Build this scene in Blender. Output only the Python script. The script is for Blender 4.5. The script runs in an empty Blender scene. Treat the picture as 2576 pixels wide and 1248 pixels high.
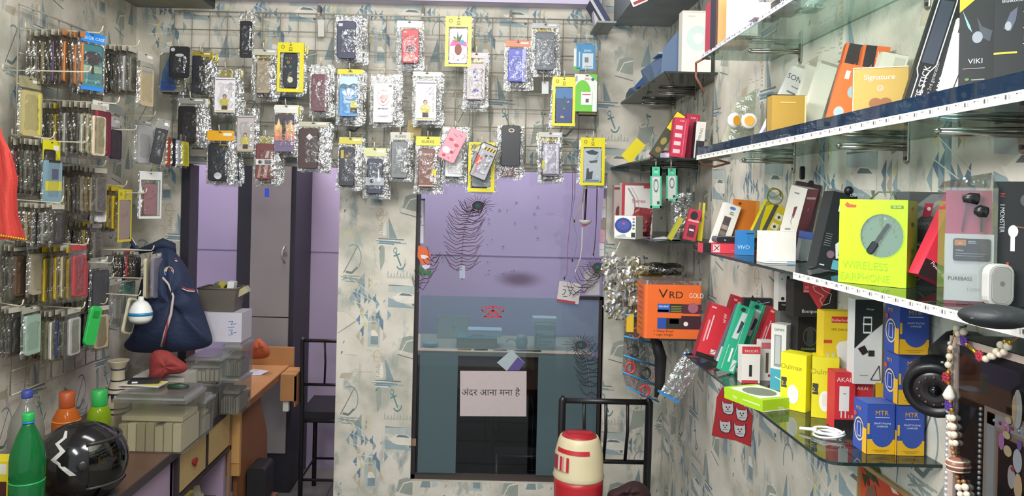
import bpy, math, random
from mathutils import Vector as V, Matrix
from math import sin, cos, pi, radians as R, atan2, hypot
S = bpy.context.scene
COL = S.collection
random.seed(7)
# ---------------- camera ----------------
F = 1900.0; VX, VY = 1215.0, 500.0; EYE = 1.70; ROLL = R(1.3)
cam = bpy.data.cameras.new('camera'); cam_o = bpy.data.objects.new('camera', cam); COL.objects.link(cam_o)
cam.sensor_fit = 'HORIZONTAL'; cam.sensor_width = 36; cam.lens = F / 2576 * 36
cam.shift_x = (1288 - VX) / 2576; cam.shift_y = -(624 - VY) / 2576; cam.clip_start = .05
cam_o.matrix_world = Matrix.Translation((0, 0, EYE)) @ Matrix.Rotation(R(90), 4, 'X') @ Matrix.Rotation(ROLL, 4, 'Z')
S.camera = cam_o
# ---------------- light and exposure ----------------
vs = S.view_settings; vs.view_transform = 'Standard'; vs.look = 'None'; vs.gamma = 1; vs.use_curve_mapping = False
vs.exposure = 0.0
try:
    S.cycles.transparent_max_bounces = 32; S.cycles.max_bounces = 8; S.cycles.use_denoising = True
    S.cycles.sample_clamp_indirect = 6
except Exception: pass
W = bpy.data.worlds.new('daylight'); S.world = W; W.use_nodes = True
W.node_tree.nodes['Background'].inputs[0].default_value = (.80, .90, 1, 1)
W.node_tree.nodes['Background'].inputs[1].default_value = .9
def area(name, loc, aim, sx, sy, power, col=(1, 1, 1)):
    l = bpy.data.lights.new(name, 'AREA'); l.shape = 'RECTANGLE'; l.size = sx; l.size_y = sy; l.energy = power; l.color = col
    o = bpy.data.objects.new(name, l); COL.objects.link(o); o.location = loc
    o.rotation_euler = (V(aim) - V(loc)).to_track_quat('-Z', 'Y').to_euler(); return o
area('ceiling_tube_light', (.15, .75, 2.85), (.45, 1.9, 1.3), .9, .5, 46, (1, .97, .92))
area('ceiling_tube_light', (-.45, 2.0, 2.86), (-.4, 2.6, 1.0), 1.0, .25, 16.5, (.98, 1, .97))
area('side_fill_light', (-.75, .35, 2.25), (.8, 1.55, 1.5), .9, .25, 30, (1, .98, .94))  # unseen lamp added to brighten the right wall and its boxes
area('back_room_fill', (-1.35, 4.0, 2.9), (-1.1, 4.7, 1.6), .6, .3, 26, (.95, .93, 1))  # this lamp and the next are unseen, added to brighten the back room
area('back_room_fill', (.25, 4.15, 2.9), (.2, 4.7, 1.8), .9, .4, 34, (.97, .94, 1))
# ---------------- helpers ----------------
def P(x, y, Y):
    dx, dy = x - VX, y - VY; c, s = cos(ROLL), sin(ROLL)
    u = dx * c + dy * s; v = -dx * s + dy * c
    return V((u * Y / F, Y, EYE - v * Y / F))
def PZ(x, y, z):                      # point seen at (x, y) lying at height z
    p = P(x, y, 1.0); t = (z - EYE) / (p.z - EYE); return V((p.x * t, t, z))
def PX(x, y, X):
    p = P(x, y, 1.0); t = X / p.x; return V((X, t, EYE + (p.z - EYE) * t))
def lin(h):
    o = []
    for i in (0, 2, 4):
        c = int(h[i:i + 2], 16) / 255; o.append(c / 12.92 if c <= .04045 else ((c + .055) / 1.055) ** 2.4)
    return tuple(o)
MT = {}
def N(nt, t, **k):
    n = nt.nodes.new(t)
    for a, b in k.items():
        if a in n.inputs: n.inputs[a].default_value = b
        else: setattr(n, a, b)
    return n
def newmat(key):
    m = bpy.data.materials.new(key); m.use_nodes = True; return m, m.node_tree, m.node_tree.nodes['Principled BSDF']
def K(h, r=.5, metal=0, var=.06, bump=0, sc=40):
    """paint, card or plastic in one colour with a faint procedural mottling"""
    key = f'{h}_{r}_{metal}_{bump}_{sc}'
    if key in MT: return MT[key]
    m, nt, b = newmat('tone_' + key); c = lin(h)
    nz = N(nt, 'ShaderNodeTexNoise'); nz.inputs['Scale'].default_value = sc; nz.inputs['Detail'].default_value = 3
    tc = N(nt, 'ShaderNodeTexCoord'); nt.links.new(tc.outputs['Object'], nz.inputs['Vector'])
    mx = N(nt, 'ShaderNodeMix', data_type='RGBA')
    mx.inputs[6].default_value = (*[x * (1 - var) for x in c], 1); mx.inputs[7].default_value = (*[min(1, x * (1 + var)) for x in c], 1)
    nt.links.new(nz.outputs[0], mx.inputs[0]); nt.links.new(mx.outputs[2], b.inputs['Base Color'])
    b.inputs['Roughness'].default_value = r; b.inputs['Metallic'].default_value = metal
    if bump:
        bp = N(nt, 'ShaderNodeBump'); bp.inputs['Strength'].default_value = bump; bp.inputs['Distance'].default_value = .01
        nt.links.new(nz.outputs[0], bp.inputs['Height']); nt.links.new(bp.outputs[0], b.inputs['Normal'])
    MT[key] = m; return m
def film(h='ffffff', gloss=.2, key='film', rough=.12, tint=.95, crinkle=.6):
    """thin clear plastic: lets light straight through and mirrors a little"""
    k = f'{key}{h}{gloss}{tint}{rough}'
    if k in MT: return MT[k]
    m, nt, b = newmat(k); nt.nodes.remove(b); out = nt.nodes['Material Output']
    c = lin(h)
    tr = N(nt, 'ShaderNodeBsdfTransparent'); tr.inputs[0].default_value = (*[x * tint for x in c], 1)
    gl = N(nt, 'ShaderNodeBsdfGlossy'); gl.inputs['Roughness'].default_value = rough; gl.inputs[0].default_value = (.95, .97, 1, 1)
    df = N(nt, 'ShaderNodeBsdfDiffuse'); df.inputs[0].default_value = (*[min(1, x * .9) for x in c], 1)
    m1 = N(nt, 'ShaderNodeMixShader'); m1.inputs[0].default_value = .14
    nt.links.new(gl.outputs[0], m1.inputs[1]); nt.links.new(df.outputs[0], m1.inputs[2])
    mx = N(nt, 'ShaderNodeMixShader'); mx.inputs[0].default_value = gloss
    nt.links.new(tr.outputs[0], mx.inputs[1]); nt.links.new(m1.outputs[0], mx.inputs[2]); nt.links.new(mx.outputs[0], out.inputs[0])
    if crinkle:
        tc = N(nt, 'ShaderNodeTexCoord'); nz = N(nt, 'ShaderNodeTexNoise'); nz.inputs['Scale'].default_value = 55; nz.inputs['Detail'].default_value = 2
        nt.links.new(tc.outputs['Object'], nz.inputs['Vector'])
        bp = N(nt, 'ShaderNodeBump'); bp.inputs['Strength'].default_value = crinkle; bp.inputs['Distance'].default_value = .012
        nt.links.new(nz.outputs[0], bp.inputs['Height']); nt.links.new(bp.outputs[0], gl.inputs['Normal'])
    MT[k] = m; return m
def glass(h, gloss=.1, tint=.9, rough=.02, hazy=.0):
    k = f'glass{h}{gloss}{tint}{hazy}'
    if k in MT: return MT[k]
    m, nt, b = newmat(k); nt.nodes.remove(b); out = nt.nodes['Material Output']; c = lin(h)
    tr = N(nt, 'ShaderNodeBsdfTransparent'); tr.inputs[0].default_value = (*[x * tint for x in c], 1)
    gl = N(nt, 'ShaderNodeBsdfGlossy'); gl.inputs['Roughness'].default_value = rough
    lw = N(nt, 'ShaderNodeLayerWeight'); pw = N(nt, 'ShaderNodeMath', operation='POWER'); pw.inputs[1].default_value = 4
    nt.links.new(lw.outputs['Facing'], pw.inputs[0])
    mul = N(nt, 'ShaderNodeMath', operation='MULTIPLY_ADD'); mul.inputs[1].default_value = .7; mul.inputs[2].default_value = .02 + gloss * .15
    nt.links.new(pw.outputs[0], mul.inputs[0])
    mx = N(nt, 'ShaderNodeMixShader'); nt.links.new(mul.outputs[0], mx.inputs[0])
    nt.links.new(tr.outputs[0], mx.inputs[1]); nt.links.new(gl.outputs[0], mx.inputs[2]); last = mx
    if hazy:
        df = N(nt, 'ShaderNodeBsdfDiffuse'); df.inputs[0].default_value = (*c, 1)
        m2 = N(nt, 'ShaderNodeMixShader'); m2.inputs[0].default_value = hazy
        nt.links.new(last.outputs[0], m2.inputs[1]); nt.links.new(df.outputs[0], m2.inputs[2]); last = m2
    nt.links.new(last.outputs[0], out.inputs[0]); MT[k] = m; return m
def M_(h): return h if not isinstance(h, str) else K(h)
TXT = {}
def textmesh(s):
    if s in TXT: return TXT[s]
    cu = bpy.data.curves.new('t', 'FONT'); cu.body = s; cu.size = 1; cu.resolution_u = 3
    o = bpy.data.objects.new('t', cu); COL.objects.link(o)
    me = bpy.data.meshes.new_from_object(o, depsgraph=bpy.context.evaluated_depsgraph_get())
    vs_ = [(v.co.x, v.co.y) for v in me.vertices]; fs = [tuple(p.vertices) for p in me.polygons]
    bpy.data.objects.remove(o); bpy.data.curves.remove(cu); bpy.data.meshes.remove(me)
    x1 = max([v[0] for v in vs_] or [1]); x0 = min([v[0] for v in vs_] or [0])
    TXT[s] = ([(a - x0, b) for a, b in vs_], fs, x1 - x0); return TXT[s]
class MB:
    def __init__(s): s.v = []; s.f = []; s.m = []; s.sm = []; s.mats = []
    def mi(s, m):
        m = M_(m)
        if m not in s.mats: s.mats.append(m)
        return s.mats.index(m)
    def add(s, vs, fs, m, smooth=False, T=None):
        b = len(s.v)
        for p in vs: s.v.append(tuple(T @ V(p)) if T is not None else tuple(p))
        i = s.mi(m)
        for f in fs: s.f.append([b + q for q in f]); s.m.append(i); s.sm.append(smooth)
        return s
    def box(s, a, b, m, T=None):
        x0, y0, z0 = a; x1, y1, z1 = b
        if x0 > x1: x0, x1 = x1, x0
        if y0 > y1: y0, y1 = y1, y0
        if z0 > z1: z0, z1 = z1, z0
        return s.add([(x0, y0, z0), (x1, y0, z0), (x1, y1, z0), (x0, y1, z0), (x0, y0, z1), (x1, y0, z1), (x1, y1, z1), (x0, y1, z1)],
              [(3, 2, 1, 0), (4, 5, 6, 7), (0, 1, 5, 4), (1, 2, 6, 5), (2, 3, 7, 6), (3, 0, 4, 7)], m, T=T)
    def poly(s, pts, m, T=None): return s.add(pts, [tuple(range(len(pts)))], m, T=T)
    def prism(s, pts, y0, y1, m, T=None, axis='y', side=None):   # outline in (x, z) extruded in y
        n = len(pts)
        g = (lambda p, y: (p[0], y, p[1])) if axis == 'y' else ((lambda p, y: (y, p[0], p[1])) if axis == 'x' else (lambda p, y: (p[0], p[1], y)))
        s.add([g(p, y0) for p in pts] + [g(p, y1) for p in pts], [tuple(range(n)), tuple(range(2 * n - 1, n - 1, -1))], m, T=T)
        s.add([g(p, y0) for p in pts] + [g(p, y1) for p in pts], [(i, i + n, (i + 1) % n + n, (i + 1) % n) for i in range(n)], side or m, T=T)
        return s
    def rbox(s, x0, z0, x1, z1, y0, y1, r, m, T=None, ch=.0015, seg=4):   # rounded slab facing -y with chamfered rim
        def ring(d, y):
            o = []
            rr = max(r - d, .0005)
            for cx, cz, a0 in ((x1 - d - rr, z1 - d - rr, 0), (x0 + d + rr, z1 - d - rr, 90), (x0 + d + rr, z0 + d + rr, 180), (x1 - d - rr, z0 + d + rr, 270)):
                for k in range(seg + 1):
                    a = R(a0 + 90 * k / seg); o.append((cx + rr * cos(a), y, cz + rr * sin(a)))
            return o
        rs = [ring(ch, y0), ring(0, y0 + ch), ring(0, y1 - ch), ring(ch, y1)]; n = len(rs[0])
        vs = [p for q in rs for p in q]
        fs = [tuple(range(n - 1, -1, -1)), tuple(range(3 * n, 4 * n))]
        for k in range(3):
            for i in range(n): j = (i + 1) % n; fs.append((k * n + i, k * n + j, (k + 1) * n + j, (k + 1) * n + i))
        return s.add(vs, fs, m, T=T)
    def tube(s, path, r, m, n=6, T=None, closed=False, caps=True):
        path = [V(p) for p in path]; L = len(path); vs = []; up = None
        for i, p in enumerate(path):
            if closed: d = path[(i + 1) % L] - path[i - 1]
            else: d = (path[min(i + 1, L - 1)] - path[max(i - 1, 0)])
            d.normalize()
            if up is None: up = V((0, 0, 1)) if abs(d.z) < .9 else V((1, 0, 0))
            a = d.cross(up)
            if a.length < 1e-5: a = d.cross(V((1, 0, 0)))
            a.normalize(); b = a.cross(d).normalized(); up = b
            rr = r[i] if isinstance(r, (list, tuple)) else r
            for k in range(n):
                t = 2 * pi * k / n; vs.append(p + a * (rr * cos(t)) + b * (rr * sin(t)))
        fs = []
        for i in range(L if closed else L - 1):
            j = (i + 1) % L
            for k in range(n): q = (k + 1) % n; fs.append((i * n + k, i * n + q, j * n + q, j * n + k))
        if not closed and caps: fs += [tuple(range(n - 1, -1, -1)), tuple(range((L - 1) * n, L * n))]
        return s.add(vs, fs, m, True, T)
    def lathe(s, prof, m, n=24, c=(0, 0, 0), T=None, smooth=True, ell=1):   # prof [(r, z)]
        vs = []; fs = []
        for r, z in prof:
            for k in range(n): t = 2 * pi * k / n; vs.append((c[0] + r * cos(t), c[1] + r * ell * sin(t), c[2] + z))
        L = len(prof)
        for i in range(L - 1):
            for k in range(n): q = (k + 1) % n; fs.append((i * n + k, i * n + q, (i + 1) * n + q, (i + 1) * n + k))
        if prof[0][0] > 1e-4: fs.append(tuple(range(n - 1, -1, -1)))
        if prof[-1][0] > 1e-4: fs.append(tuple(range((L - 1) * n, L * n)))
        return s.add(vs, fs, m, smooth, T)
    def disc(s, cx, cz, r, y, m, rz=None, n=20, T=None, a0=0, a1=360):
        rz = rz or r; full = a1 - a0 >= 360
        k = n if full else n + 1
        pts = [(cx + r * cos(R(a0 + (a1 - a0) * i / n)), y, cz + rz * sin(R(a0 + (a1 - a0) * i / n))) for i in range(k)]
        return s.poly(pts, m, T)
    def ring(s, cx, cz, r, w, y, m, n=20, a0=0, a1=360, T=None, rz=None):
        q = (rz or r) / r
        vs = []
        for i in range(n + 1):
            a = R(a0 + (a1 - a0) * i / n)
            vs += [(cx + r * cos(a), y, cz + q * r * sin(a)), (cx + (r - w) * cos(a), y, cz + q * (r - w) * sin(a))]
        return s.add(vs, [(2 * i, 2 * i + 1, 2 * i + 3, 2 * i + 2) for i in range(n)], m, T=T)
    def stroke(s, pts, w, y, m, T=None):      # flat pen stroke in the xz plane
        for (a, b), (c, d) in zip(pts, pts[1:]):
            L = hypot(c - a, d - b) or 1; nx, nz = -(d - b) / L * w / 2, (c - a) / L * w / 2
            s.poly([(a + nx, y, b + nz), (a - nx, y, b - nz), (c - nx, y, d - nz), (c + nx, y, d + nz)], m, T)
        return s
    def text(s, t, x, z, size, y, m, T=None, rot=0, al='l', sq=1):
        v, f, wd = textmesh(t); ox = 0 if al == 'l' else (-wd / 2 if al == 'c' else -wd); c, q = cos(R(rot)), sin(R(rot))
        return s.add([(x + ((a + ox) * sq * c - b * q) * size, y, z + ((a + ox) * sq * q + b * c) * size) for a, b in v], f, m, T=T)
    def sphere(s, c, r, m, n=12, k=8, sc=(1, 1, 1), T=None):
        vs = []; fs = []
        for i in range(k + 1):
            t = pi * i / k
            for j in range(n): a = 2 * pi * j / n; vs.append((c[0] + r * sc[0] * sin(t) * cos(a), c[1] + r * sc[1] * sin(t) * sin(a), c[2] + r * sc[2] * cos(t)))
        for i in range(k):
            for j in range(n): q = (j + 1) % n; fs.append((i * n + j, (i + 1) * n + j, (i + 1) * n + q, i * n + q))
        return s.add(vs, fs, m, True, T)
def tag(o, label=None, cat=None, group=None, kind=None):
    if label: o['label'] = label
    if cat: o['category'] = cat
    if group: o['group'] = group
    if kind: o['kind'] = kind
    return o
def link(mb, name, parent=None, M=None):
    me = bpy.data.meshes.new(name); me.from_pydata(mb.v, [], mb.f)
    for m in mb.mats: me.materials.append(m)
    me.polygons.foreach_set('material_index', mb.m); me.polygons.foreach_set('use_smooth', mb.sm); me.update()
    o = bpy.data.objects.new(name, me); COL.objects.link(o)
    if parent: o.parent = parent
    if M is not None: o.matrix_world = M
    return o
def empty(name, M, label=None, cat=None, group=None):
    o = bpy.data.objects.new(name, None); o.empty_display_size = .05; COL.objects.link(o); o.matrix_world = M
    return tag(o, label, cat, group)
def struct(mb, name): return tag(link(mb, name), kind='structure')
def thing(mb, name, label, cat, M=None, group=None): return tag(link(mb, name, None, M if M is not None else Matrix.Identity(4)), label, cat, group)
def frame(o, x, z):
    x = V(x).normalized(); y = V(z).cross(x).normalized(); z = x.cross(y)
    return Matrix(((x.x, y.x, z.x, o[0]), (x.y, y.y, z.y, o[1]), (x.z, y.z, z.z, o[2]), (0, 0, 0, 1)))
def fr(bl, br, tl, Y, dr=0, dt=0):
    a = P(*bl, Y) if len(bl) == 2 else V(bl); b = P(*br, a.y + dr); c = P(*tl, a.y + dt)
    x = b - a; z = c - a; w = x.length; zz = z - x.normalized() * z.dot(x.normalized())
    return frame(a, x, z), w, zz.length
def at(p, yaw=0): return Matrix.Translation(p) @ Matrix.Rotation(R(yaw), 4, 'Z')
def deco(mb, D, w, h, d):
    FR = {'F': (Matrix.Identity(4), w, h), 'L': (Matrix.Translation((0, d, 0)) @ Matrix.Rotation(R(-90), 4, 'Z'), d, h),
          'R': (Matrix.Translation((w, 0, 0)) @ Matrix.Rotation(R(90), 4, 'Z'), d, h),
          'T': (Matrix.Translation((0, 0, h)) @ Matrix.Rotation(R(-90), 4, 'X'), w, d),
          'B': (Matrix.Translation((0, d, 0)) @ Matrix.Rotation(R(90), 4, 'X'), w, d)}
    for i, q in enumerate(D):
        T, a, b = FR[q[0]]; y = -.0004 - .00006 * i; k = q[1]; z = q[2:]
        if k == 'r': mb.poly([(z[0] * a, y, z[1] * b), (z[2] * a, y, z[1] * b), (z[2] * a, y, z[3] * b), (z[0] * a, y, z[3] * b)], z[4], T)
        elif k == 't': mb.text(z[3], z[0] * a, z[1] * b, z[2] * b, y, z[4], T, z[5] if len(z) > 5 else 0, z[6] if len(z) > 6 else 'c')
        elif k == 'c': mb.disc(z[0] * a, z[1] * b, z[2] * a, y, z[3], rz=(z[4] * b if len(z) > 4 else None), T=T)
        elif k == 'o': mb.ring(z[0] * a, z[1] * b, z[2] * a, z[3] * a, y, z[4], T=T, rz=(z[5] * b if len(z) > 5 else None))
        elif k == 'p': mb.poly([(u * a, y, v * b) for u, v in z[0]], z[1], T)
        elif k == 's': mb.stroke([(u * a, v * b) for u, v in z[0]], z[1] * a, y, z[2], T)
def carton(name, label, cat, f, d, col, D=(), left=None, right=None, top=None, group=None, name2=None):
    M, w, h = f; mb = MB(); b = M_(col)
    mb.box((0, 0, 0), (w, d, h), b)
    pre = []
    if left: pre.append(('L', 'r', 0, 0, 1, 1, left))
    if right: pre.append(('R', 'r', 0, 0, 1, 1, right))
    if top: pre.append(('T', 'r', 0, 0, 1, 1, top))
    deco(mb, pre + list(D), w, h, d)
    return thing(mb, name, label, cat, M, group)
# ---------------- wallpaper ----------------
def wallpaper_base():
    m, nt, b = newmat('wallpaper'); L = nt.links
    g = N(nt, 'ShaderNodeNewGeometry')
    n1 = N(nt, 'ShaderNodeTexNoise'); n1.inputs['Scale'].default_value = 5.5; n1.inputs['Detail'].default_value = 5
    L.new(g.outputs['Position'], n1.inputs['Vector'])
    r1 = N(nt, 'ShaderNodeValToRGB'); e = r1.color_ramp.elements
    e[0].position = .36; e[0].color = (*lin('b3b2a4'), 1); e[1].position = .62; e[1].color = (*lin('dcd7ca'), 1)
    x = e.new(.47); x.color = (*lin('cdc8ba'), 1)
    L.new(n1.outputs[0], r1.inputs[0])
    n2 = N(nt, 'ShaderNodeTexNoise'); n2.inputs['Scale'].default_value = 9; n2.inputs['Detail'].default_value = 6; n2.inputs['Roughness'].default_value = .6
    mp = N(nt, 'ShaderNodeMapping'); mp.inputs['Scale'].default_value = (1.6, 1.6, .8); L.new(g.outputs['Position'], mp.inputs[0]); L.new(mp.outputs[0], n2.inputs['Vector'])
    r2 = N(nt, 'ShaderNodeValToRGB'); r2.color_ramp.elements[0].position = .56; r2.color_ramp.elements[1].position = .70
    L.new(n2.outputs[0], r2.inputs[0])
    mx = N(nt, 'ShaderNodeMix', data_type='RGBA'); L.new(r2.outputs[0], mx.inputs[0]); L.new(r1.outputs[0], mx.inputs[6]); mx.inputs[7].default_value = (*lin('99a29e'), 1)
    L.new(mx.outputs[2], b.inputs['Base Color']); b.inputs['Roughness'].default_value = .6
    n3 = N(nt, 'ShaderNodeTexNoise'); n3.inputs['Scale'].default_value = 160; L.new(g.outputs['Position'], n3.inputs['Vector'])
    bp = N(nt, 'ShaderNodeBump'); bp.inputs['Strength'].default_value = .25; bp.inputs['Distance'].default_value = .004
    L.new(n3.outputs[0], bp.inputs['Height']); L.new(bp.outputs[0], b.inputs['Normal']); return m
WP = wallpaper_base()
def clip(poly, x0, z0, x1, z1):
    for ax, lim, sg in ((0, x0, 1), (0, x1, -1), (1, z0, 1), (1, z1, -1)):
        out = []
        for i in range(len(poly)):
            a, b = poly[i - 1], poly[i]; ia = (a[ax] - lim) * sg >= 0; ib = (b[ax] - lim) * sg >= 0
            if ia != ib:
                t = (lim - a[ax]) / (b[ax] - a[ax]); out.append((a[0] + t * (b[0] - a[0]), a[1] + t * (b[1] - a[1])))
            if ib: out.append(b)
        poly = out
        if len(poly) < 3: return []
    return poly
def motif():
    """one repeat of the nautical wallpaper, 1 x 1, as flat polygons (colour, points)"""
    rd = random.Random(3); A = []
    B1, B2, B3, YL, TN, GR, DK, WH, TE, PL = '6b8596', '93a6ab', '85969a', 'ccc79c', 'b9b19d', '99a096', '707b7a', 'dedacf', '64898b', 'b2bbb8'
    # triangle patches
    def tri(c, r, up, col):
        x = .20 + c * .052; z = .62 - r * .045
        if up: A.append((col, [(x - .05, z), (x, z + .045), (x, z - .045)]))
        else: A.append((col, [(x, z + .045), (x + .05, z), (x, z - .045)]))
    pat = [(0, 0, 1, YL), (1, 0, 1, B3), (1, 0, 0, B3), (2, -1, 1, GR), (2, 1, 1, B1), (3, 0, 0, GR), (4, 0, 1, YL), (0, 2, 1, B1), (1, 2, 1, B1), (1, 1, 0, B2), (2, 3, 0, B1),
           (2, 2, 1, B2), (0, 3, 0, B2), (-1, 3, 1, B2), (1, 4, 1, B3), (3, 3, 0, B3), (1, 5, 0, TN), (2, 6, 1, YL), (1, 7, 1, B1), (2, 8, 0, YL), (5, 3, 1, B1), (5, 4, 0, B2), (6, 6, 1, B1),
           (6, 7, 0, B1), (7, 8, 1, B1), (6, 9, 1, TN), (7, 10, 0, 'c3b6a4'), (8, 6, 0, B2), (2, 9, 1, B1), (3, 6, 1, B2), (3, 8, 0, PL), (5, 8, 0, PL), (5, 6, 1, PL), (1, 10, 1, TN), (2, 11, 1, TN)]
    for q in pat: tri(*q)
    for k in range(5): A.append((WH, [(.15, .64 - k * .09), (.15, .645 - k * .09), (.47, .50 - k * .05), (.47, .495 - k * .05)]))
    # anchor
    def st(pts, w, col):
        for (a, b), (c, d) in zip(pts, pts[1:]):
            L = hypot(c - a, d - b) or 1; nx, nz = -(d - b) / L * w / 2, (c - a) / L * w / 2
            A.append((col, [(a + nx, b + nz), (a - nx, b - nz), (c - nx, d - nz), (c + nx, d + nz)]))
    def arc(cx, cz, r, a0, a1, n=10, rz=None): return [(cx + r * cos(R(a0 + (a1 - a0) * i / n)), cz + (rz or r) * sin(R(a0 + (a1 - a0) * i / n))) for i in range(n + 1)]
    st(arc(.70, .90, .022, 0, 360), .010, TE); st([(.71, .88), (.78, .77)], .018, TE); st([(.68, .85), (.76, .87)], .014, TE); st(arc(.775, .80, .06, 215, 350), .014, TE)
    # script line
    x = .60
    for k in range(9): st([(x, .66), (x + .012, .705 + .02 * (k % 3 == 0)), (x + .018, .665), (x + .036, .68)], .005, GR); x += .042
    # rope ring and splash
    st(arc(.14, .83, .11, -60, 120, 14), .012, B3); st([(.02, .70), (.10, .80), (.20, .93)], .010, DK); st([(.05, .71), (.13, .70), (.2, .75)], .02, DK)
    for k in range(9): st([(rd.uniform(-.02, .12), rd.uniform(.63, .68)), (rd.uniform(.14, .30), rd.uniform(.61, .68))], .008, rd.choice((DK, GR, B3)))
    # car panel
    A.append((PL, [(.62, .55), (1.0, .53), (1.0, .60), (.62, .60)])); A.append((B2, [(.62, .42), (.62, .50), (.99, .415), (.99, .41)]))
    A.append((WH, [(.66, .52), (.70, .51), (.78, .545), (.90, .54), (1.0, .51), (1.0, .45), (.80, .455), (.72, .47)])); A.append((DK, [(.76, .52), (.80, .54), (.90, .535), (.95, .515)]))
    for c in ((.79, .465), (.96, .45)): A.append((DK, arc(*c, .022, 0, 360, 10)[:-1]))
    st([(.62, .605), (1.0, .595)], .008, DK)
    # lighthouse
    A.append((PL, [(.36, .08), (.36, .32), (.44, .37), (.52, .32), (.52, .08)]))
    for i, (z0, z1, c) in enumerate(((.10, .17, B3), (.17, .22, WH), (.22, .27, 'bfb197'), (.27, .32, GR), (.32, .335, DK), (.335, .365, B3))):
        w0, w1 = .05 - i * .003, .048 - i * .003; A.append((c, [(.45 - w0, z0), (.45 + w0, z0), (.45 + w1, z1), (.45 - w1, z1)]))
    # leaf, scrawl
    A.append((GR, [(.78, .06), (.82, .16), (.92, .18), (1.0, .17), (1.0, .03), (.9, .04)])); st([(.8, .03), (.88, .13), (1., .15)], .01, WH); st([(.76, .02), (1.0, -.02)], .008, DK)
    # sail boats
    A.append((WH, [(.47, -.18), (.58, -.18), (.565, -.05)])); A.append((B3, [(.60, -.02), (.63, -.06), (.72, -.20), (.62, -.20)])); A.append((PL, [(.58, -.19), (.60, -.02), (.60, -.19)]))
    for k in range(7): st([(rd.uniform(.38, .5), -.205 - k * .008), (rd.uniform(.6, .85), -.21 - k * .008)], .010, rd.choice((B1, B2, WH, DK)))
    for k in range(6): st([(.48 + .02 * (k % 2), -.17 + k * .02), (.53, -.172 + k * .02)], .012, TN)
    st(arc(.49, .0, .05, 0, 360, 14), .006, 'c9b183'); st([(.43, -.005), (.58, -.01)], .005, 'c9b183')
    A.append((TN, [(.0, -.19), (.14, -.20), (.18, -.14), (.02, -.15)])); A.append((GR, [(.5, .97), (.56, .92), (.56, .8), (.51, .72), (.49, .85)]))
    for k in range(7): a = (rd.uniform(.05, .4), rd.uniform(-.14, .05)); st([a, (a[0] + .08, a[1] - .006)], .005, TN)
    for k in range(5): A.append((rd.choice((GR, DK, B2)), [(a := rd.uniform(.0, .95), b := rd.uniform(-.1, .9)), (a + .02, b + .01), (a + .03, b + .03), (a + .006, b + .026)]))
    # second drop of the repeat: sail, seam, blotches
    A.append((GR, [(1.06, .62), (1.1, .78), (1.3, .80), (1.24, .66)])); st(arc(1.22, .36, .09, 20, 200), .01, B3); A.append((B3, [(1.1, .1), (1.2, .3), (1.24, .1)])); A.append((PL, [(1.26, .1), (1.25, .28), (1.34, .12)]))
    for k in range(6): tri2 = (1.05 + .06 * (k % 3), .52 - .05 * (k // 3)); A.append(((B1, B2, YL, B3, TN, B2)[k], [(tri2[0], tri2[1]), (tri2[0] + .05, tri2[1] + .045), (tri2[0] + .05, tri2[1] - .045)]))
    for k in range(8): a = (rd.uniform(1.02, 1.3), rd.uniform(-.18, .95)); st([a, (a[0] + rd.uniform(.03, .09), a[1] + rd.uniform(-.02, .02))], rd.uniform(.005, .02), rd.choice((GR, DK, B3, TN)))
    for k in range(5): a = (rd.uniform(1.0, 1.35), rd.uniform(.7, .95)); st([a, (a[0] + .02, a[1] - .04), (a[0] + .01, a[1] - .09)], .009, TE)
    return A
MOT = motif(); PER = .53
def paper(mb, x0, z0, x1, z1, T, ox=0, oz=0, sc=1.0, rot=False, base=True, th=.0):
    """cover a rectangle (local xz) with base paper and the repeated motif, facing local -y"""
    if base: mb.poly([(x0, -.0002, z0), (x1, -.0002, z0), (x1, -.0002, z1), (x0, -.0002, z1)], WP, T)
    p, pz = .50 * sc, .672 * sc
    for i in range(int((x0 - ox) // p) - 1, int((x1 - ox) // p) + 2):
        for j in range(int((z0 - oz) // pz) - 1, int((z1 - oz) // pz) + 2):
            for k, (c, pts) in enumerate(MOT):
                q = [(ox + i * p + u * .357 * sc, oz + j * pz + v * .56 * sc) for u, v in pts]
                q = clip(q, x0, z0, x1, z1)
                if q: mb.poly([(a, -.0004 - .00001 * (k % 40), b) for a, b in q], WPM[c], T)
WPM = {}
for c, _ in MOT:
    if c not in WPM: WPM[c] = K(c, .6, sc=25, var=.22)
WT = K('c9c4b4', .7)
XL, XR, XN, YB, YC = -1.66, .830, .870, 3.58, 2.74
I4 = Matrix.Identity(4)
TB = Matrix.Translation((0, YB, 0))
def wall_piece(mb, x0, x1, z0, z1):
    mb.box((x0, YB, z0), (x1, YB + .09, z1), WT); paper(mb, x0, z0, x1, z1, TB, -.66, .27)
b = MB()
wall_piece(b, XL, -1.41, 0, 1.835); wall_piece(b, -.678, -.315, 0, 1.835); wall_piece(b, .587, XN, 0, 1.835)
wall_piece(b, -.315, .587, 0, .355); wall_piece(b, XL, XN, 1.835, 2.95)
struct(b, 'wall_back')
b = MB(); TLW = Matrix.Translation((XL, 0, 0)) @ Matrix.Rotation(R(90), 4, 'Z')
b.box((XL - .1, .9, 0), (XL, YB, 2.95), WT); paper(b, .9, 0, YB, 2.95, TLW, .1, .4); struct(b, 'wall_left')
b = MB(); TRW = Matrix.Translation((XR, 0, 0)) @ Matrix.Rotation(R(-90), 4, 'Z')
b.box((XR, -.4, 0), (XR + .15, YC, 2.95), WT); paper(b, -YC, 0, .4, 2.95, TRW, .05, .14)
TRC = Matrix.Translation((0, YC, 0)) @ Matrix.Rotation(R(180), 4, 'Z')
TRN = Matrix.Translation((XN, 0, 0)) @ Matrix.Rotation(R(-90), 4, 'Z')
b.box((XN, YC, 0), (XN + .11, YB + .09, 2.95), WT); paper(b, -YB, 0, -YC, 2.95, TRN, .22, .31)
struct(b, 'wall_right')
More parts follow.
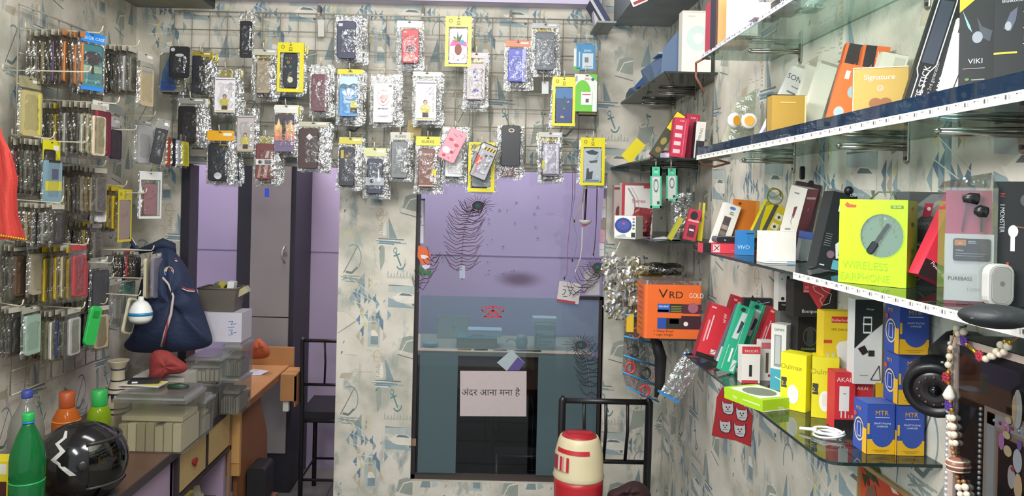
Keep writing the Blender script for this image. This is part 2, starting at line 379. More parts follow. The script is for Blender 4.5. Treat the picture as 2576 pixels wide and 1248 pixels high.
b = MB(); b.box((-2.3, -.4, -.05), (1.4, 4.8, 0), K('77756f', .35, sc=6, var=.25))
for k in range(11): b.box((-2.3, -.3 + k * .45, 0), (1.4, -.295 + k * .45, .0012), K('4c4a47'))
for k in range(9): b.box((-2.2 + k * .45, -.4, 0), (-2.195 + k * .45, 4.8, .0012), K('4c4a47'))
struct(b, 'floor')
b = MB(); b.box((-2.3, .5, 2.95), (1.4, 4.8, 3.0), K('c9c6cf', .7)); struct(b, 'ceiling')
LIL = K('d6cde6', .6, sc=4, var=.07)
b = MB(); b.box((-1.29, YB - .09, 2.61), (.53, YB - .001, 2.95), LIL); paper(b, -1.29, -(YB - .001), .53, -(YB - .09), Matrix.Translation((0, 0, 2.6095)) @ Matrix.Rotation(R(90), 4, 'X') @ Matrix.Scale(-1, 4, (0, 0, 1)), .1, .2); struct(b, 'trim_ledge')
b = MB(); b.box((XL + .001, 2.45, 2.572), (-1.29, YB - .001, 2.80), K('35373c', .5)); b.box((XL + .001, 2.45, 2.57), (-1.292, YB - .001, 2.572), K('8c8779', .6, sc=9, var=.3)); struct(b, 'trim_loft')
b = MB(); b.box((.60, 2.2, 2.535), (XN - .001, YB - .001, 2.94), K('8f979b', .6, sc=9, var=.3)); struct(b, 'trim_soffit')
# far room
FW, nt, bb = newmat('lilac_plaster_with_dark_ellipse'); gg = N(nt, 'ShaderNodeNewGeometry'); mp = N(nt, 'ShaderNodeMapping'); sp = P(1306, 703, 4.71)  # soft darker ellipse mixed into the wall's base colour
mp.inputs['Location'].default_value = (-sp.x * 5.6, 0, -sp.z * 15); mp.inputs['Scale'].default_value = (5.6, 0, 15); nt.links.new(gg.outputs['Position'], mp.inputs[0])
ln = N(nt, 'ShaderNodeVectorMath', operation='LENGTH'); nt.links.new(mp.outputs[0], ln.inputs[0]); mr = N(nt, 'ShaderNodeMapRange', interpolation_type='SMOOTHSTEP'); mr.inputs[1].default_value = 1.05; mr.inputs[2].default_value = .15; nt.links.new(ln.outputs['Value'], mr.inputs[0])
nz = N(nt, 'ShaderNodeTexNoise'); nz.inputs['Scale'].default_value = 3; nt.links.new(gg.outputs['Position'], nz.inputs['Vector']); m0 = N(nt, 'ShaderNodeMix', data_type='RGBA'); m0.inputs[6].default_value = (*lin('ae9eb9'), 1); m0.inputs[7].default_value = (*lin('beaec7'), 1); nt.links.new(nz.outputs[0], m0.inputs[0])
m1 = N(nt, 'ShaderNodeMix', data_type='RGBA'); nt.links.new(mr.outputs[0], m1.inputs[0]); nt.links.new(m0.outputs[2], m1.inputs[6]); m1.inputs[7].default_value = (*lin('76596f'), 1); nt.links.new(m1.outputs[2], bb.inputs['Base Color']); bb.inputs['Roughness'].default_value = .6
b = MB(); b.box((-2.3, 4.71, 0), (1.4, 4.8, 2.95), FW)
b.box((-2.3, 4.706, 1.345), (1.4, 4.71, 1.35), K('9d90b3', .5))
rd = random.Random(5)
for k in range(26):
    p = P(rd.choice((1262, 1285, 1230, 1120, 1300, 1350)) + rd.uniform(-9, 9), rd.uniform(480, 705), 4.70); b.disc(p.x, p.z, rd.uniform(.003, .009), 4.7045, K('76678c'), rz=.0035, n=8)
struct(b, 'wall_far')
b = MB(); b.box((-2.3, YB + .09, 0), (-2.25, 4.71, 2.95), K('b7a9d6', .6)); struct(b, 'wall_far_left')
b = MB(); b.box((1.3, YB + .09, 0), (1.35, 4.71, 2.95), K('b0a2bd', .6)); struct(b, 'wall_far_right')
b = MB(); q = [P(x, y, YB - .004) for x, y in ((848, 784), (868, 785), (896, 806), (872, 822), (849, 838))]; b.poly([v + V((0, -.004 * (i in (1, 2, 3)), 0)) for i, v in enumerate(q)][::-1], K('d9d4c6', .7)); b.poly([v + V((0, .001 - .004 * (i in (1, 2, 3)), 0)) for i, v in enumerate(q)], K('8d826e', .7))
thing(b, 'torn_paper', 'pale torn corner of wallpaper curling off the left edge of the pillar', 'paper')
# door frame (dark) round the open doorway
b = MB(); dk = K('2c2a35', .45)
b.box((-1.425, YB - .012, 0), (-1.385, YB + .10, 1.83), dk); struct(b, 'door_1')
# ---------------- wire grids ----------------
WIRE = K('b5b0a2', .35, .3); CREAMW = K('cfc8b2', .4); CHR = K('b6b1a8', .25, .9); GLE = K('1f2f2c', .15)
SG = glass('c9dcd6', .2, .93); SGD = glass('c6d2d0', .3, .92); TEAL = glass('4f7080', .05, .8, hazy=.35)
GY = 3.535
def grid(name, label, T, w, h, cell, cz):
    b = MB(); nx = round(w / cell); nz = round(h / cz)
    for i in range(nx + 1): b.tube([(w * i / nx, 0, 0), (w * i / nx, 0, h)], .0026, WIRE, 5)
    o = MB()
    for j in range(nz + 1): o.tube([(0, -.005, h * j / nz), (w, -.005, h * j / nz)], .0026 if 0 < j < nz else .0038, WIRE, 5)
    e = empty(name, T, label, 'wire grid'); link(b, 'upright_wires', e); link(o, 'crosswise_wires', e); return e
grid('wire_grid', 'long grey wire display grid fixed high on the papered back wall', Matrix.Translation((-1.462, GY, 1.865)), 1.985, .68, .0827, .085)
e = grid('wire_grid', 'wire display grid on the left wall, crowded with edge-on case packets', Matrix.Translation((XL + .035, 2.62, .98)) @ Matrix.Rotation(R(90), 4, 'Z'), .58, 1.36, .0829, .085)
for x, y in ((1065, 36), (1285, 45), (806, 34)):
    p = P(x, y, 3.57); b = MB(); b.box((p.x - .006, 3.535, p.z - .005), (p.x + .006, 3.58, p.z + .03), K('5f5a55', .4)); b.sphere((p.x, 3.535, p.z - .012), .008, K('e8e6df'))
    thing(b, 'grid_clip', {1065: 'small white knobbed clip holding the grid above the red case', 1285: 'small white knobbed clip holding the grid above the orange edged blue packet', 806: 'small white knobbed clip holding the grid beside the navy case'}[x], 'clip')
# ---------------- glass shelves, front right ----------------
def bracket(name, label, X0, X1, Y, z, plate=.035):
    e = empty(name, Matrix.Translation((X1, Y, z)), label, 'bracket'); L = X1 - X0
    b = MB(); b.tube([(0, 0, -.006), (-L, 0, -.006)], .0045, CHR, 8); b.tube([(0, 0, .004), (-L, 0, -.0005)], .003, CHR, 8); b.sphere((-L, 0, -.003), .006, CHR); link(b, 'arm', e)
    b = MB(); b.rbox(-.009, -plate, .009, plate * .55, -.004, 0, .008, CHR, T=Matrix.Rotation(R(-90), 4, 'Z')); link(b, 'wall_plate', e)
    b = MB(); b.disc(0, -plate * .7, .004, -.0055, K('6a655c', .3, .8), T=Matrix.Rotation(R(-90), 4, 'Z')); link(b, 'screw', e)
def shelf(name, label, z, x0, y0, y1, x1=XR, th=.006, mat=SG, r=.03, both=False):
    """glass board along the wall from y0 (near) to y1 (far), front edge at x0, corners rounded"""
    pts = []
    for cx, cy, a0 in ((x0 + r, y1 - r, 90), (x0 + r, y0 + r, 180)):
        pts += [(cx + r * cos(R(a0 + 90 * k / 5)), cy + r * sin(R(a0 + 90 * k / 5))) for k in range(6)]
    pts += [(x1 - .001, y0), (x1 - .001, y1)]
    e = empty(name, Matrix.Identity(4), label, 'shelf')
    b = MB(); b.prism(pts, z - th, z, mat, axis='z', side=mat); link(b, 'glass_board', e)
    b = MB(); n = len(pts)
    for i in range(n - 2): (a, c), (d, f) = pts[i], pts[i + 1]; b.add([(a, c, z - th), (d, f, z - th), (d, f, z), (a, c, z)], [(3, 2, 1, 0)], GLE)
    b.v = [(v[0] - .0006, v[1] - .0003, v[2]) for v in b.v]; link(b, 'polished_edge', e)
    return e
def led(e, X, y0, y1, z, h, blue=False):
    b = MB(); b.box((X - .003, y0, z - h), (X - .0008, y1, z), K('e9e7e2' if not blue else 'c9cbd6', .4)); link(b, 'led_strip', e)
    b = MB(); y = y0 + .004; i = 0
    while y < y1 - .02:
        for q, c in ((0, '9a958c'), (.006, '4d4c4e'), (.011, 'b8b3a8')): b.box((X - .0036, y + q, z - h * (.3 + .3 * (i % 2))), (X - .003, y + q + .0025, z - h * .2), c)
        if blue and i % 4 == 0:
            b.box((X - .004, y + .014, z - h * .75), (X - .003, y + .017, z - h * .25), BLUELED)
        y += .019; i += 1
    link(b, 'strip_marks', e)
BLUELED, nt, bb = newmat('lit_diode'); bb.inputs['Emission Color'].default_value = (.35, .4, 1, 1); bb.inputs['Emission Strength'].default_value = 6; bb.inputs['Base Color'].default_value = (.7, .7, 1, 1)
Z1, Z2, Z3, Z4 = EYE + .425, EYE + .138, EYE - .133, EYE - .455; XE = .622
e = shelf('glass_shelf', 'topmost glass shelf on the right wall, edged with a lit diode strip', Z1, XE, .45, 2.2); led(e, XE, .45, 2.18, Z1 + .003, .011, True)
e = shelf('glass_shelf', 'second glass shelf on the right wall with a dark blue lip and white strip', Z2, XE, .45, 2.22); led(e, XE, .45, 2.2, Z2 + .002, .013)
b = MB(); b.box((XE - .0005, .45, Z2 + .002), (XE + .002, 2.2, Z2 + .024), glass('3d5f86', .2, .55, hazy=.16)); link(b, 'blue_lip', e)
e = shelf('glass_shelf', 'third glass shelf on the right wall, carrying the lime wireless earphone box', Z3, XE, .45, 2.13, mat=SGD); led(e, XE, .45, 1.50, Z3 + .001, .013)
shelf('glass_shelf', 'lowest glass shelf on the right wall, carrying blue and yellow charger boxes', Z4, XE, 1.345, 2.3, mat=SGD)
for z, ys, w in ((Z1, (1.99, 1.42, .8), 'topmost'), (Z2, (2.02, 1.48, 1.16), 'second'), (Z3, (1.95, 1.2), 'third'), (Z4, (2.1, 1.5), 'lowest')):
    for i, Y in enumerate(ys): bracket('shelf_bracket', f"steel bracket {('farthest from the front', 'nearest the front', 'at the near end')[i] if len(ys) < 3 else ('at the far end', 'in the middle', 'at the near end')[i]} under the {w} right wall shelf", XR - .135, XR - .001, Y, z - .0155)
# niche shelves, behind the edge of the right wall
NZ = [EYE + .471, EYE + .163, EYE - .136, EYE - .468]
NX = [.640, .600, .625, .618]
for z, x, l, yn in zip(NZ, NX, ('topmost glass shelf in the far right niche, under a blue bag', 'second glass shelf in the far right niche, with the red and yellow boxes', 'third glass shelf in the far right niche, carrying the small speaker box', 'lowest glass shelf in the far right niche, carrying the orange tub'), (2.70, 2.72, 2.70, 2.60)):
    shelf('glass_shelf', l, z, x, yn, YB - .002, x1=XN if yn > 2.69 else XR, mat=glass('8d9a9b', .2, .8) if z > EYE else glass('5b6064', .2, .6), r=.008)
for z, w in zip(NZ, ('topmost', 'second', 'third', 'lowest')):
    bracket('shelf_bracket', f'steel bracket on the near side under the {w} niche shelf', XN - .15, XN - .001, 3.05 if w != 'topmost' else 3.12, z - .0155, .03)
    bracket('shelf_bracket', f'steel bracket on the far side under the {w} niche shelf', XN - .15, XN - .001, 3.45, z - .0155, .03)
for (y, z, l) in ((2.215, Z1 - .005, 'brown rusty wire drooping from the end of the topmost shelf strip'), (2.2, Z2 - .01, 'brown rusty wire loop at the end of the second shelf strip')):
    b = MB()
    pts = [(XE + .012, 2.165, z + .002), (XE - .004, y + .01, z - .006), (XE + .0, y + .02, z - .045), (XE + .025, y + .02, z - .09)] if z > EYE + .3 else [(XE, y - .01, z + .002), (XE + .02, y + .02, z - .012), (XE + .06, y + .03, z - .018), (XE + .10, y + .02, z - .006), (XE + .06, y + .0, z + .0), (XE + .03, y, z + .002)]
    b.tube(pts, .0035, K('8a5a45', .4), 6); thing(b, 'loose_wire', l, 'wire')
# ---------------- hanging case packets ----------------
FILM = film('fbfbfa', .07); FILME = film('fafaf8', .30, key='filme', rough=.10, crinkle=1.0); FILMD = film('e4e2da', .17, key='filmd'); 
DARKS = ['2b2b30', '3a3432', '24262e', '5b4640', '7b6d5e', '8f8678', '4a4b50', '6b3f3d', '9a9588', '39404f', 'b4ac9c']
def pouch(w, h, t, mat, seed, z0=0, z1=None):
    rd = random.Random(seed); b = MB(); nx, nz = 7, 12; vs = []
    for side in (0, 1):
        for j in range(nz + 1):
            for i in range(nx + 1):
                u, v = i / nx, j / nz; e = min(1, 5 * min(u, 1 - u)) * min(1, 6 * min(v, max(0, .84 - v)) if v < .84 else 0)
                y = (-t * e if side == 0 else t * .2 * e) + rd.uniform(-.0018, .0018) * (1 if 0 < i < nx else .5)
                vs.append((u * w + (rd.uniform(-.002, .002) if i in (0, nx) else 0), y, v * h))
    fs = []
    for s_ in (0, 1):
        for j in range(nz):
            for i in range(nx):
                a = s_ * (nx + 1) * (nz + 1) + j * (nx + 1) + i; q = (a, a + 1, a + nx + 2, a + nx + 1); fs.append(q if s_ == 0 else q[::-1])
    core = [q for q in fs if 1 <= (q[0] % (nx + 1)) <= 4]; rim = [q for q in fs if not 1 <= (q[0] % (nx + 1)) <= 4]
    b.add(vs, core, mat); b.add(vs, rim, FILME if mat is FILM else mat); return b
SEED = [0]
def packet(f, label, case=None, D=(), border=None, head=None, htext=None, filmm=None, case_l=None, group=None, name='case_packet', cat='case packet', hh=.17, window=None, t=.011, low=0, kd=.011, hcol=None):
    """f = (matrix, w, h). case = (colour, u0, v0, u1, v1) on the packet face"""
    M, w, h = f; SEED[0] += 1
    e = empty(name, M, label, cat, group)
    if case:
        c, u0, v0, u1, v1 = case[:5]; cw, chh = (u1 - u0) * w, (v1 - v0) * h
        b = MB(); cm = c if not isinstance(c, str) else K(c, .38)
        b.rbox(0, 0, cw, chh, -kd, 0, min(cw, chh) * .13, cm)
        D2 = MB(); deco(b, D, cw, chh, kd)
        b.v = [(x + u0 * w, y - (kd + .0 if abs(y) < .003 and y < -.0003 else 0), z + v0 * h) for x, y, z in b.v]
        link(b, 'phone_case', e)
    if border:
        b = MB(); x0, z0, x1, z1 = window or (.12, .06, .88, .80)
        x0 *= w; x1 *= w; z0 *= h; z1 *= h; y = -t - .001; m = K(border, .3)
        b.poly([(0, .001, 0), (w, .001, 0), (w, y, z0), (0, y, z0)][0:0] or [(0, y, 0), (w, y, 0), (w, y, z0), (0, y, z0)], m); b.poly([(0, y, z1), (w, y, z1), (w, y, h), (0, y, h)], m)
        b.poly([(0, y, z0), (x0, y, z0), (x0, y, z1), (0, y, z1)], m); b.poly([(x1, y, z0), (w, y, z0), (w, y, z1), (x1, y, z1)], m)
        b.box((0, y + .0003, 0), (w, y + .0008, z0), m); b.box((0, y + .0003, z1), (w, y + .0008, h), m)
        if htext: b.text(htext, w * .5, h * .86, h * .07, y - .0006, '2a2a18', al='c')
        else:
            for cx, r in ((.2, .07), (.5, .06)): b.ring(cx * w, h * .91 - (.03 * h if cx == .5 else 0), r * w, .02 * w, y - .0006, '4a4612')
            b.box((.42 * w, y - .0006, h * .83), (.58 * w, y - .0003, h * .84), '4a4612')
        b.disc(w * .5, h * .95, w * .05, y - .0008, '5a5348', rz=h * .012); link(b, 'printed_border', e)
    if head:
        b = MB(); b.box((.02 * w, -.003, h * (1 - hh)), (.98 * w, -.002, h), K(head, .35))
        if htext: b.text(htext, w * .5, h * (1 - hh * .72), h * hh * .45, -.0036, hcol or '1d1d1d', al='c')
        else: b.box((.6 * w, -.0035, h * (1 - hh * .5)), (.9 * w, -.003, h * (1 - hh * .25)), 'e7e6e0')
        b.disc(w * .5, h * .965, w * .06, -.0038, '4b463e', rz=h * .01); link(b, 'header_card', e)
    link(pouch(w, h, t + (.002 if not border else -.001), filmm or FILM, SEED[0]), 'clear_pouch', e)
    return e
def wire_hook(p0, p1, label, tip=.03, r=.0024, tipx=-.3):
    p0 = V(p0); p1 = V(p1); d = (p1 - p0).normalized(); b = MB()
    pts = [p0, p0.lerp(p1, .5), p1, p1 + d * tip * .35 + V((0, 0, tip * .35)), p1 + d * tip * .5 + V((0, 0, tip))]
    b.tube([q - p0 for q in pts], r, CREAMW, 6); b.tube([(0, 0, 0), (0, 0, .02)], r * 1.5, CREAMW, 6)
    return thing(b, 'wire_hook', label, 'hook', Matrix.Translation(p0))
BACKPROTO = []
def proto_back(k):
    """a packet hanging out of sight behind another one; built once, then copied"""
    rd = random.Random(k + 50); M = Matrix.Translation((0, 0, 0)); c = DARKS[k % len(DARKS)]
    hd = [None, 'd8c81e', None, None, 'e8e6e0', None, 'd8c81e', None][k % 8]
    return packet((M, .1, .2), 'x', case=(c, .14, .06, .84, .78), head=hd, name='case_packet')
def copy_tree(o, M):
    c = o.copy(); COL.objects.link(c); c.matrix_world = M
    for ch in o.children: d = ch.copy(); COL.objects.link(d); d.parent = c
    return c
PROT = {}
def backpack(k, M, label, group):
    if k not in PROT: o = PROT[k] = proto_back(k); o.matrix_world = M
    else: o = copy_tree(PROT[k], M)
    return tag(o, label, 'case packet', group)
NB = [0]
def stack(short, label, rect, tilt=0, n=3, Y=3.33, lean=.0, hook=True, sp=.009, drop=.006, **k):
    """rect = px of the front packet (x0, y0, x1, y1); tilt = px the top is shifted"""
    x0, y0, x1, y1 = rect; f = fr((x0, y1), (x1, y1 + .02 * (x1 - x0)), (x0 + tilt, y0), Y, dt=lean)
    e = packet(f, label, **k); rd = random.Random(x0 * 7 + y0); M, w, h = f
    for i in range(1, n + 1):
        kk = rd.randrange(8); a = rd.uniform(-4, 4)
        T = M @ Matrix.Translation((w * .5 + rd.uniform(-.006, .008), i * .0205 + .002, h)) @ Matrix.Rotation(R(a), 4, 'Y') @ Matrix.Diagonal((w / .1 * rd.uniform(.93, 1.05), .9, h / .2 * rd.uniform(.98, 1.07), 1)) @ Matrix.Translation((-.05, 0, -.2))
        NB[0] += 1; backpack(kk, T, f'packet hanging half hidden behind the {short}', f'packets behind the {short}')
    if hook:
        c = M @ V((w * .5, 0, h * .955)); p0 = V((c.x + .0, GY - .006, c.z + .03))
        wire_hook(p0, (c.x, c.y - .012, c.z + .006), f'wire hook on the back grid holding the {short}')
    return e
YEL = 'dfd21c'
RG = [('F', 'o', .22, .86, .09, .03, '4e8a52'), ('F', 'o', .50, .86, .09, .03, 'a8504a'), ('F', 'o', .34, .74, .10, .035, 'cdb667'), ('F', 'o', .68, .74, .09, .02, '33507a'), ('F', 'o', .5, .61, .09, .035, '3f8f7c'), ('F', 'c', .5, .22, .2, 'c9c4a4', .09)]
CAM = lambda u=.16, v=.88, c='d0d0cc': ('F', 'c', u, v, .11, c, .06)
def WOMAN(): return [('F', 'r', 0, 0, 1, 1, 'e4e0e4'), ('F', 'r', .03, .93, .97, .955, '6d5a80'), ('F', 'p', [(.5, .72), (.72, .86), (.9, .80), (.72, .64)], 'b9b6c2'), ('F', 'p', [(.56, .72), (.73, .83), (.84, .79), (.7, .68)], 'd8c6cb'),
    ('F', 'c', .48, .46, .10, '6b4a3c', .065), ('F', 'c', .48, .45, .065, 'd9ab8e', .045), ('F', 'p', [(.28, .20), (.24, .35), (.36, .40), (.60, .40), (.72, .35), (.68, .20)], 'cfc55a'), ('F', 'p', [(.34, .08), (.34, .2), (.64, .2), (.64, .08)], '4b3a3a'), ('F', 'r', .05, .03, .95, .055, 'b8a64c')]
SK = [('F', 'p', [(.1, .9), (.5, .95), (.85, .88), (.7, .8), (.3, .82)], '3a3f45'), ('F', 'p', [(.15, .08), (.2, .4), (.3, .42), (.34, .3), (.55, .34), (.5, .1)], '3a3f45'), ('F', 'p', [(.3, .62), (.8, .66), (.75, .58), (.4, .56)], '4b5055'), ('F', 'r', .1, .02, .9, .08, '5e7f92')]
DAT = [
 ('slim black case', 'slim black phone case packet hanging alone near the left end of the grid', (600, 28, 640, 146), -4, 0, dict(case=('232327', .12, .0, .86, .78), D=[('F', 'r', .3, .12, .7, .13, '8d8f90')])),
 ('beige leather case', 'clear zip packet with a beige leather phone case, left of the yellow ring packet', (632, 123, 697, 244), -14, 3, dict(case=('a2937c', .22, .08, .74, .76), D=[('F', 'r', .1, .6, .9, .61, '7d6c57'), ('F', 'r', 0, .97, 1, 1, '8d7c66')], head='b9b7ab', hh=.12)),
 ('black case with coloured rings', 'bright yellow packet with a black case printed with coloured rings', (698, 234, 762, 0), 0, 0, None),
 ('navy case with round hole', 'dark navy phone case with a small emblem cutout over yellow packets', (842, 38, 908, 150), 0, 4, dict(case=('2b2f4d', .1, .02, .80, .86), D=[('F', 'r', .06, .86, .28, .94, 'c9cad0'), ('F', 'c', .44, .68, .1, 'd5d6da', .045), ('F', 'c', .55, .75, .03, 'd5d6da', .02)], hh=.1)),
 ('red case', 'plain red phone case in a clear packet with white heading strip', (996, 52, 1060, 176), 2, 3, dict(case=('c43a42', .22, .14, .88, .82), D=[('F', 'r', .1, .9, .3, .94, 'dcb0ae'), ('F', 'c', .5, .42, .22, '2b2428', .1), ('F', 'p', [(.1, .05), (.3, .24), (.75, .25), (.95, .08)], 'd98a77')], head='dcdbe0', hh=.14)),
 ('pink pineapple case', 'yellow packet with a pink case printed with a pineapple and flowers', (1119, 42, 1185, 168), 2, 2, dict(case=('e9c9dc', .16, .06, .84, .76), border=YEL, window=(.13, .05, .86, .79), D=[('F', 'p', [(.02, .5), (.2, .68), (.95, .62), (.98, .48), (.7, .52)], 'd567a4'), ('F', 'c', .5, .40, .2, '8e4a3a', .16), ('F', 'p', [(.35, .6), (.2, .78), (.42, .72), (.45, .93), (.52, .74), (.72, .85), (.62, .64)], '3f6f52'), ('F', 'c', .36, .68, .08, 'd9913c', .04), ('F', 'c', .72, .62, .11, '3fa0b8', .055), ('F', 'c', .5, .1, .07, '2a2428', .01), ('F', 's', [(.1, .3), (.3, .2), (.2, .1)], .03, 'b892a8'), ('F', 's', [(.8, .3), (.9, .2), (.7, .12)], .03, '9b7c92')])),
 ('clear case with violet writing', 'clear packet with a see-through case marked in violet writing', (1166, 132, 1226, 270), 0, 3, dict(case=('b9aeb0', .12, .14, .88, .80), D=[('F', 's', [(.5, .85), (.35, .75), (.6, .7), (.4, .62), (.62, .55), (.42, .48)], .1, '8c84b8'), ('F', 'p', [(.3, .2), (.36, .27), (.5, .3), (.64, .27), (.7, .2)], '5f55a8'), ('F', 'r', .2, .1, .4, .12, '6d6a70')], head='c9b0b4', hh=.10)),
 ('orange edged blue packet', 'orange ended packet with a glossy violet blue phone case', (1268, 102, 1334, 220), 3, 2, dict(case=('4a50b8', .14, .12, .82, .82), D=[CAM(.5, .88, '9aa0d8'), ('F', 'r', .78, 0, .98, 1, 'a9aee0')], head='c9683c', hh=.13, low=1)),
 ('grey leather box case', 'flat box packet with a dark grey textured leather case', (1336, 58, 1404, 184), 0, 2, dict(case=('565e68', .14, .06, .84, .82), D=[('F', 'r', .42, .06, .56, .14, '8b939a'), ('F', 'r', .03, .03, .97, .035, '3f464e'), ('F', 'r', .03, .96, .97, .965, '3f464e')], head='a9a8a8', hh=.10)),
 ('yellow whale packet', 'yellow packet with a deep blue case showing a diving shape, right part of grid', (1388, 194, 1445, 317), 0, 2, dict(case=('2f4478', .14, .06, .88, .78), border=YEL, D=[('F', 'r', 0, .7, 1, 1, '4a78a8'), ('F', 'p', [(.4, .5), (.5, .78), (.62, .72), (.6, .5), (.75, .44), (.25, .44)], '3e5a66'), ('F', 'p', [(.45, .4), (.5, .45), (.55, .4)], 'b8b04c'), ('F', 'r', .3, .14, .5, .2, 'a8a070')])),
 ('maroon case with silver hole', 'maroon phone case with a round silver hole in a crinkled clear packet', (777, 162, 836, 290), 0, 4, dict(case=('6a4048', .12, .08, .78, .80), D=[('F', 'r', .06, .72, .2, .88, '8b6a70'), ('F', 'c', .48, .74, .12, 'c9c6c6', .055), ('F', 'r', .84, 0, .98, 1, '8e6f72')])),
 ('blue sport logo case', 'sky blue printed phone case with a white three leaf logo', (846, 174, 912, 306), 2, 4, dict(case=('4f92cc', .12, .10, .80, .86), D=[('F', 'r', 0, .72, 1, 1, 'c2d4dc'), ('F', 'p', [(0, .78), (.2, .82), (.5, .78), (.8, .83), (1, .8), (1, .70), (0, .70)], '4f7488')] +
    [('F', 'p', q, 'eef2f4') for q in ([(.46, .52), (.38, .66), (.5, .72), (.62, .66), (.54, .52)], [(.14, .62), (.2, .55), (.4, .5), (.40, .58), (.3, .66)], [(.86, .62), (.8, .55), (.6, .5), (.60, .58), (.7, .66)])] + [('F', 'r', .2, .475, .8, .49, 'eef2f4'), ('F', 'r', .3, .445, .7, .46, 'eef2f4'), ('F', 't', .45, .34, .09, 'adidas', 'f2f4f6'), ('F', 'r', .62, .08, .98, .36, '3a3a22'), ('F', 'r', .64, .22, .98, .38, 'd6cb28')], head='d6cb28', htext='CASE', hh=.09)),
 ('white rose card packet', 'crinkled clear packet with a white card showing a round rose phone picture', (930, 186, 1005, 313), 0, 2, dict(case=('e6e1e2', .12, .04, .78, .82), D=[('F', 'o', .5, .62, .30, .02, 'c79c96', .20), ('F', 'p', [(.3, .62), (.45, .72), (.72, .68), (.72, .6), (.5, .54)], 'dcb3ac'), ('F', 'p', [(.3, .6), (.5, .52), (.72, .6), (.5, .48)], '9a6a6a'), ('F', 'r', .25, .33, .75, .36, '6a6284'), ('F', 't', .5, .40, .05, 'S7', '6a6284'), ('F', 'r', .3, .14, .7, .15, 'a39aa0'), ('F', 'r', .25, .18, .8, .19, 'a39aa0'), ('F', 'r', .78, .9, .92, .95, '8a8088')])),
 ('centre yellow blouse card packet', 'white card packet with a person in yellow blouse, in the middle of the grid', (1036, 180, 1108, 311), 0, 4, dict(case=('e4e0e4', .12, .06, .84, .82), D=WOMAN(), head='cfcdc6', hh=.09)),
 ('left yellow blouse card packet', 'white card packet with a person in yellow blouse, at left of the grid', (535, 172, 602, 290), 0, 2, dict(case=('e4e0e4', .1, .06, .86, .80), D=WOMAN())),
 ('dim yellow blouse card packet', 'dim white card packet with a person in yellow blouse, behind the orange headed packet', (592, 272, 646, 386), 0, 1, dict(case=('b8b0ae', .1, .04, .9, .84), D=WOMAN()[1:])),
 ('black wallet case', 'wide clear packet with a flat black wallet phone case', (446, 246, 516, 364), 0, 2, dict(case=('221f20', .05, .04, .66, .82), head='8f8d86', hh=.12)),
 ('orange headed black case packet', 'packet with orange yellow heading and a black case with a round silver hole', (518, 328, 588, 462), 2, 5, dict(case=('24272c', .10, .06, .78, .76), D=[('F', 'c', .52, .13, .2, 'c6c8c8', .09), ('F', 'r', .55, .94, 1, .97, '8a7a1c')], head='e0a420', hh=.19)),
 ('sunset case', 'phone case printed with a violet and orange sunset in a clear packet', (688, 264, 750, 386), 4, 3, dict(case=('d99a6a', .06, .04, .84, .80), D=[('F', 'r', 0, 0, 1, .3, '6f6180'), ('F', 'p', [(0, .3), (0, .42), (1, .42), (1, .3)], 'c97f6c'), ('F', 'r', 0, .58, 1, .8, 'e0b274'), ('F', 'r', 0, .72, 1, 1, '4b4450'), ('F', 'p', [(.05, .62), (.2, .9), (.35, .62)], 'e8c584'), ('F', 'p', [(.6, .66), (.8, .84), (.95, .64)], 'dca868'), ('F', 'p', [(.4, .35), (.36, .8), (.5, .95), (.58, .6), (.5, .3)], '3a3036')], head='d9d8d2', hh=.16)),
 ('maroon striped case', 'maroon case with pale slanting stripes and a white belly band', (638, 342, 700, 462), 0, 4, dict(case=('6f3f3d', .1, .10, .82, .84), D=[('F', 'p', [(.5, .6), (.62, .8), (.76, .8), (.7, .6)], 'cbaea2'), ('F', 'p', [(.1, .04), (.2, .4), (.32, .4), (.24, .04)], 'b08a80'), ('F', 'p', [(.42, .04), (.52, .4), (.72, .4), (.62, .04)], 'b08a80'), ('F', 'r', 0, .4, 1, .56, 'd6d1cf'), ('F', 'c', .25, .48, .12, '333', .05)[:0] or ('F', 'c', .25, .48, .12, '33333a', .05), ('F', 'r', .5, .42, .9, .54, '6b6a70')])),
 ('dark brown diamond case', 'dark brown phone case with a pale diamond shaped cutout', (748, 306, 826, 428), 8, 5, dict(case=('3f2a28', .04, .04, .66, .86), D=[('F', 'p', [(.56, .70), (.74, .78), (.56, .87), (.38, .78)], 'd9d6d2')], head='b8b49c', hh=.1)),
 ('black case with gold strip', 'black phone case with a gold camera strip, left of the belly band packet', (850, 345, 910, 475), 0, 3, dict(case=('232530', .05, .06, .68, .80), D=[('F', 'r', .1, .72, .3, .93, 'b6a038'), ('F', 'c', .52, .78, .1, 'a08c30', .04)], head='c2b93a', hh=.13)),
 ('navy case with belly band', 'navy case with a clear printed belly band in a glossy packet', (912, 372, 970, 494), 0, 4, dict(case=('2a3247', .2, .06, .86, .78), D=[('F', 'r', -.1, .24, 1.1, .46, 'a9adb4'), ('F', 'c', .3, .36, .12, '2a2a30', .06), ('F', 'c', .25, .86, .1, '7a8494', .03), ('F', 'r', .7, .4, .78, .7, 'd5dadf'), ('F', 'r', .35, .6, .45, .66, 'c9ccd0')], head='c6c58c', hh=.17)),
 ('grey ring case', 'smoky grey case with a round hole, under a torn plastic heading', (980, 332, 1032, 452), 0, 3, dict(case=('6f7375', .08, .04, .84, .80), D=[('F', 'o', .5, .72, .16, .04, '9ea2a4', .09), ('F', 'c', .5, .72, .12, 'b9bbbb', .065), ('F', 's', [(.25, .95), (.42, .78)], .05, '8c9092'), ('F', 'r', .5, .46, .75, .5, 'c9c8c2')], head='bcbab0', htext='KUKKE', hh=.16)),
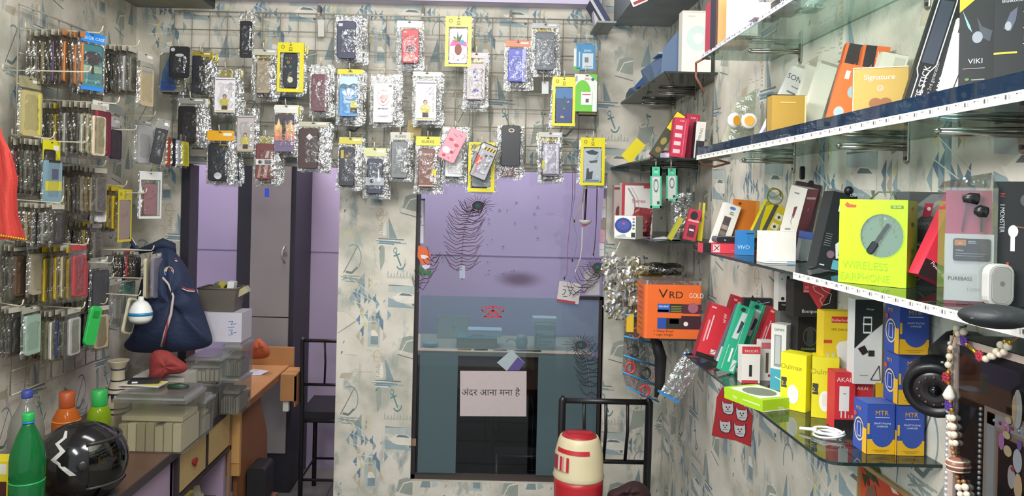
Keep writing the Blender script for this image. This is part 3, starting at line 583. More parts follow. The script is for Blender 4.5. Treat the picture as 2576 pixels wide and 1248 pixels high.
 ('brown leather case', 'brown leather case packet under a yellow printed heading', (1043, 343, 1106, 484), 0, 4, dict(case=('7a4a3c', .14, .10, .78, .78), D=[('F', 'r', .04, .82, .2, .94, 'b9b5b8'), ('F', 'c', .6, .62, .06, 'd9c9bc', .03), ('F', 'r', .02, .02, .98, .05, 'c9ab98'), ('F', 'r', .82, .30, 1.12, .46, 'd6cb28'), ('F', 'r', .74, .14, 1.1, .24, 'dcd9d4')], head='d6cb28', htext='KUKKE', hh=.16)),
 ('white case packet', 'clear packet with a glossy white case, half covered by the pink case', (1112, 318, 1174, 458), 0, 3, dict(case=('d9dadb', .12, .10, .80, .80))),
 ('yellow backed packet', 'yellow edged clear packet under the tilted grey sticker case', (1177, 358, 1243, 482), 0, 3, dict(case=('8c9394', .14, .10, .84, .74), border=YEL, window=(.1, .07, .86, .97))),
 ('plain black case', 'matt black phone case with an oval camera hole above the glass pane', (1252, 316, 1314, 446), 0, 3, dict(case=('23252d', .12, .22, .88, 1.0), D=[('F', 'c', .52, .88, .16, 'cfc6b4', .05), ('F', 'c', .52, .88, .11, '4a4238', .03)], kd=.016)),
 ('pale lilac case', 'pale lilac see-through phone case in a zip packet with a yellow tab', (1352, 332, 1412, 456), 3, 3, dict(case=('a9a4b6', .2, .12, .88, .76), D=[('F', 'r', .06, .02, .94, .05, '3a3a40'), ('F', 'r', -.04, .2, .16, .45, 'c8be34'), ('F', 'r', .12, .15, .25, .95, 'cfcbd8'), ('F', 'r', .8, .1, .9, .96, 'cfcbd8')], head='bfbdb8', hh=.1)),
 ('yellow skyline packet', 'yellow packet with a grey case printed with a black skyline, at the right end', (1458, 346, 1519, 466), 0, 3, dict(case=('a9b2b8', .12, .06, .86, .78), border=YEL, D=SK)),
]
for short, label, rect, tilt, n, k in DAT:
    if k is None:
        stack(short, label, (698, 108, 764, 232), 14, 3, case=('26282e', .24, .10, .76, .78), border=YEL, D=RG, window=(.1, .07, .84, .8)); continue
    stack(short, label, rect, tilt, n, **k)
def stackq(*a, **k): return stack(*a, **k)
stack('open blue cover packet', 'big clear packet with a torn blue inner card, under the tilted black case', (400, 120, 468, 238), 0, 1, Y=3.36, case=('7d7b6c', .05, .05, .95, .86), D=[('F', 'p', [(.05, .05), (.7, .08), (.6, .4), (.85, .9), (.4, .95), (.1, .5)], '2f5f90'), ('F', 'p', [(.05, .04), (.62, .04), (.62, .26), (.06, .3)], '2b4b96')], head='b4b2aa', hh=.1)
stack('tilted black case', 'black phone case tilted to the right with a long oval cutout', (428, 118, 478, 196), 22, 0, Y=3.28, hook=True, case=('1f2127', .0, .0, 1, 1), D=[CAM(.16, .9, 'b9bcc0'), ('F', 'c', .5, .72, .22, 'b9bdbd', .05)], kd=.01)
stack('silvery packet pile', 'pile of silvery packets with a yellow one at the back, left part of grid', (482, 130, 532, 240), 0, 4, Y=3.35, case=('2e3138', .05, .05, .5, .9), head='a08c34', hh=.12, filmm=FILMD)
stack('pink bow case', 'pink phone case with red bows, tilted over the white case packet', (1100, 405, 1142, 0), 0, 0) if False else None
f = fr((1100, 393), (1141, 413), (1128, 316), 3.27); packet(f, 'pink phone case printed with small red bows, tilted to the right', case=('dd8f9c', 0, 0, 1, 1), D=[('F', 'c', .3, .3, .22, 'e9dfe0', .10), ('F', 'c', .3, .65, .14, 'b84a58', .05), ('F', 'c', .7, .55, .14, 'b84a58', .05), ('F', 'c', .62, .3, .1, 'b03a48', .05), ('F', 'c', .3, .12, .1, 'b03a48', .04), ('F', 's', [(.3, .85), (.55, .8)], .04, 'a8606c'), ('F', 's', [(.6, .9), (.8, .86)], .04, 'a8606c'), ('F', 'c', .6, .1, .05, 'b84a58', .02)], kd=.013)
f = fr((1179, 440), (1220, 457), (1206, 352), 3.27); packet(f, 'grey sticker covered phone case with yellow hazard stripes, tilted to the right', case=('33363c', 0, 0, 1, 1), D=[('F', 'r', .05, .03, .95, .97, 'a4a4ae'), ('F', 'r', .22, .80, .95, .90, 'd2b73a')] + [('F', 'p', [(.25 + k * .17, .80), (.33 + k * .17, .80), (.40 + k * .17, .90), (.32 + k * .17, .90)], '26262a') for k in range(4)] + [('F', 'r', .04, .36, .34, .62, 'c0483c'), ('F', 't', .28, .38, .10, 'Supreme', 'e9e6e2', 90, 'l'), ('F', 't', .28, .06, .10, 'Supreme', 'c0483c', 90, 'l'), ('F', 'c', .52, .66, .07, '2b2b30', .04), ('F', 'o', .75, .5, .08, .02, '4a4a52', .045), ('F', 's', [(.4, .35), (.95, .42)], .02, '4a4a52'), ('F', 'r', .68, .68, .9, .72, '4a4a52'), CAM(.14, .88, 'cfcfd4')], kd=.01)
# memory cards and pen drive cards on the right end of the grid
def blister(rect, label, cols, D, tilt=0, Y=3.3, group=None, nm='memory_card_pack', cat='memory card pack'):
    x0, y0, x1, y1 = rect; f = fr((x0, y1), (x1, y1 + .02 * (x1 - x0)), (x0 + tilt, y0), Y)
    return carton(nm, label, cat, f, .003, cols, D, group=group)
for i, (r_, t, l) in enumerate((((1459, 112, 1497, 176), 3, 'small blue memory card pack hanging in front at the right end of grid'), ((1450, 108, 1488, 172), -5, 'small blue memory card pack fanned behind the front one'), ((1443, 122, 1478, 178), -2, 'white and green memory card pack showing behind the blue ones'))):
    blister(r_, l, '3f86b4' if i < 2 else 'd7ddd6', [('F', 'r', .14, .06, .86, .66, 'c3ccd2'), ('F', 't', .5, .72, .12, 'SDHC', 'e9eef2'), ('F', 'r', .3, .3, .55, .5, '6f7478'), ('F', 'r', .3, .12, .8, .15, '6f7478')] if i < 2 else [('F', 'r', 0, 0, 1, .2, '5fae46')], t, 3.32 + .008 * i)
blister((1444, 186, 1501, 280), 'white and lime green adapter card at the right end of grid', 'dfe2dc', [('F', 'r', 0, 0, .8, .5, '6cc03c'), ('F', 'c', .36, .5, .36, '6cc03c', .34), ('F', 'p', [(.6, 1), (1, 1), (1, .8)], '6cc03c'), ('F', 'r', .3, .18, .78, .52, 'e8eae8'), ('F', 'r', .5, .24, .64, .34, '55564c'), ('F', 'r', .35, .44, .72, .47, 'b84a48'), ('F', 't', .58, .84, .09, 'ERD', 'c23a3a'), ('F', 'c', .8, .86, .07, '2f4a9a', .04), ('F', 'r', .05, .8, .07, .95, '3a3a3a'), ('F', 'r', .1, .8, .12, .95, '3a3a3a'), ('F', 'c', .55, .96, .08, '5a5a55', .02)], 0, 3.32, nm='adapter_card', cat='adapter pack')
for k in range(3): blister((1450 + 3 * k, 190, 1503 - k, 288 + 2 * k), 'dark edged card pack hidden behind the lime green adapter card', '4c4f52', [('F', 'r', .1, .02, .9, .1, 'a89a4a')], 0, 3.345 + .02 * k, 'cards behind the lime adapter card', 'adapter_card', 'adapter pack')
for (x, y, l) in ((1475, 105, 'memory card packs'), (1472, 183, 'lime adapter card')): p = P(x, y, 3.31); wire_hook((p.x, GY, p.z + .01), (p.x, 3.3, p.z), f'wire hook on the back grid holding the {l}')
# empty hooks, tags and scraps
for (x, y, l) in ((395, 90, 'bare wire hook sticking out at the left end of the back grid'), (1368, 190, 'bare wire hook under the grey leather box case'), (810, 150, 'bare wire hook above the maroon case'), (1320, 95, 'bare wire hook above the orange edged packet')):
    p = P(x, y, 3.35); wire_hook((p.x + .04, GY, p.z - .04), (p.x, 3.36, p.z - .02), l)
b = MB(); f = fr((1363, 236), (1380, 236), (1363, 205), 3.4); b.box((0, 0, 0), (f[1], .002, f[2]), 'd5d8d8'); b.disc(f[1] / 2, f[2] * .9, .003, -.0005, '6b6b6b'); thing(b, 'price_tag', 'small white price tag hanging under the grey leather box case', 'tag', f[0])
b = MB(); f = fr((800, 92), (815, 92), (800, 50), 3.525); b.box((0, 0, 0), (f[1], .002, f[2]), 'd5d2c8'); thing(b, 'price_tag', 'small white price tag on the grid left of the navy case', 'tag', f[0])
b = MB(); f = fr((1022, 340), (1058, 345), (1014, 300), 3.42); b.box((0, 0, 0), (f[1], .002, f[2]), 'a68f58'); b.box((.01, -.0004, f[2] * .6), (f[1] - .01, 0, f[2] * .63), '7c6a40'); thing(b, 'cardboard_tag', 'tan cardboard tag hanging above the brown leather case', 'tag', f[0])
b = MB(); f = fr((666, 496), (677, 496), (666, 474), 3.3); b.box((0, 0, 0), (f[1], .001, f[2]), '2438b0'); thing(b, 'blue_tape', 'short strip of blue tape dangling under the maroon striped case', 'tape', f[0])
# ---------------- left wall: rows of packets seen almost edge-on ----------------
NAMES = {'g': ('6f6c64', 'grey'), 'd': ('34302c', 'dark'), 'b': ('b3a688', 'beige'), 'c': ('cfc6a6', 'cream'), 'k': ('1e1d1f', 'black'), 'o': ('b8743a', 'orange brown'), 'y': ('d2b51e', 'yellow'), 'n': ('5d4330', 'brown'),
         's': ('a9a9a6', 'silver'), 'w': ('d8d6cf', 'white'), 'u': ('33406e', 'blue'), 'p': ('594563', 'purple'), 'm': ('6d2f3c', 'maroon'), 'l': ('8f84a8', 'lilac'), 't': ('a98a5c', 'tan'), 'a': ('9cc0b4', 'aqua'), 'r': ('b03c44', 'red'), 'v': ('7f8a4a', 'olive')}
SP = {}
def side_proto(k, tall=.19):
    c, nm = NAMES[k]; w, h = .098, tall; e = empty('case_packet', I4, 'x', 'x')
    b = MB(); b.rbox(.014, .012, w - .014, h * .80, -.011, 0, .01, K(c, .4)); link(b, 'phone_case', e)
    b = MB(); b.box((.01, -.007, h * .9), (w - .01, -.004, h), K('b9b4a6', .5) if k not in 'oyr' else K(c, .4)); link(b, 'header_card', e)
    b = MB(); n = 6; vs = []; rd = random.Random(ord(k))
    for s_ in (0, 1):
        for j in range(9):
            for i in range(n + 1): u, v = i / n, j / 8; ed = min(1, 4 * min(u, 1 - u)) * (1 if .05 < v < .84 else .15); vs.append((u * w, (-.013 if s_ == 0 else .002) * ed + rd.uniform(-.0015, .0015), v * h))
    fs = [(s_ * 63 + j * 7 + i, s_ * 63 + j * 7 + i + 1, s_ * 63 + j * 7 + i + 8, s_ * 63 + j * 7 + i + 7) for s_ in (0, 1) for j in range(8) for i in range(n)]
    b.add(vs, fs, FILMD); link(b, 'clear_pouch', e); return e
def side(k, X, Y, z, yaw, label, group, sc=1.0):
    M = Matrix.Translation((X, Y, z)) @ Matrix.Rotation(R(90 - yaw), 4, 'Z') @ Matrix.Diagonal((sc, 1, sc, 1)) @ Matrix.Translation((-.049, 0, -.19))
    if k not in SP: o = SP[k] = side_proto(k); o.matrix_world = M
    else: o = copy_tree(SP[k], M)
    return tag(o, label, 'case packet', group)
def lrow(cols, where, x_tip, y_top, Y, sp=.0185, yaw=8, sc=1.0, start=0, hooklab=True, hx=0):
    """cols from the wall outwards; the outermost sits just inside the hook tip seen at (x_tip, y_top)"""
    p = P(x_tip, y_top, Y); n = len(cols); rd = random.Random(int(x_tip + y_top)); xw = XL + .035
    if hooklab: wire_hook((xw, Y, p.z + .012), (p.x, Y, p.z + .002), f'cream wire hook for packets {where}', tip=.025)
    seen = {}
    for i, k in enumerate(cols):
        X = p.x - .012 - start - (n - 1 - i) * sp
        if X < xw + .012: continue
        c = NAMES[k][1]; side(k, X, Y + rd.uniform(-.006, .006), p.z + rd.uniform(-.006, .004), yaw + rd.uniform(-5, 5), f'{c} edge-on case packet {where}', f'{c} packets in the row {where}', sc * rd.uniform(.96, 1.04))
YA, YB2, YC2 = 2.66, 2.92, 3.14
def lfront(label, rect, Y, yaw=50, tilt=0, **k):
    x0, y0, x1, y1 = rect; y0, y1 = min(y0, y1), max(y0, y1); a = P(x0, y1, Y); w = .1
    # turn the packet so that its near edge is at x0 and far edge at x1
    best = None
    for q in range(0, 91, 3):
        bq = a + V((sin(R(q)), cos(R(q)), 0)) * w; u = bq.x * F / bq.y; tx = (x1 - VX) * cos(ROLL) + (y1 - VY) * sin(ROLL)
        if best is None or abs(u - tx) < best[0]: best = (abs(u - tx), q)
    q = best[1]; x = V((sin(R(q)), cos(R(q)), 0)); t = P(x0 + tilt, y0, Y); h = (t - a).length
    M = frame(a, x, V((0, 0, 1)) + (t - a).normalized() * .0 + V((x.x, x.y, 0)) * (tilt / max(1, (y1 - y0)))); return packet((M, w, h), label, **k)
lrow('ggbdpdonoo', 'at the top left of the near column', 250, 84, YA, sp=.0192, start=.036)
lfront('blue headed packet with a teal picture case, outermost of the top left row', (194, 230, 261, 76), YA - .03, case=('3f6f74', .10, .10, .86, .80), head='2c7fd0', htext='COLOR CASE', hh=.16, hcol='cfe0f0', D=[('F', 'r', .02, .02, .98, .32, '45787a'), ('F', 'r', .06, .34, .94, .5, '8fa48c'), ('F', 'c', .5, .68, .45, '3a3536', .16), ('F', 'r', .42, .3, .56, .68, '3a3536'), ('F', 'r', .1, .12, .9, .16, '5d9291'), ('F', 'r', -.05, -.08, 1.05, .02, '2c7fd0')])
lrow('usksktnkglsg', 'at the top of the middle column', 342, 118, YB2, sp=.0178)
lfront('milky beige packet, outermost at the top of the middle column', (341, 272, 384, 126), YB2 - .03, case=('b9a888', .12, .06, .88, .74), D=[('F', 'r', .1, .86, .9, .98, '9d9c9c')], head='b3afa4')
e = lfront('large yellowish translucent packet near the left wall edge', (42, 346, 99, 188), YA - .12, case=('b9ad78', .06, .04, .94, .78), head='9c9674', hh=.18, D=[('F', 'r', .8, .05, .92, .95, 'd9cf54')])
p = P(222, 181, YA - .12); wire_hook((XL + .035, YA - .12, p.z), (p.x, YA - .12, p.z), 'long cream wire hook crossing in front of the top left packets', tip=.02)
lrow('dgykskdwcc', 'in the second row of the near column', 292, 262, YA + .05, sp=.0192, start=.055)
lfront('maroon case with red edge, outermost in the second row of the near column', (228, 392, 269, 250), YA + .02, case=('6a2436', .1, .02, .98, .82), head='d5d2cc', hh=.14, D=[('F', 'r', -.05, .02, .12, .98, 'b23846'), ('F', 'r', .5, .08, .75, .1, 'a88088')])
lfront('purple-black case packet with white heading in the second row', (268, 408, 298, 292), YB2, case=('3b2f40', .08, .08, .94, .72), head='bdb9bb', hh=.22)
lfront('frosted white empty case, hanging right of the purple-black packet', (337, 412, 378, 300), YC2, case=('b9b9ba', .06, .02, .94, .90), hh=.1, head='a9a9a6')
p = P(385, 292, YC2 - .02); wire_hook((XL + .035, YC2 - .02, p.z), (p.x, YC2 - .02, p.z), 'cream wire hook above the frosted white empty case', tip=.02)
p = P(338, 327, YB2 + .06); wire_hook((XL + .035, YB2 + .06, p.z), (p.x, YB2 + .06, p.z), 'cream wire hook reaching the frosted white empty case', tip=.02)
f = fr((374, 408), (404, 414), (394, 296), 3.12, dr=.02); packet(f, 'black case in a grey headed packet, tilted beside the frosted white case', case=('1d1d22', .0, .0, 1, .78), head='8d8b88', hh=.26, D=[('F', 'c', .35, .72, .1, '777a7e', .04), ('F', 'c', .35, .9, .12, '777a7e', .03)])
for i, (c, nm) in enumerate((('c9c2b4', 'pale'), ('b4532c', 'orange'), ('22222a', 'black'), ('a9aab0', 'silver'), ('b7b02e', 'yellow green'))):
    f = fr((402 + i * 13, 422), (418 + i * 13, 424), (404 + i * 12, 322 + 4 * i), 3.22 + .012 * i, dr=.05); packet(f, f'narrow {nm} case packet in the fanned bunch beside the black wallet case', case=(c, .1, .05, .9, .8))
lrow('ggmgsgdd', 'in the third row of the near column', 128, 350, YA - .06, sp=.0178, yaw=8)
lfront('narrow yellow and blue packet in the third row of the near column', (102, 520, 147, 350), YA - .10, case=('7fa0ae', .04, .04, .96, .70), head='d8cf22', hh=.3, D=[('F', 'r', 0, .3, 1, .52, 'd3cb3a'), ('F', 'r', 0, -.04, 1, .02, 'd8cf22'), ('F', 'r', .4, .56, .8, .8, '5d5a7a'), ('F', 'r', .2, .94, .9, 1.0, '2a2a20')])
p = P(215, 358, YA - .02); wire_hook((XL + .035, YA - .02, p.z), (p.x, YA - .02, p.z), 'cream wire hook just below the maroon case with red edge', tip=.02)
lrow('sbwblgwtbg', 'of white and beige packets in the third row', 258, 420, YB2 - .05, sp=.0165, sc=.98)
lfront('plain white case packet, outermost of the white and beige row', (226, 562, 258, 440), YB2 - .08, case=('dfdfde', .3, .02, .98, .86), D=[('F', 'r', -.2, .3, .1, .8, '3a6fa8'), ('F', 'r', .4, .6, .6, .75, 'bcbcbc')], head='a8a8a2', hh=.14)
lrow('dgdvbyy', 'beside the yellow headed packet in the third row', 312, 470, YC2 - .02, sp=.0155, sc=1.0, start=.02)
lfront('yellow headed packet with a mauve brown case, low in the far column', (288, 610, 324, 476), YC2 - .06, case=('9c8a80', .08, .05, .86, .80), border='d6c81e', window=(.1, .05, .9, .8))
lfront('white framed clear box with a dusty mauve case, right end of the third row', (345, 550, 401, 430), YC2, case=('8f6a6e', .2, .08, .8, .74), D=[('F', 'r', 1.02, -.02, 1.15, 1.1, 'a9b2b0')], border='d9d9d6', window=(.07, .05, .93, .82), htext=' ')
p = P(366, 486, YC2); wire_hook((XL + .035, YC2 - .01, p.z), (p.x, YC2 - .01, p.z), 'cream wire hook left of the white framed clear box', tip=.02)
lrow('nnbtksgd', 'low in the near column under the grey packets', 150, 512, YA - .1, sp=.017, yaw=10, sc=.75)
lrow('kgsyng', 'in the small shaded row below the beige packets', 250, 560, YB2 + .04, sp=.0175, sc=.8)
lrow('ddgn', 'in the fourth row next to the wall', 62, 615, YA - .08, sp=.016)
lfront('large clear packet with a faint beige case in the fourth row', (64, 750, 118, 608), YA - .1, case=('a49a84', .1, .04, .9, .78), head='c4c2ba', hh=.14, D=[('F', 'r', .3, .1, .8, .12, '6e6554')])
lrow('tkygycyr', 'of yellow striped packets in the fourth row', 214, 618, YA, sp=.0195, sc=1.06, start=.012)
lfront('muted red case packet, outermost of the yellow striped row', (177, 762, 208, 634), YA + .03, case=('9c4a50', .05, .04, .95, .80), D=[('F', 'r', 0, 0, .3, 1, 'b83a44')], head='8d7a74', hh=.22)
lrow('ddgvk', 'behind the smoky grey packet in the fourth row', 262, 662, YB2 - .02, sp=.02, start=.04)
lfront('smoky grey packet with a green edge in the fourth row', (222, 786, 268, 650), YB2 - .05, case=('4d4e54', .08, .04, .94, .76), head='8e918a', hh=.2)
p = P(279, 662, YB2 - .07); wire_hook((XL + .035, YB2 - .07, p.z), (p.x, YB2 - .07, p.z), 'cream wire hook beside the smoky grey packet', tip=.02)
lrow('knkrnd', 'of dark combs and cables in the far column', 385, 632, YC2 + .02, sp=.0165, sc=.62, start=.06)
lfront('cream slab case hanging on edge beside the blue backpack', (359, 752, 374, 650), YC2 - .1, case=('cfc6a8', .0, .0, 1, 1), D=[('F', 'r', .3, .4, .7, .42, '8a8068')])
lfront('lilac grey packet touching the blue backpack', (376, 752, 396, 640), YC2 - .13, case=('7f7c8c', .06, .0, .94, .9), head='b4b2a8', hh=.12)
for (x, y, Y, l) in ((381, 630, YC2 - .1, 'above the cream slab case'), (360, 700, YC2 - .06, 'holding the white dome lamp'), (280, 700, YB2 + .05, 'above the white framed narrow case')):
    p = P(x, y, Y); wire_hook((XL + .035, Y, p.z), (p.x, Y, p.z), f'cream wire hook {l}', tip=.02)
lfront('red topped packet with a pale green case below the dark combs', (300, 745, 336, 690), YC2, case=('6f9c88', .1, .0, .9, .6), head='b8404c', hh=.3)
lrow('ngdd', 'in the bottom row next to the wall', 50, 772, YA - .1, sp=.016, sc=.9)
lfront('clear packet with an aqua case at the bottom left', (50, 906, 98, 776), YA - .12, case=('9fb8a8', .12, .06, .88, .84), head='a9a996', hh=.12)
lrow('tnbvwugs', 'at the bottom of the near column', 205, 778, YA + .02, sp=.0195, sc=.94, start=.02)
f = fr((208, 868), (236, 870), (212, 766), 2.72, dr=.05)
b = MB(); b.rbox(0, 0, f[1], f[2], -.006, .006, .018, K('2fb552', .3)); b.rbox(f[1] * .2, f[2] * .70, f[1] * .8, f[2] * .88, -.0075, -.006, .006, K('1f8f3e', .4)); deco(b, [('F', 'r', .2, .3, .8, .32, '249a45')], f[1], f[2], .01); thing(b, 'phone_case', 'bright green loose phone case hanging at the bottom of the left racks', 'phone case', f[0])
lrow('ksb', 'right of the bright green case', 262, 766, YB2, sp=.03, sc=.9, yaw=20)
lfront('clear packet with silver ring parts, above the patterned vase', (272, 832, 298, 704), YB2 + .02, case=('9a9892', .3, .2, .7, .6), head='a9a8a2', hh=.12)
f = fr((305, 838), (330, 842), (309, 744), 2.96, dr=.06); b = MB(); b.rbox(0, 0, f[1], f[2], -.005, .005, .014, K('d5ccac', .4)); b.rbox(.008, .008, f[1] - .008, f[2] - .008, -.006, -.005, .01, K('6f7468', .4)); thing(b, 'phone_case', 'cream framed grey case hanging left of the white dome lamp', 'phone case', f[0])
# white dome lamp
p = P(354, 786, 2.95); wire_hook((XL + .035, 2.95, p.z + .075), (p.x - .012, 2.95, p.z + .066), 'cream wire hook from which the white dome lamp hangs', tip=.02); e = empty('dome_lamp', Matrix.Translation(p), 'white dome lamp with a blue band, hanging in front of the backpack', 'lamp')
b = MB(); r = .0435; b.lathe([(.010, .062), (.011, .048), (.016, .044)] , K('d8d8d2', .4)); link(b, 'neck', e)
b = MB(); b.lathe([(.014, .046), (.026, .038), (.036, .024), (r, .004), (r + .0005, -.012), (r - .001, -.024), (r - .006, -.034)], K('e6e6e2', .3), 28); link(b, 'dome', e)
b = MB(); b.lathe([(r + .0014, .002), (r + .0018, -.010)], K('2a80ae', .3), 28); link(b, 'blue_band', e)
b = MB(); b.lathe([(r - .006, -.034), (.028, -.042), (.006, -.048)], K('6d6a66', .4), 24); link(b, 'lens', e)
# red cloth with gold fringe at the left edge
def cloth(name, label, outline, Y, col, fringe=None, amp=.012, dY=None):
    """hanging cloth from a pixel outline of paired left/right points, top to bottom, with folds and a back side"""
    rd = random.Random(4); b = MB(); n = 9; vs = []; th = .003
    for s_ in (0, 1):
        for j, (y, xa, xb) in enumerate(outline):
            for i in range(n + 1):
                u = i / n; q = P(xa + (xb - xa) * u, y, Y + (dY(u) if dY else 0) + amp * sin(u * 14 + j * .5) + s_ * th); vs.append(q)
    m = len(outline); N0 = m * (n + 1); fs = []
    for s_ in (0, 1):
        for j in range(m - 1):
            for i in range(n): a = s_ * N0 + j * (n + 1) + i; q = (a, a + n + 1, a + n + 2, a + 1); fs.append(q if s_ == 0 else q[::-1])
    b.add(vs, fs, K(col, .85, sc=200, bump=.3), True); return b
b = cloth('c', '', [(300, -30, -5), (345, -30, 8), (380, -30, 27), (420, -30, 38), (450, -30, 46), (490, -30, 42), (540, -30, 46), (590, -30, 62), (603, -30, 66)], 2.2, 'c9443c')
e = empty('red_cloth', I4, 'red cloth with a gold fringe hanging at the far left edge', 'cloth'); link(b, 'fabric', e)
b = MB()
for k in range(16): p = P(-28 + k * 6.2, 588 + k * 1.0, 2.19); b.sphere(p, .0045, K('c9902c', .3, .6), 6, 4)
link(b, 'gold_fringe', e)
# ---------------- boxes on the right shelves ----------------
def pyz(x, Y, z): return VY + ((EYE - z) * F / Y + (x - VX) * sin(ROLL)) / cos(ROLL)
def Yof(x, y, z): return PZ(x, y, z).y
def bx(x, Y, z, w, h, a=0, yaw=0, back=0):
    """resting corner at pixel x and depth Y on height z; w and h are pixel sizes at that depth; a = lean to the right in degrees"""
    for _ in range(14):                       # keep the box clear of the wall
        c = P(x, pyz(x, Y, z), Y).x + (w * cos(R(yaw)) * Y / F if a <= 0 else 0) + max(0, h * sin(R(a)) * Y / F) + (max(0, -sin(R(yaw))) * .045 if True else 0)
        if c < XR - .003 or Y > 2.6: break
        Y *= .988
    s = Y / F; w *= s; h *= s; q = P(x, pyz(x, Y, z), Y); q.z = z + .0006
    M = Matrix.Rotation(R(yaw), 4, 'Z') @ Matrix.Rotation(R(a), 4, 'Y') @ Matrix.Rotation(R(-back), 4, 'X')
    if a > 0: q = q - (M.to_3x3() @ V((w, 0, 0)))
    return (Matrix.Translation(q) @ M, w, h)
CT = 'phone accessory box'; AB = 'accessory_box'
# --- third shelf
Y = 2.04
carton('flat_box', 'flat bright red box with a black end, far end of the third shelf', 'box', bx(1768, Y, Z3, 158, 24), .05, 'd23c4a', [('F', 'r', 0, 0, .13, 1, '1c1b1e'), ('F', 'r', .16, .1, .27, .9, 'e2b4b4'), ('F', 's', [(.17, .2), (.26, .8)], .012, '3a2226'), ('F', 's', [(.18, .8), (.25, .3)], .012, '3a2226'), ('F', 'r', .45, .28, .98, .32, 'e79a9f'), ('F', 'r', .7, .45, .85, .5, 'f0c8ca'), ('T', 'r', 0, 0, .13, 1, '1c1b1e')])
for i, (x0, x1, c, l) in enumerate(((1799, 1856, '2b2c30', 'black rounded fitness band box lying on the flat red box'), (1850, 1908, '23241f', 'black band box with a green rim lying on the flat red box'))):
    b = MB(); q = P(x0, 620, Y + .012); q.z = Z3 + .024 * Y / 2.04 + .0045; w = (x1 - x0) * Y / F; b.rbox(0, 0, w, .017, 0, .035, .007, K('55565a' if i == 0 else '8a9438', .3)); b.rbox(.004, .002, w - .003, .015, -.0012, 0, .006, K(c, .25)); b.text('77' if i else 'hi', w * .4, .005, .007, -.0016, 'd8d8d8'); thing(b, 'band_box', l, 'band box', Matrix.Translation(q))
carton(AB, 'tall white box with dark picture window and orange side, leaning on the third shelf', CT, bx(1826, 2.105, Z3, 39, 118, 18), .035, 'ddd9d2', [('F', 'r', .16, .14, .62, .72, '5b4a44')] + [('F', 'r', .2, .16 + k * .14, .58, .25 + k * .14, ('8e837c', '76706c', '9a8f88', '4a4547')[k]) for k in range(4)] + [('F', 'c', .5, .92, .2, '4a78b8', .035), ('F', 'c', .78, .14, .15, 'c9714a', .05), ('F', 'r', .4, .78, .7, .80, '77746f'), ('F', 'r', .42, .82, .66, .84, '77746f')], right='c46228')
carton(AB, 'orange box standing behind the white picture window box', CT, bx(1900, 2.125, Z3, 62, 128, 4), .02, 'cf7428', [('F', 't', .62, .1, .12, 'HTOUM', '8a4a1c', 90), ('F', 'c', .2, .92, .07, '7a3c14', .03), ('F', 'r', .86, 0, 1, 1, 'd2922e')])
carton(AB, 'small blue box in front of the yellow leaning packs', CT, bx(1857, 1.98, Z3, 40, 62, 0, 0), .03, '2f7fc0', [('F', 't', .32, .25, .22, 'VIVO', 'c9dcee'), ('F', 'r', .5, .86, .95, .9, '2a2f3a'), ('F', 'r', .62, .2, .64, .9, '256ba6')])
b_ = bx(1912, 2.06, Z3, 42, 128, 24); carton(AB, 'yellow topped pack with a grey lower side, leaning right behind the small blue box', CT, b_, .02, 'ddc90f', [('F', 'p', [(0, 0), (.7, 0), (.25, .55), (.1, .9), (0, .9)], '6f7370'), ('F', 'p', [(0, .9), (.1, .9), (.5, 1), (0, 1)], 'a19a2c')], right='c9b60c')
carton(AB, 'narrow yellow box with four white icon squares, leaning right', CT, bx(1927, 1.99, Z3, 27, 128, 25), .03, 'cbb51d', [('F', 'r', .15, .12 + k * .2, .85, .25 + k * .2, 'dedbc2') for k in range(4)] + [('F', 'c', .5, .18 + k * .2, .14, '4a4636', .03) for k in range(4)], left='2c3438')
b = MB(); q = P(1950, 495, 2.0); b.ring(0, 0, .022, .003, 0, K('6f6b2c', .3)); b.tube([(.018 * cos(t * .6), .004, .018 * sin(t * .6) + .002 * t) for t in range(11)], .0016, '8a8434', 5); thing(b, 'coiled_cable', 'coiled olive cable poking up behind the narrow yellow icon box', 'cable', Matrix.Translation(q))
carton(AB, 'dark maroon box standing behind the white and maroon earphone box', CT, bx(2030, 1.98, Z3, 62, 192, 10), .012, '3f2b30', [('F', 'c', .55, 1.0, .12, '1c1c20', .04)])
carton('earphone_box', 'white fronted earphone box with a maroon side, red buds drawn on it', 'earphone box', bx(1985, 1.83, Z3, 44, 185, 14, -52), .052, 'd5cfc6', [('F', 'p', [(.5, .72), (.68, .74), (.62, .58), (.5, .56)], '6b2a34'), ('F', 'p', [(.4, .4), (.55, .42), (.52, .28), (.38, .26)], '6b2a34'), ('F', 's', [(.55, .6), (.5, .52), (.6, .48)], .04, '97909a'), ('F', 's', [(.42, .28), (.6, .16), (.5, .1)], .04, '9a8f94'), ('F', 'r', .3, .9, .6, .92, '8a8288'), ('R', 'r', .1, .86, .9, .89, 'e0c4c8'), ('R', 't', .5, .7, .05, 'D', 'e0c4c8'), ('R', 'r', .2, .2, .6, .22, 'c58d98'), ('R', 'r', .2, .16, .7, .18, 'c58d98')], right='8c3c50')
b = MB(); q = P(2018, 448, 1.9); b.rbox(-.006, -.004, .006, .03, -.004, .004, .005, K('19191b', .4)); thing(b, 'hang_clip', 'black round hanging clip on top of the maroon boxes', 'clip', Matrix.Translation(q))
carton(AB, 'grey blister pack standing between the maroon box and the black earbud box', CT, bx(2080, 1.72, Z3, 42, 190, 16), .02, '7f8184', [('F', 'r', .1, .86, .9, .97, '8e9096'), ('F', 'c', .5, .92, .1, '5b5d60', .02), ('F', 'r', .2, .12, .8, .3, '9ea1a4'), ('F', 'p', [(.0, .3), (.4, .3), (.5, .8), (.1, .84)], '595d62'), ('F', 'c', .5, .7, .3, '3c3f44', .06), ('F', 'r', .3, .38, .6, .6, '7d8186')])
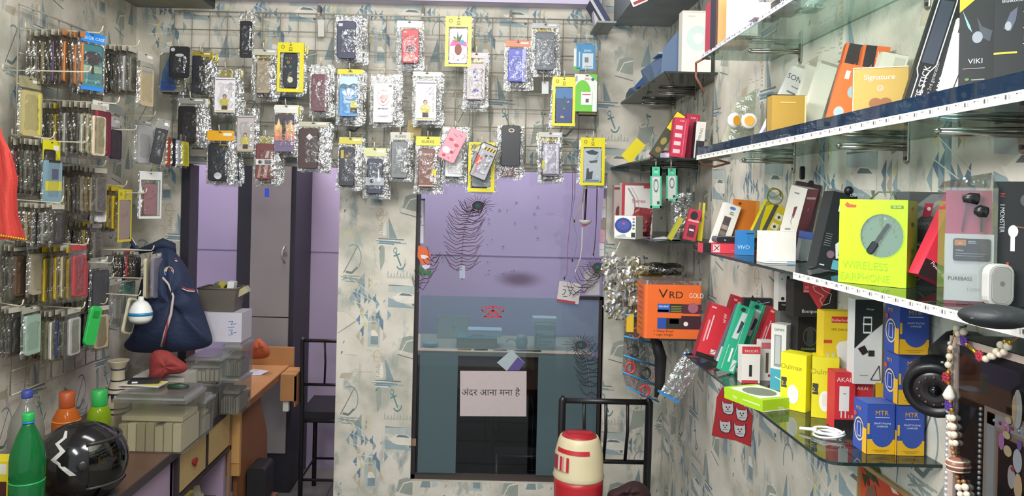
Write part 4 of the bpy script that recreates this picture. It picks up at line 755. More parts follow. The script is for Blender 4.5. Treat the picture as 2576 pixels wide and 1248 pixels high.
carton(AB, 'blue capped clear pack low behind the white cube box', CT, bx(2037, 1.80, Z3, 30, 70, 8), .02, '8b9093', [('F', 'r', -.3, .78, 1.2, 1.05, '4a62a8')])
carton('white_cube_box', 'small plain white cube box with a hanging tab, front of the third shelf', 'box', bx(1924, 1.73, Z3, 78, 80, 0, 1), .05, 'e6e2da', [('F', 'r', .02, .05, .72, .065, '9bb4d0'), ('F', 'r', .72, .03, .98, .07, '5f93c8'), ('F', 't', .2, .08, .07, 'JIO', 'c9c9cc')])
f = bx(1964, 1.7305, Z3, 34, 14); M = f[0] @ Matrix.Translation((0, .004, 81 * 1.73 / F)); b = MB(); b.box((0, 0, 0), (f[1], .002, f[2]), 'dcd8d0'); b.box((f[1] * .3, -.0004, f[2] * .3), (f[1] * .7, 0, f[2] * .5), '7b6f70'); thing(b, 'hang_tab', 'white hanging tab card sticking up from the white cube box', 'tab', M)
f = bx(2113, 1.52, Z3, 62, 196, 12, 0); carton('earbud_box', 'black box with white earbud pictures, just left of the lime box', 'earphone box', f, .045, '24292a', [('F', 'p', [(.55, .34), (.98, .5), (1, .2), (.7, .16)], 'dfe2df'), ('F', 'p', [(.7, .38), (.82, .4), (.86, .2), (.76, .2)], '1c2222'), ('F', 'r', .35, .76, .43, .92, 'e8ecec'), ('F', 'r', .6, .02, .95, .14, '5fa6b4'), ('F', 'c', .45, .2, .16, '7b6470', .05), ('F', 'r', .1, .04, .3, .055, 'cfd3d3')] + [('F', 'r', .08, .3 + .03 * k, .35, .308 + .03 * k, '7b8080') for k in range(6)], top='2e3331')
b = MB(); q = f[0] @ V((f[1] * .62, 0, f[2])); b.sphere((0, .0, .008), .009, K('15171a', .4)); b.text('UBON', .0, -.004, .01, -.006, 'c9cdd0'); thing(b, 'hang_clip', 'black ball clip on the top of the black earbud box', 'clip', Matrix.Translation(q))
# lime box with window
f = bx(2108, 1.335, Z3, 160, 208, 0, -50); w, h = f[1], f[2]; e = empty('earphone_box', f[0], 'lime green wireless earphone box with a round clear window', 'earphone box')
b = MB(); lm = K('a9cf1c', .35); cx, cz, r_ = w * .64, h * .58, w * .32; n = 28
D = .042
b.box((0, .001, 0), (w, D, .001), lm); b.box((0, .001, h - .001), (w, D, h), lm); b.box((0, .001, 0), (.001, D, h), lm); b.box((w - .001, .001, 0), (w, D, h), K('7fa81c', .35)); b.box((0, D - .001, 0), (w, D, h), lm)
vs_ = []; 
for k in range(n):
    t = 2 * pi * k / n; c_, s_ = cos(t), sin(t); m_ = 1 / max(abs(c_) / (w * .5), abs(s_) / (h * .5)) * .0 + 1
    ex = cx + r_ * c_; ez = cz + r_ * s_ * 1.06
    tt = min([q for q in (((w - cx) / c_) if c_ > 1e-6 else (-cx / c_ if c_ < -1e-6 else 9), ((h - cz) / s_) if s_ > 1e-6 else (-cz / s_ if s_ < -1e-6 else 9)) if q > 0]); vs_ += [(ex, 0, ez), (cx + tt * c_, 0, cz + tt * s_)]
b.add(vs_, [(2 * k, (2 * k + 2) % (2 * n), (2 * k + 3) % (2 * n), 2 * k + 1) for k in range(n)], lm)
for c0, c1 in (((0, 0)), ((w, 0)), ((0, h)), ((w, h))):
    ks = sorted(range(n), key=lambda k: abs(vs_[2 * k + 1][0] - c0) + abs(vs_[2 * k + 1][2] - c1))[:2]; b.add([vs_[2 * ks[0] + 1], vs_[2 * ks[1] + 1], (c0, 0, c1)], [(0, 1, 2)], lm)
DD = [('F', 't', .30, .20, .115, 'WIRELESS', '8fb01a'), ('F', 't', .30, .05, .115, 'EARPHONE', '8fb01a')]
mb = MB(); mb.text('WIRELESS', w * .06, h * .18, h * .125, -.0006, '8db41c', sq=.98); mb.text('EARPHONE', w * .04, h * .04, h * .125, -.0006, '8db41c', sq=.9)
mb.box((w * .76, -.0006, h * .90), (w * .94, -.0003, h * .935), '5f8420'); mb.text('MS-708', w * .85, h * .905, h * .03, -.0009, 'cfe08a', al='c'); mb.poly([(w * .08, -.0006, h * .93), (w * .12, -.0006, h * .97), (w * .16, -.0006, h * .94), (w * .26, -.0006, h * .935), (w * .25, -.0006, h * .905), (w * .12, -.0006, h * .905)], 'd4472c'); mb.text('MI MAX', w * .28, h * .915, h * .04, -.0006, 'd8b42a', sq=.9)
b.add(mb.v, [], 'a9cf1c'); base = len(b.v) - len(mb.v)
for f_, mi_ in zip(mb.f, mb.m): b.f.append([base + q for q in f_]); b.m.append(b.mi(mb.mats[mi_])); b.sm.append(False)
link(b, 'carton', e)
b = MB(); b.disc(cx, cz, r_, .004, K('5c8a5a', .4), rz=r_ * 1.06, n=n); link(b, 'inner_tray', e)
b = MB(); T = Matrix.Translation((cx - .004, .0, cz - .004)) @ Matrix.Rotation(R(32), 4, 'Y'); b.rbox(-.0045, -.03, .0045, .03, -.0005, .004, .004, K('3f4a44', .3), T=T); b.rbox(-.006, -.032, .006, -.008, -.0016, .0, .005, K('23292a', .3), T=T); link(b, 'earpiece', e)
b = MB(); b.disc(cx, cz, r_, -.0003, film('eef6f2', .3, key='win', rough=.05, crinkle=.25), rz=r_ * 1.06, n=n); b.ring(cx, cz, r_, .0012, -.0005, '8fb61c', n=n, rz=r_ * 1.06); link(b, 'clear_window', e)
b = MB(); b.tube([(w * .38, D * .5, h), (w * .50, D * .5, h + .013), (w * .72, D * .5, h + .013), (w * .76, D * .5, h)], .0018, K('4e5a44', .4), 6); link(b, 'carry_handle', e)
b = MB(); deco(b, [('R', 'c', .5, .9, .1, '8a7a3a', .02), ('R', 'c', .5, .72, .14, '3d5a20', .025), ('R', 'r', .35, .4, .65, .44, '5d8422')], w, h, D); link(b, 'side_print', e)
carton(AB, 'silver and blue pack seen right of the lime box top', CT, bx(2250, 1.50, Z3, 50, 205), .02, 'a9b0b6', [('F', 'r', 0, .86, .35, 1, '24282c'), ('F', 'r', .35, .9, 1, .98, '8fa6bc')])
carton('headphone_box', 'dark grey headphone box in clear wrap, behind the red power bank box', 'headphone box', bx(2283, 1.30, Z3, 128, 236, 0, 4), .04, '55585a', [('F', 'p', [(.0, .8), (.45, .98), (1, .98), (1, .62), (.6, .72)], '8a8c8b'), ('F', 'p', [(0, .72), (.7, .95), (.8, .95), (.05, .66)], 'a9aaa8'), ('F', 'p', [(.26, .72), (.44, .74), (.50, .88), (.32, .88)], 'b8384a'), ('F', 'c', .4, .82, .04, 'e8dcdc', .02), ('F', 't', .34, .64, .055, 'HARMAN', '8f9394'), ('F', 'r', 0, .48, .6, .60, '3f4244'), ('F', 'r', .0, .44, .55, .455, 'a06a70'), ('F', 'o', .14, .25, .28, .03, 'a9a59e', .20), ('F', 'c', .14, .22, .22, '6a5450', .16), ('F', 'r', .5, .05, 1, .3, '303336')])
f = bx(2372, 1.235, Z3, 92, 226, 24); carton('power_bank_box', 'red box with a black foot leaning right, beside the clear pink topped pack', 'power bank box', bx(2400, 1.225, Z3, 100, 225, 24), .03, 'cf3548', [('F', 'r', 0, 0, 1, .2, '1e1e20'), ('F', 't', .62, .34, .09, '10000', '8e2230', -24), ('F', 't', .72, .235, .055, 'PB-10', 'eec8cc', -24), ('F', 't', .5, .10, .06, 'Power Buddy', 'e6e6e6', -24)])
carton(AB, 'bright red box standing behind the clear pink fronted pack', CT, bx(2405, 1.20, Z3, 118, 232), .03, 'cb2c40', [('F', 't', .93, .35, .04, 'ubon', 'e79aa4', 80), ('F', 'c', .93, .62, .02, 'efc0c6', .02)])
# clear PUREBASS pack
f = bx(2374, 1.065, Z3, 116, 292, 0, -14); w, h = f[1], f[2]; e = empty('earphone_pack', f[0], 'clear tall pack with a pink top, black earbuds and a white card lower half', 'earphone box'); d = .03
b = MB(); b.box((.002, .006, .004), (w - .002, .008, h * .60), K('e9e8e5', .4)); link(b, 'white_card', e)
b = MB(); b.box((.004, .010, h * .58), (w - .004, .012, h - .004), K('cf5a72', .4)); link(b, 'pink_card', e)
b = MB(); b.rbox(w * .18, h * .37, w * .90, h * .56, .0035, .0055, .003, K('2a2a2c', .4)); M2 = MB(); deco(b, [], w, h, d); b.box((w * .2, .003, h * .50), (w * .42, .0034, h * .55), 'e08a32'); b.text('JBL', w * .31, h * .512, h * .024, .0028, 'f2ead8', al='c'); b.box((w * .46, .003, h * .535), (w * .60, .0034, h * .543), 'cfcfcf'); b.box((w * .46, .003, h * .52), (w * .62, .0034, h * .528), 'cfcfcf'); b.text('T290A', w * .22, h * .45, h * .022, .003, 'e8e8e8'); b.box((w * .22, .003, h * .43), (w * .8, .0034, h * .434), 'a9a9a9'); b.box((w * .22, .003, h * .41), (w * .75, .0034, h * .414), 'a9a9a9')
b.text('PUREBASS', w * .10, h * .20, h * .045, .0055, '66605c', sq=.93); b.text('T290A', w * .45, h * .11, h * .04, .0055, 'cfccc8'); link(b, 'print_panel', e)
b = MB(); b.tube([(w * .34, 0.004, h * .90), (w * .46, .002, h * .91), (w * .62, .002, h * .90)], [.006, .0075, .0085], K('201e20', .3), 10); b.tube([(w * .42, .004, h * .9), (w * .40, .006, h * .78), (w * .36, .008, h * .62)], .0012, K('7a3a48', .5), 5); link(b, 'earbud', e)
b = MB(); b.tube([(w * .56, .004, h * .80), (w * .66, .002, h * .80), (w * .80, .002, h * .79)], [.0055, .009, .0075], K('1b1a1c', .3), 10); b.tube([(w * .70, .003, h * .8), (w * .71, .004, h * .7), (w * .72, .005, h * .62)], .002, K('1b1a1c', .5), 5); link(b, 'earbud', e)
CB = film('f4f6f6', .12, key='cbox', rough=.04, crinkle=0)
b = MB(); b.box((0, 0, 0), (w, .0003, h), CB); b.box((0, 0, 0), (.0004, d, h), CB); b.box((w - .0004, 0, 0), (w, d, h), CB); b.box((0, d - .0004, 0), (w, d, h), CB)
b.add([(0, 0, h), (w, 0, h), (w, d, h), (0, d, h), (w * .02, d * .5, h + .008), (w * .5, d * .5, h + .016), (w * .95, d * .5, h + .022)], [(0, 1, 6, 5, 4), (3, 2, 6, 5, 4)], film('d8d4d2', .3, key='tabf', rough=.1, crinkle=.2)); link(b, 'clear_box', e)
f = bx(2497, 1.06, Z3, 130, 310, 0, -30); carton('earphone_box', 'tall black box with white buds and sideways lettering at the right edge', 'earphone box', f, .035, '1f1f21', [('F', 't', .085, .70, .045, 'I MONSTER', 'e2e2e2', -90, 'c'), ('F', 't', .085, .89, .045, 'N', 'c83a3c', -90, 'c'), ('F', 'c', .30, .60, .08, 'd9dad8', .05), ('F', 'r', .26, .44, .33, .6, 'd9dad8'), ('F', 's', [(.34, .64), (.6, .62)], .02, '8a5a48'), ('F', 'c', .5, .85, .1, '55565a', .05), ('F', 'r', .20, .25, .24, .35, 'b83a3c'), ('F', 'p', [(.5, .4), (.6, .5), (.66, .48), (.54, .3)], 'a8343a')])
f = bx(2484, 1.035, Z3, 68, 108); b = MB(); w, h = f[1], f[2]; b.rbox(0, 0, w, h, 0, .014, .014, K('b9b8b4', .3)); b.rbox(.004, .004, w - .004, h - .004, -.0015, 0, .011, K('9a9894', .3)); b.disc(w * .5, h * .55, .003, -.002, '6f6e6c'); thing(b, 'charger_case', 'grey rounded plastic charger case beside the clear pink topped pack', 'charger', f[0])
# black pouch at the front
q = P(2505, 770, .84); q.z = Z3 + .001; b = MB()
pr = [(.0, .0), (.7, .0), (1, .18), (1.02, .5), (.85, .85), (.4, 1), (0, 1.0)]
for i in range(1): b.sphere((0, 0, .014), .014, K('1d2023', .55, bump=.2, sc=60), 24, 12, sc=(2.7, 2.3, .95))
b.tube([(-.036, -.012, .013), (0, -.031, .0145), (.036, -.012, .013)], .0014, K('3a3d40', .4), 5); thing(b, 'zip_pouch', 'black soft zip pouch lying at the near end of the third shelf', 'pouch', Matrix.Translation(q))
b = MB(); q = P(2440, 790, .87); b.tube([(0, 0, 0), (.006, .01, .012), (.012, .02, .02)], .0012, K('2a2a2a', .4), 5); q.z = Z3 + .002; thing(b, 'pouch_cord', 'short black cord at the corner of the zip pouch', 'cord', Matrix.Translation(q))
# --- lowest shelf
def lb(x, y): return Yof(x, y, Z4)
AK = 'charging cable box'
def akai(lab, x, Y, w, h, a, side='8c2029', tx=.75): return carton('cable_box', lab, AK, bx(x, Y, Z4, w, h, a), .03, 'cf2f3a', [('F', 't', tx, .80, .075, 'AKAI', 'f0dada', -80), ('F', 'r', 0, 0, 1, .09, '221c1e'), ('F', 'r', .12, .3, .2, .7, 'e0a0a4'), ('F', 'r', .26, .34, .32, .8, 'e8c4c6'), ('F', 'r', .62, .12, .86, .2, 'd8d2cc'), ('F', 's', [(.64, .13), (.84, .19)], .03, '4a3a3a'), ('F', 'r', .08, .92, .3, .95, 'e8b0b4')], left=side)
akai('red charging cable box leaning at the far end of the lowest shelf', 1800, 2.17, 54, 140, 16)
akai('red charging cable box just behind the farthest red one', 1835, 2.21, 40, 158, 17, tx=.6)
for i, (x, c, l) in enumerate(((1838, '5b6270', 'grey blue clear cable pack leaning between the red and the green boxes'), (1846, '8f9499', 'silver clear cable pack directly behind the first green box'))):
    carton('cable_pack', l, AK, bx(x, 2.12 + .035 * i, Z4, 40, 150, 20), .02, c, [('F', 'r', .0, .0, 1, .26, 'd2d4d2'), ('F', 's', [(.3, .3), (.5, .6), (.4, .85)], .06, 'b9bcc4'), ('F', 'r', .3, .82, .8, 1.03, '20242a')])
def green(lab, x, Y, a): return carton('cable_box', lab, AK, bx(x, Y, Z4, 40, 172, a, 0), .022, '2ba882', [('F', 'p', [(.14, .5), (.3, .9), (.62, .9), (.5, .5)], 'c9d4d0'), ('F', 'p', [(.34, .58), (.4, .78), (.62, .76), (.5, .6)], '3b4354'), ('F', 'c', .3, .94, .16, '1e3a34', .03), ('F', 'r', .66, .03, .9, .2, 'cfdcd6'), ('F', 's', [(.68, .06), (.88, .17)], .03, '2e5a4c'), ('F', 'r', .35, .15, .48, .36, 'dfe8e4'), ('F', 'r', .62, .02, .65, .98, 'b4d8c8'), ('F', 'r', .1, .03, .14, .4, 'b4d8c8')], right='27967a')
green('green and white cable box, nearer the edge of the two leaning green ones', 1846, 2.02, 17)
green('green and white cable box, tucked between its green twin and a small white box', 1880, 2.06, 17)
akai('red cable box with white lettering, leaning right of the green boxes', 1925, 2.02, 44, 168, 18)
carton('plug_bag', 'black plug ends bunched behind the green cable boxes', 'cable', bx(1868, 2.2, Z4, 72, 172), .02, '2c2e33', [('F', 'p', [(.1, .9), (.3, 1.05), (.4, .95)], '2c2e33'), ('F', 's', [(.1, .8), (.5, .97), (.8, .82)], .03, '8b8f96'), ('F', 's', [(.3, .9), (.9, .95)], .02, 'b9bcc2')])
def smallw(lab, x, Y, w, h, D): return carton('adapter_box', lab, 'charger box', bx(x, Y, Z4, w, h, 0, 0), .03, 'e1dcd6', D, right='d2cdc8')
smallw('small white and red box with a black plug picture, beside the green boxes', 1865, 1.925, 46, 92, [('F', 'r', 0, .8, 1, 1, 'c23a42'), ('F', 'r', 0, 0, .9, .08, 'c23a42'), ('F', 'r', .4, .18, .56, .5, '2a2c2c'), ('F', 't', .5, .84, .1, 'TROOPS', 'e8d8d6'), ('R', 'r', .1, .1, .9, .22, 'b8343c')])
smallw('small white box with red lettering and a gold plug picture, second of its kind', 1912, 1.955, 32, 100, [('F', 'r', .05, .8, .95, .96, 'c86a70'), ('F', 'r', .4, .2, .62, .7, '5b5440'), ('F', 'r', .6, .1, .9, .16, 'b8343c')])
carton('cable_box', 'tall white box with a teal lower part and icon rings on its side', AK, bx(1937, 1.87, Z4, 40, 165, 0, -50), .042, 'dfddd6', [('F', 'r', 0, 0, 1, .32, '4aa3b4'), ('F', 'r', .22, .36, .7, .84, '8f9494'), ('F', 'r', .3, .4, .62, .82, 'b9bcba'), ('F', 't', .55, .9, .055, 'DAWS', '4a4a4a'), ('F', 's', [(.3, .2), (.8, .16)], .06, 'e8e8e8')] + [('R', 'o', .5, .22 + k * .16, .16, .04, '8a8884', .04) for k in range(5)], right='cfccc6')
ZB = Z4 + .0905; fb0 = bx(2006, 1.80, Z4, 60, 95); carton('carton', 'plain grey carton hidden under the black charger boxes', 'box', (fb0[0], fb0[1], .0897), .04, '77736c'); fb0 = bx(2074, 1.735, Z4, 80, 95); carton('carton', 'plain tan carton hidden under the yellow car charger box', 'box', (fb0[0], fb0[1], .0897), .034, '8a7c62')
fb = bx(2006, 1.80, ZB, 62, 112); carton('charger_box', 'black charger box with a dark plug drawing, under the black and red box', 'charger box', fb, .042, '221f1f', [('F', 'o', .5, .5, .3, .04, '4d5349', .22), ('F', 'r', .36, .3, .62, .7, '3c4038'), ('F', 't', .42, .2, .07, 'CHARGER', '8fae4a'), ('F', 't', .5, .07, .085, 'Borofone', 'c03436')], right='2a2626')
zt = ZB + fb[2] + .001
carton('charger_box', 'black and red charger box with a plug outline, on top of the black one', 'charger box', bx(1996, 1.79, zt, 104, 90), .045, '262324', [('F', 'p', [(.18, 1), (1, 1), (.62, .2)], 'c93a42'), ('F', 'r', .22, .68, .38, .92, 'c93a42'), ('F', 't', .30, .80, .09, '2.5', 'f0e0e0'), ('F', 't', .30, .70, .09, 'Hot', 'f0e0e0'), ('F', 's', [(.45, .86), (.62, .9), (.72, .75), (.9, .66), (.86, .4), (.7, .34), (.62, .5), (.72, .6), (.5, .74), (.45, .86)], .016, 'e9c6c6'), ('F', 't', .46, .12, .13, 'Bootpower', 'd9d5d5')])
fb = bx(1957, 1.83, zt + .002, 44, 112); carton('car_charger_box', 'white and red car charger box with black lower band, high on the lowest shelf', 'charger box', fb, .028, 'dcd7cf', [('F', 'r', .08, .84, .95, 1, 'c93a42'), ('F', 't', .5, .88, .08, 'LUMIA', 'f0dada'), ('F', 'r', 0, 0, 1, .2, '242122'), ('F', 'r', .42, .45, .66, .62, '242424'), ('F', 'r', .46, .62, .62, .78, '242424'), ('F', 'c', .25, .27, .1, '242122', .04), ('F', 'r', .14, .70, .24, .72, '3a3a3a'), ('F', 't', .5, .12, .05, 'High quality', 'c9c4bc')])
fs = bx(1958, 1.90, Z4, 42, 112); carton('charger_box', 'grey box mostly hidden under the white and red car charger box', 'charger box', (fs[0], fs[1], zt - Z4 + .0005), .03, '6d6a66', [])
carton('charger_box', 'yellow car charger box with a red name plate and white plugs', 'charger box', bx(2070, 1.735, ZB, 86, 160, 0, 0), .035, 'e6c62a', [('F', 'r', .22, .82, .74, .92, 'cc3a30'), ('F', 't', .48, .845, .055, 'Rutherfords', 'f2dcd0'), ('F', 't', .3, .70, .05, '+DC', '6a5a1a'), ('F', 't', .7, .70, .045, 'CAR CHARGER', '6a5a1a'), ('F', 'r', 0, .50, .24, .55, 'cc4a38'), ('F', 'p', [(.36, .45), (.44, .52), (.8, .56), (.96, .3), (.9, .05), (.62, .04), (.45, .2)], 'eceae6'), ('F', 'c', .86, .22, .16, '4a8f7c', .12), ('F', 'c', .86, .22, .11, 'b85a70', .08), ('F', 'r', .72, .46, 1, .66, 'e4e0e0'), ('F', 't', .86, .5, .08, 'AXL', '4a4048')] + [('F', 'r', x_, .05, x_ + .10, .24, 'eceae6') for x_ in (.08, .24)] + [('F', 'r', x_, .24, x_ + .09, .34, 'c9c9c9') for x_ in (.085, .245)])
fb = bx(2147, 1.535, Z4 + .0955, 70, 212); carton('cable_box', 'tall black and white cable box with a plug drawing, left of the blue boxes', AK, fb, .03, 'd9d7d4', [('F', 'p', [(0, .42), (.5, .58), (1, .72), (1, 1), (0, 1)], '1f2421'), ('F', 'r', .28, .70, .62, .72, 'dfe3e0'), ('F', 'r', .3, .78, .6, .8, 'dfe3e0'), ('F', 'r', .3, .62, .33, .8, 'dfe3e0'), ('F', 'r', .58, .62, .61, .8, 'dfe3e0'), ('F', 'r', .3, .60, .6, .62, 'dfe3e0'), ('F', 't', .55, .88, .03, 'Charger', 'c9cdc9'), ('F', 'p', [(.12, .42), (.3, .34), (.5, .38), (.36, .46)], '2a1e22'), ('F', 'r', .5, .33, .72, .40, '242426'), ('F', 's', [(.6, .05), (.9, .22), (.95, .05), (.6, .05)], .03, '3a3a3a'), ('F', 'r', .2, .1, .5, .105, '8a8a8a')])
fy = bx(1962, 1.70, Z4, 64, 140, 0, -46); OD = [('F', 't', .42, .72, .12, 'Oulmax', '9c8e18'), ('F', 'r', .03, .38, .25, .56, '3a3a30'), ('F', 't', .14, .42, .1, '2.1', 'ddd03a'), ('F', 'c', .50, .28, .22, 'e9e8dc', .17), ('F', 'r', .40, .2, .62, .4, 'dddccf'), ('R', 't', .55, .4, .11, 'Fastcharge', '9c8e18', -90)]
carton('charger_box', 'yellow charger box with a white plug, farther of the two yellow twins', 'charger box', fy, .045, 'dcd21a', OD)
fy = bx(2040, 1.63, Z4, 62, 152, 0, -24); carton('charger_box', 'yellow charger box with a white plug, nearer of the two yellow twins', 'charger box', (fy[0], fy[1], fy[2]), .05, 'dcd21a', OD)
CHD = [('F', 't', .42, .84, .11, 'AKAI', 'efe4e2'), ('F', 'r', 0, 0, 1, .17, '211d1e'), ('F', 'r', .22, .32, .70, .76, 'e6e3e0'), ('F', 'r', .3, .2, .36, .32, 'e6e3e0'), ('F', 'r', .5, .2, .56, .32, 'e6e3e0'), ('F', 't', .8, .2, .08, '1.8', 'efd0d0'), ('F', 'r', .4, .62, .55, .64, '9a9a9a')]
f1 = bx(2098, 1.545, Z4, 50, 142, 0, -4); carton('charger_box', 'red charger box with a white plug drawing, beside the nearer yellow box', 'charger box', f1, .04, 'cf3038', CHD, top='c02a30')
carton('charger_box', 'second red charger box, half hidden behind a blue and yellow box', 'charger box', (lambda q: (q[0], q[1], .0945))(bx(2148, 1.55, Z4, 46, 118, 0, 0)), .04, 'cf3038', CHD[:1], top='b82830')
MTRD = [('F', 'r', 0, 0, 1, .30, 'e3b01e'), ('F', 'c', .55, .42, .42, '3450a4', .28), ('F', 'r', .13, .42, .97, 1, '3450a4'), ('F', 'r', 0, .3, .13, 1, '3450a4'), ('F', 'r', .0, .40, .08, .62, 'e3b01e'), ('F', 't', .52, .78, .135, 'MTR', 'dba723'), ('F', 'r', .28, .73, .8, .745, 'b9c4e0'), ('F', 't', .54, .60, .05, 'SMART PHONE', 'dfe4f0'), ('F', 't', .54, .54, .05, 'CHARGER', 'dfe4f0'), ('F', 'r', .2, .08, .8, .09, 'a8801c'), ('F', 'r', .3, .05, .7, .06, 'a8801c'),
    ('L', 'r', 0, .0, 1, .45, '3450a4'), ('L', 'r', .7, .0, 1, .5, 'e3b01e'), ('L', 'o', .45, .42, .36, .05, 'e0c48a', .24), ('L', 'r', .3, .26, .6, .58, '2b4390'), ('L', 's', [(.32, .28), (.58, .28), (.58, .56), (.32, .56), (.32, .28)], .04, 'b9c8ea'), ('L', 't', .42, .80, .10, 'MTR', 'dba723'), ('L', 'c', .15, .70, .12, 'c04a4a', .05)]
def mtr(lab, x, y=None, z=Z4, Yv=None, w=78, h=124):
    Y = Yv; return carton('charger_box', lab, 'charger box', bx(x, Y, z, w, h), .050, '3450a4', MTRD, top='4a63b0')
m1 = mtr('blue and yellow phone charger box, front left of its pile', 2180, Yv=1.392, w=70, h=126)
m2 = mtr('blue and yellow phone charger box, bottom right of its pile', 2256, Yv=1.405, w=68, h=124)
hh = 124 * 1.405 / F
mtr('blue and yellow phone charger box, middle one of the right column', 2259, z=Z4 + hh + .001, Yv=1.407, w=72, h=126)
mtr('blue and yellow phone charger box, topmost of the right column', 2262, z=Z4 + hh * 2.03 + .002, Yv=1.409, w=74, h=128)
b = MB(); f = fr((2203, 1008), (2247, 1020), (2214, 962), 1.44, dt=.03); b.add([(0, 0, 0), (f[1], 0, 0), (f[1] * .9, 0, f[2]), (f[1] * .2, 0, f[2] * .95)], [(0, 1, 2, 3)], K('e3b01e', .4)); b.add([(0, .001, 0), (f[1], .001, 0), (f[1] * .9, .001, f[2]), (f[1] * .2, .001, f[2] * .95)], [(3, 2, 1, 0)], K('e3b01e', .4)); thing(b, 'carton_flap', 'loose yellow carton flap between the blue and yellow boxes', 'flap', f[0])
# lying green phone box
q = PZ(1918, 1038, Z4); q.z += .0007; f = (Matrix.Translation(q) @ Matrix.Rotation(R(6), 4, 'Z'), .098, .026)
w, h, d = .094, .026, .125
b = MB(); b.box((0, 0, 0), (w, d, h), K('9cc422', .4)); deco(b, [('T', 'r', .04, .1, .96, .9, 'd8dcc8'), ('T', 'c', .5, .5, .38, '6f7a6a', .32), ('F', 't', .55, .3, .55, 'htc', 'e8ecd8', 180, 'c'), ('L', 't', .3, .3, .45, 'htc', 'e8ecd8'), ('L', 'r', .5, .4, .95, .55, 'c4d68a'), ('F', 'r', 0, 0, 1, .08, 'e0dcc8')], w, h, d); thing(b, 'phone_box', 'lime green and white flat phone box lying on the lowest shelf', 'phone box', Matrix.Translation(q) @ Matrix.Rotation(R(22), 4, 'Z'))
b = MB(); q = PZ(2085, 1098, Z4); pts = []
for k in range(70):
    t = k * .36; r1 = .022 + .004 * sin(t * .37); pts.append((r1 * 1.25 * cos(t) + .004 * sin(t * .9), r1 * .8 * sin(t) + .004 * cos(t * .6), .004 + .007 * (k / 70) + .002 * sin(t * 1.3)))
b.tube(pts, .0022, K('e9e9ec', .35), 6); b.tube([(-.02, .01, .010), (-.045, .03, .006)], .0035, K('e9e9ec', .3), 6); thing(b, 'coiled_cable', 'coiled white cable lying at the near end of the lowest shelf', 'cable', Matrix.Translation(q))
# --- second shelf (above eye level)
def s2(x, w, h, X=None, a=0, yaw=0, Y=None): return bx(x, Y, Z2, w, h, a, yaw)
f = bx(1822, 2.06, Z2, 92, 150, 0, 0); w, h = f[1], f[2]; e = empty('headphone_pack', f[0], 'clear pack with white and orange headphones at the far end of shelf two', 'headphones')
b = MB(); b.box((0, 0.03, 0), (w, .05, .012), film('e6e4de', .3, key='tray')); b.add([(0, .0, 0), (w, 0, 0), (w * 1.05, .04, h * 1.15), (w * .45, .04, h * .9)], [(0, 1, 2, 3)], film('eeeeea', .2, key='shell', rough=.08)); b.add([(0, .06, 0), (w, .06, 0), (w * 1.05, .06, h * 1.15), (w * .45, .06, h * .9)], [(0, 1, 2, 3)], K('b4b39e', .5)); link(b, 'clear_shell', e)
for cx in (.28, .72):
    b = MB(); T = Matrix.Translation((w * cx, .018, h * .56)) @ Matrix.Rotation(R(25 if cx < .5 else -15), 4, 'Z'); b.ring(0, 0, .021, .008, -.006, K('e6e2da', .3), T=T); b.lathe([(.021, 0), (.022, .005), (.020, .012), (.008, .014)], K('e6e2da', .3), 24, T=T @ Matrix.Rotation(R(90), 4, 'X') @ Matrix.Scale(1, 4)); b.disc(0, 0, .0135, -.0145, K('dd9a2c', .4), T=T); link(b, 'ear_cup', e)
wh = [('F', 't', .45, .84, .09, 'SONIX', '5a5a60'), ('F', 'r', .2, .68, .6, .70, '77757a'), ('F', 'p', [(.0, .1), (.25, .55), (.5, .6), (.2, .05)], '8a80a4'), ('F', 'r', .3, .76, .8, .77, '77757a')]
carton(AB, 'white box in clear wrap leaning right, beside the white orange headphones', CT, bx(1958, 1.93, Z2, 56, 208, 24), .02, 'd9d7d2', wh)
for i in range(3): carton(AB, ('white leaning box with an open flap, farthest of three behind the small gold box', 'white leaning box with an open flap, middle of three behind the small gold box', 'white leaning box with an open flap, nearest of three behind the small gold box')[i], CT, bx(1985 + 30 * i, 1.90 - .07 * i, Z2, 44, 214, 16), .02, 'd8d3c4', [('F', 'r', .0, .97, 1, 1, 'a39c8a')], top='8c8672')
carton(AB, 'small gold box with a copper side on the second shelf', CT, bx(1940, 1.70, Z2, 84, 122, 0, -3), .035, 'a8883c', [('F', 'c', .4, .16, .16, '8a6a30', .14), ('F', 'r', .25, .84, .7, .87, 'c9ad68'), ('F', 'r', .96, 0, 1, 1, 'e4d49a')], right='9c5a34', top='2c2e33')
carton(AB, 'dark slim box lying flush behind the small gold box', CT, bx(1934, 1.76, Z2, 64, 130), .02, '2b2f3a', [('F', 'r', .0, .86, .4, .9, 'b9bcc4')])
JB = [('F', 't', .74, .88, .085, 'JBL', 'efe2d8'), ('F', 'p', [(0, 0), (.45, 0), (.5, 1), (.1, 1)], '2f2a2c'), ('F', 'p', [(.12, .3), (.34, .42), (.42, .8), (.2, .7)], 'a87a66'), ('F', 'c', .3, .62, .04, '2a2224', .03)]
carton('earphone_box', 'orange box with a dark face picture, leaning behind the gold script box', 'earphone box', bx(2152, 1.62, Z2, 76, 236, 12, -16), .03, 'd96a32', JB, left='c65a2a')
carton('earphone_box', 'orange box leaning right with open top, farthest right of the orange boxes', 'earphone box', bx(2200, 1.60, Z2, 62, 232, 8, -16), .03, 'd96a32', JB)
carton('earphone_box', 'orange box with small blue earbud pictures, directly left of the gold script box', 'earphone box', bx(2140, 1.48, Z2, 66, 176, 14, -16), .025, 'd7652e', [('F', 'r', .2, .78, .36, .9, 'd9c8bc'), ('F', 'c', .62, .62, .18, '8fa6ac', .09), ('F', 'c', .34, .3, .18, '9fb2b6', .08), ('F', 'r', .1, .1, .3, .12, 'efc8b0')])
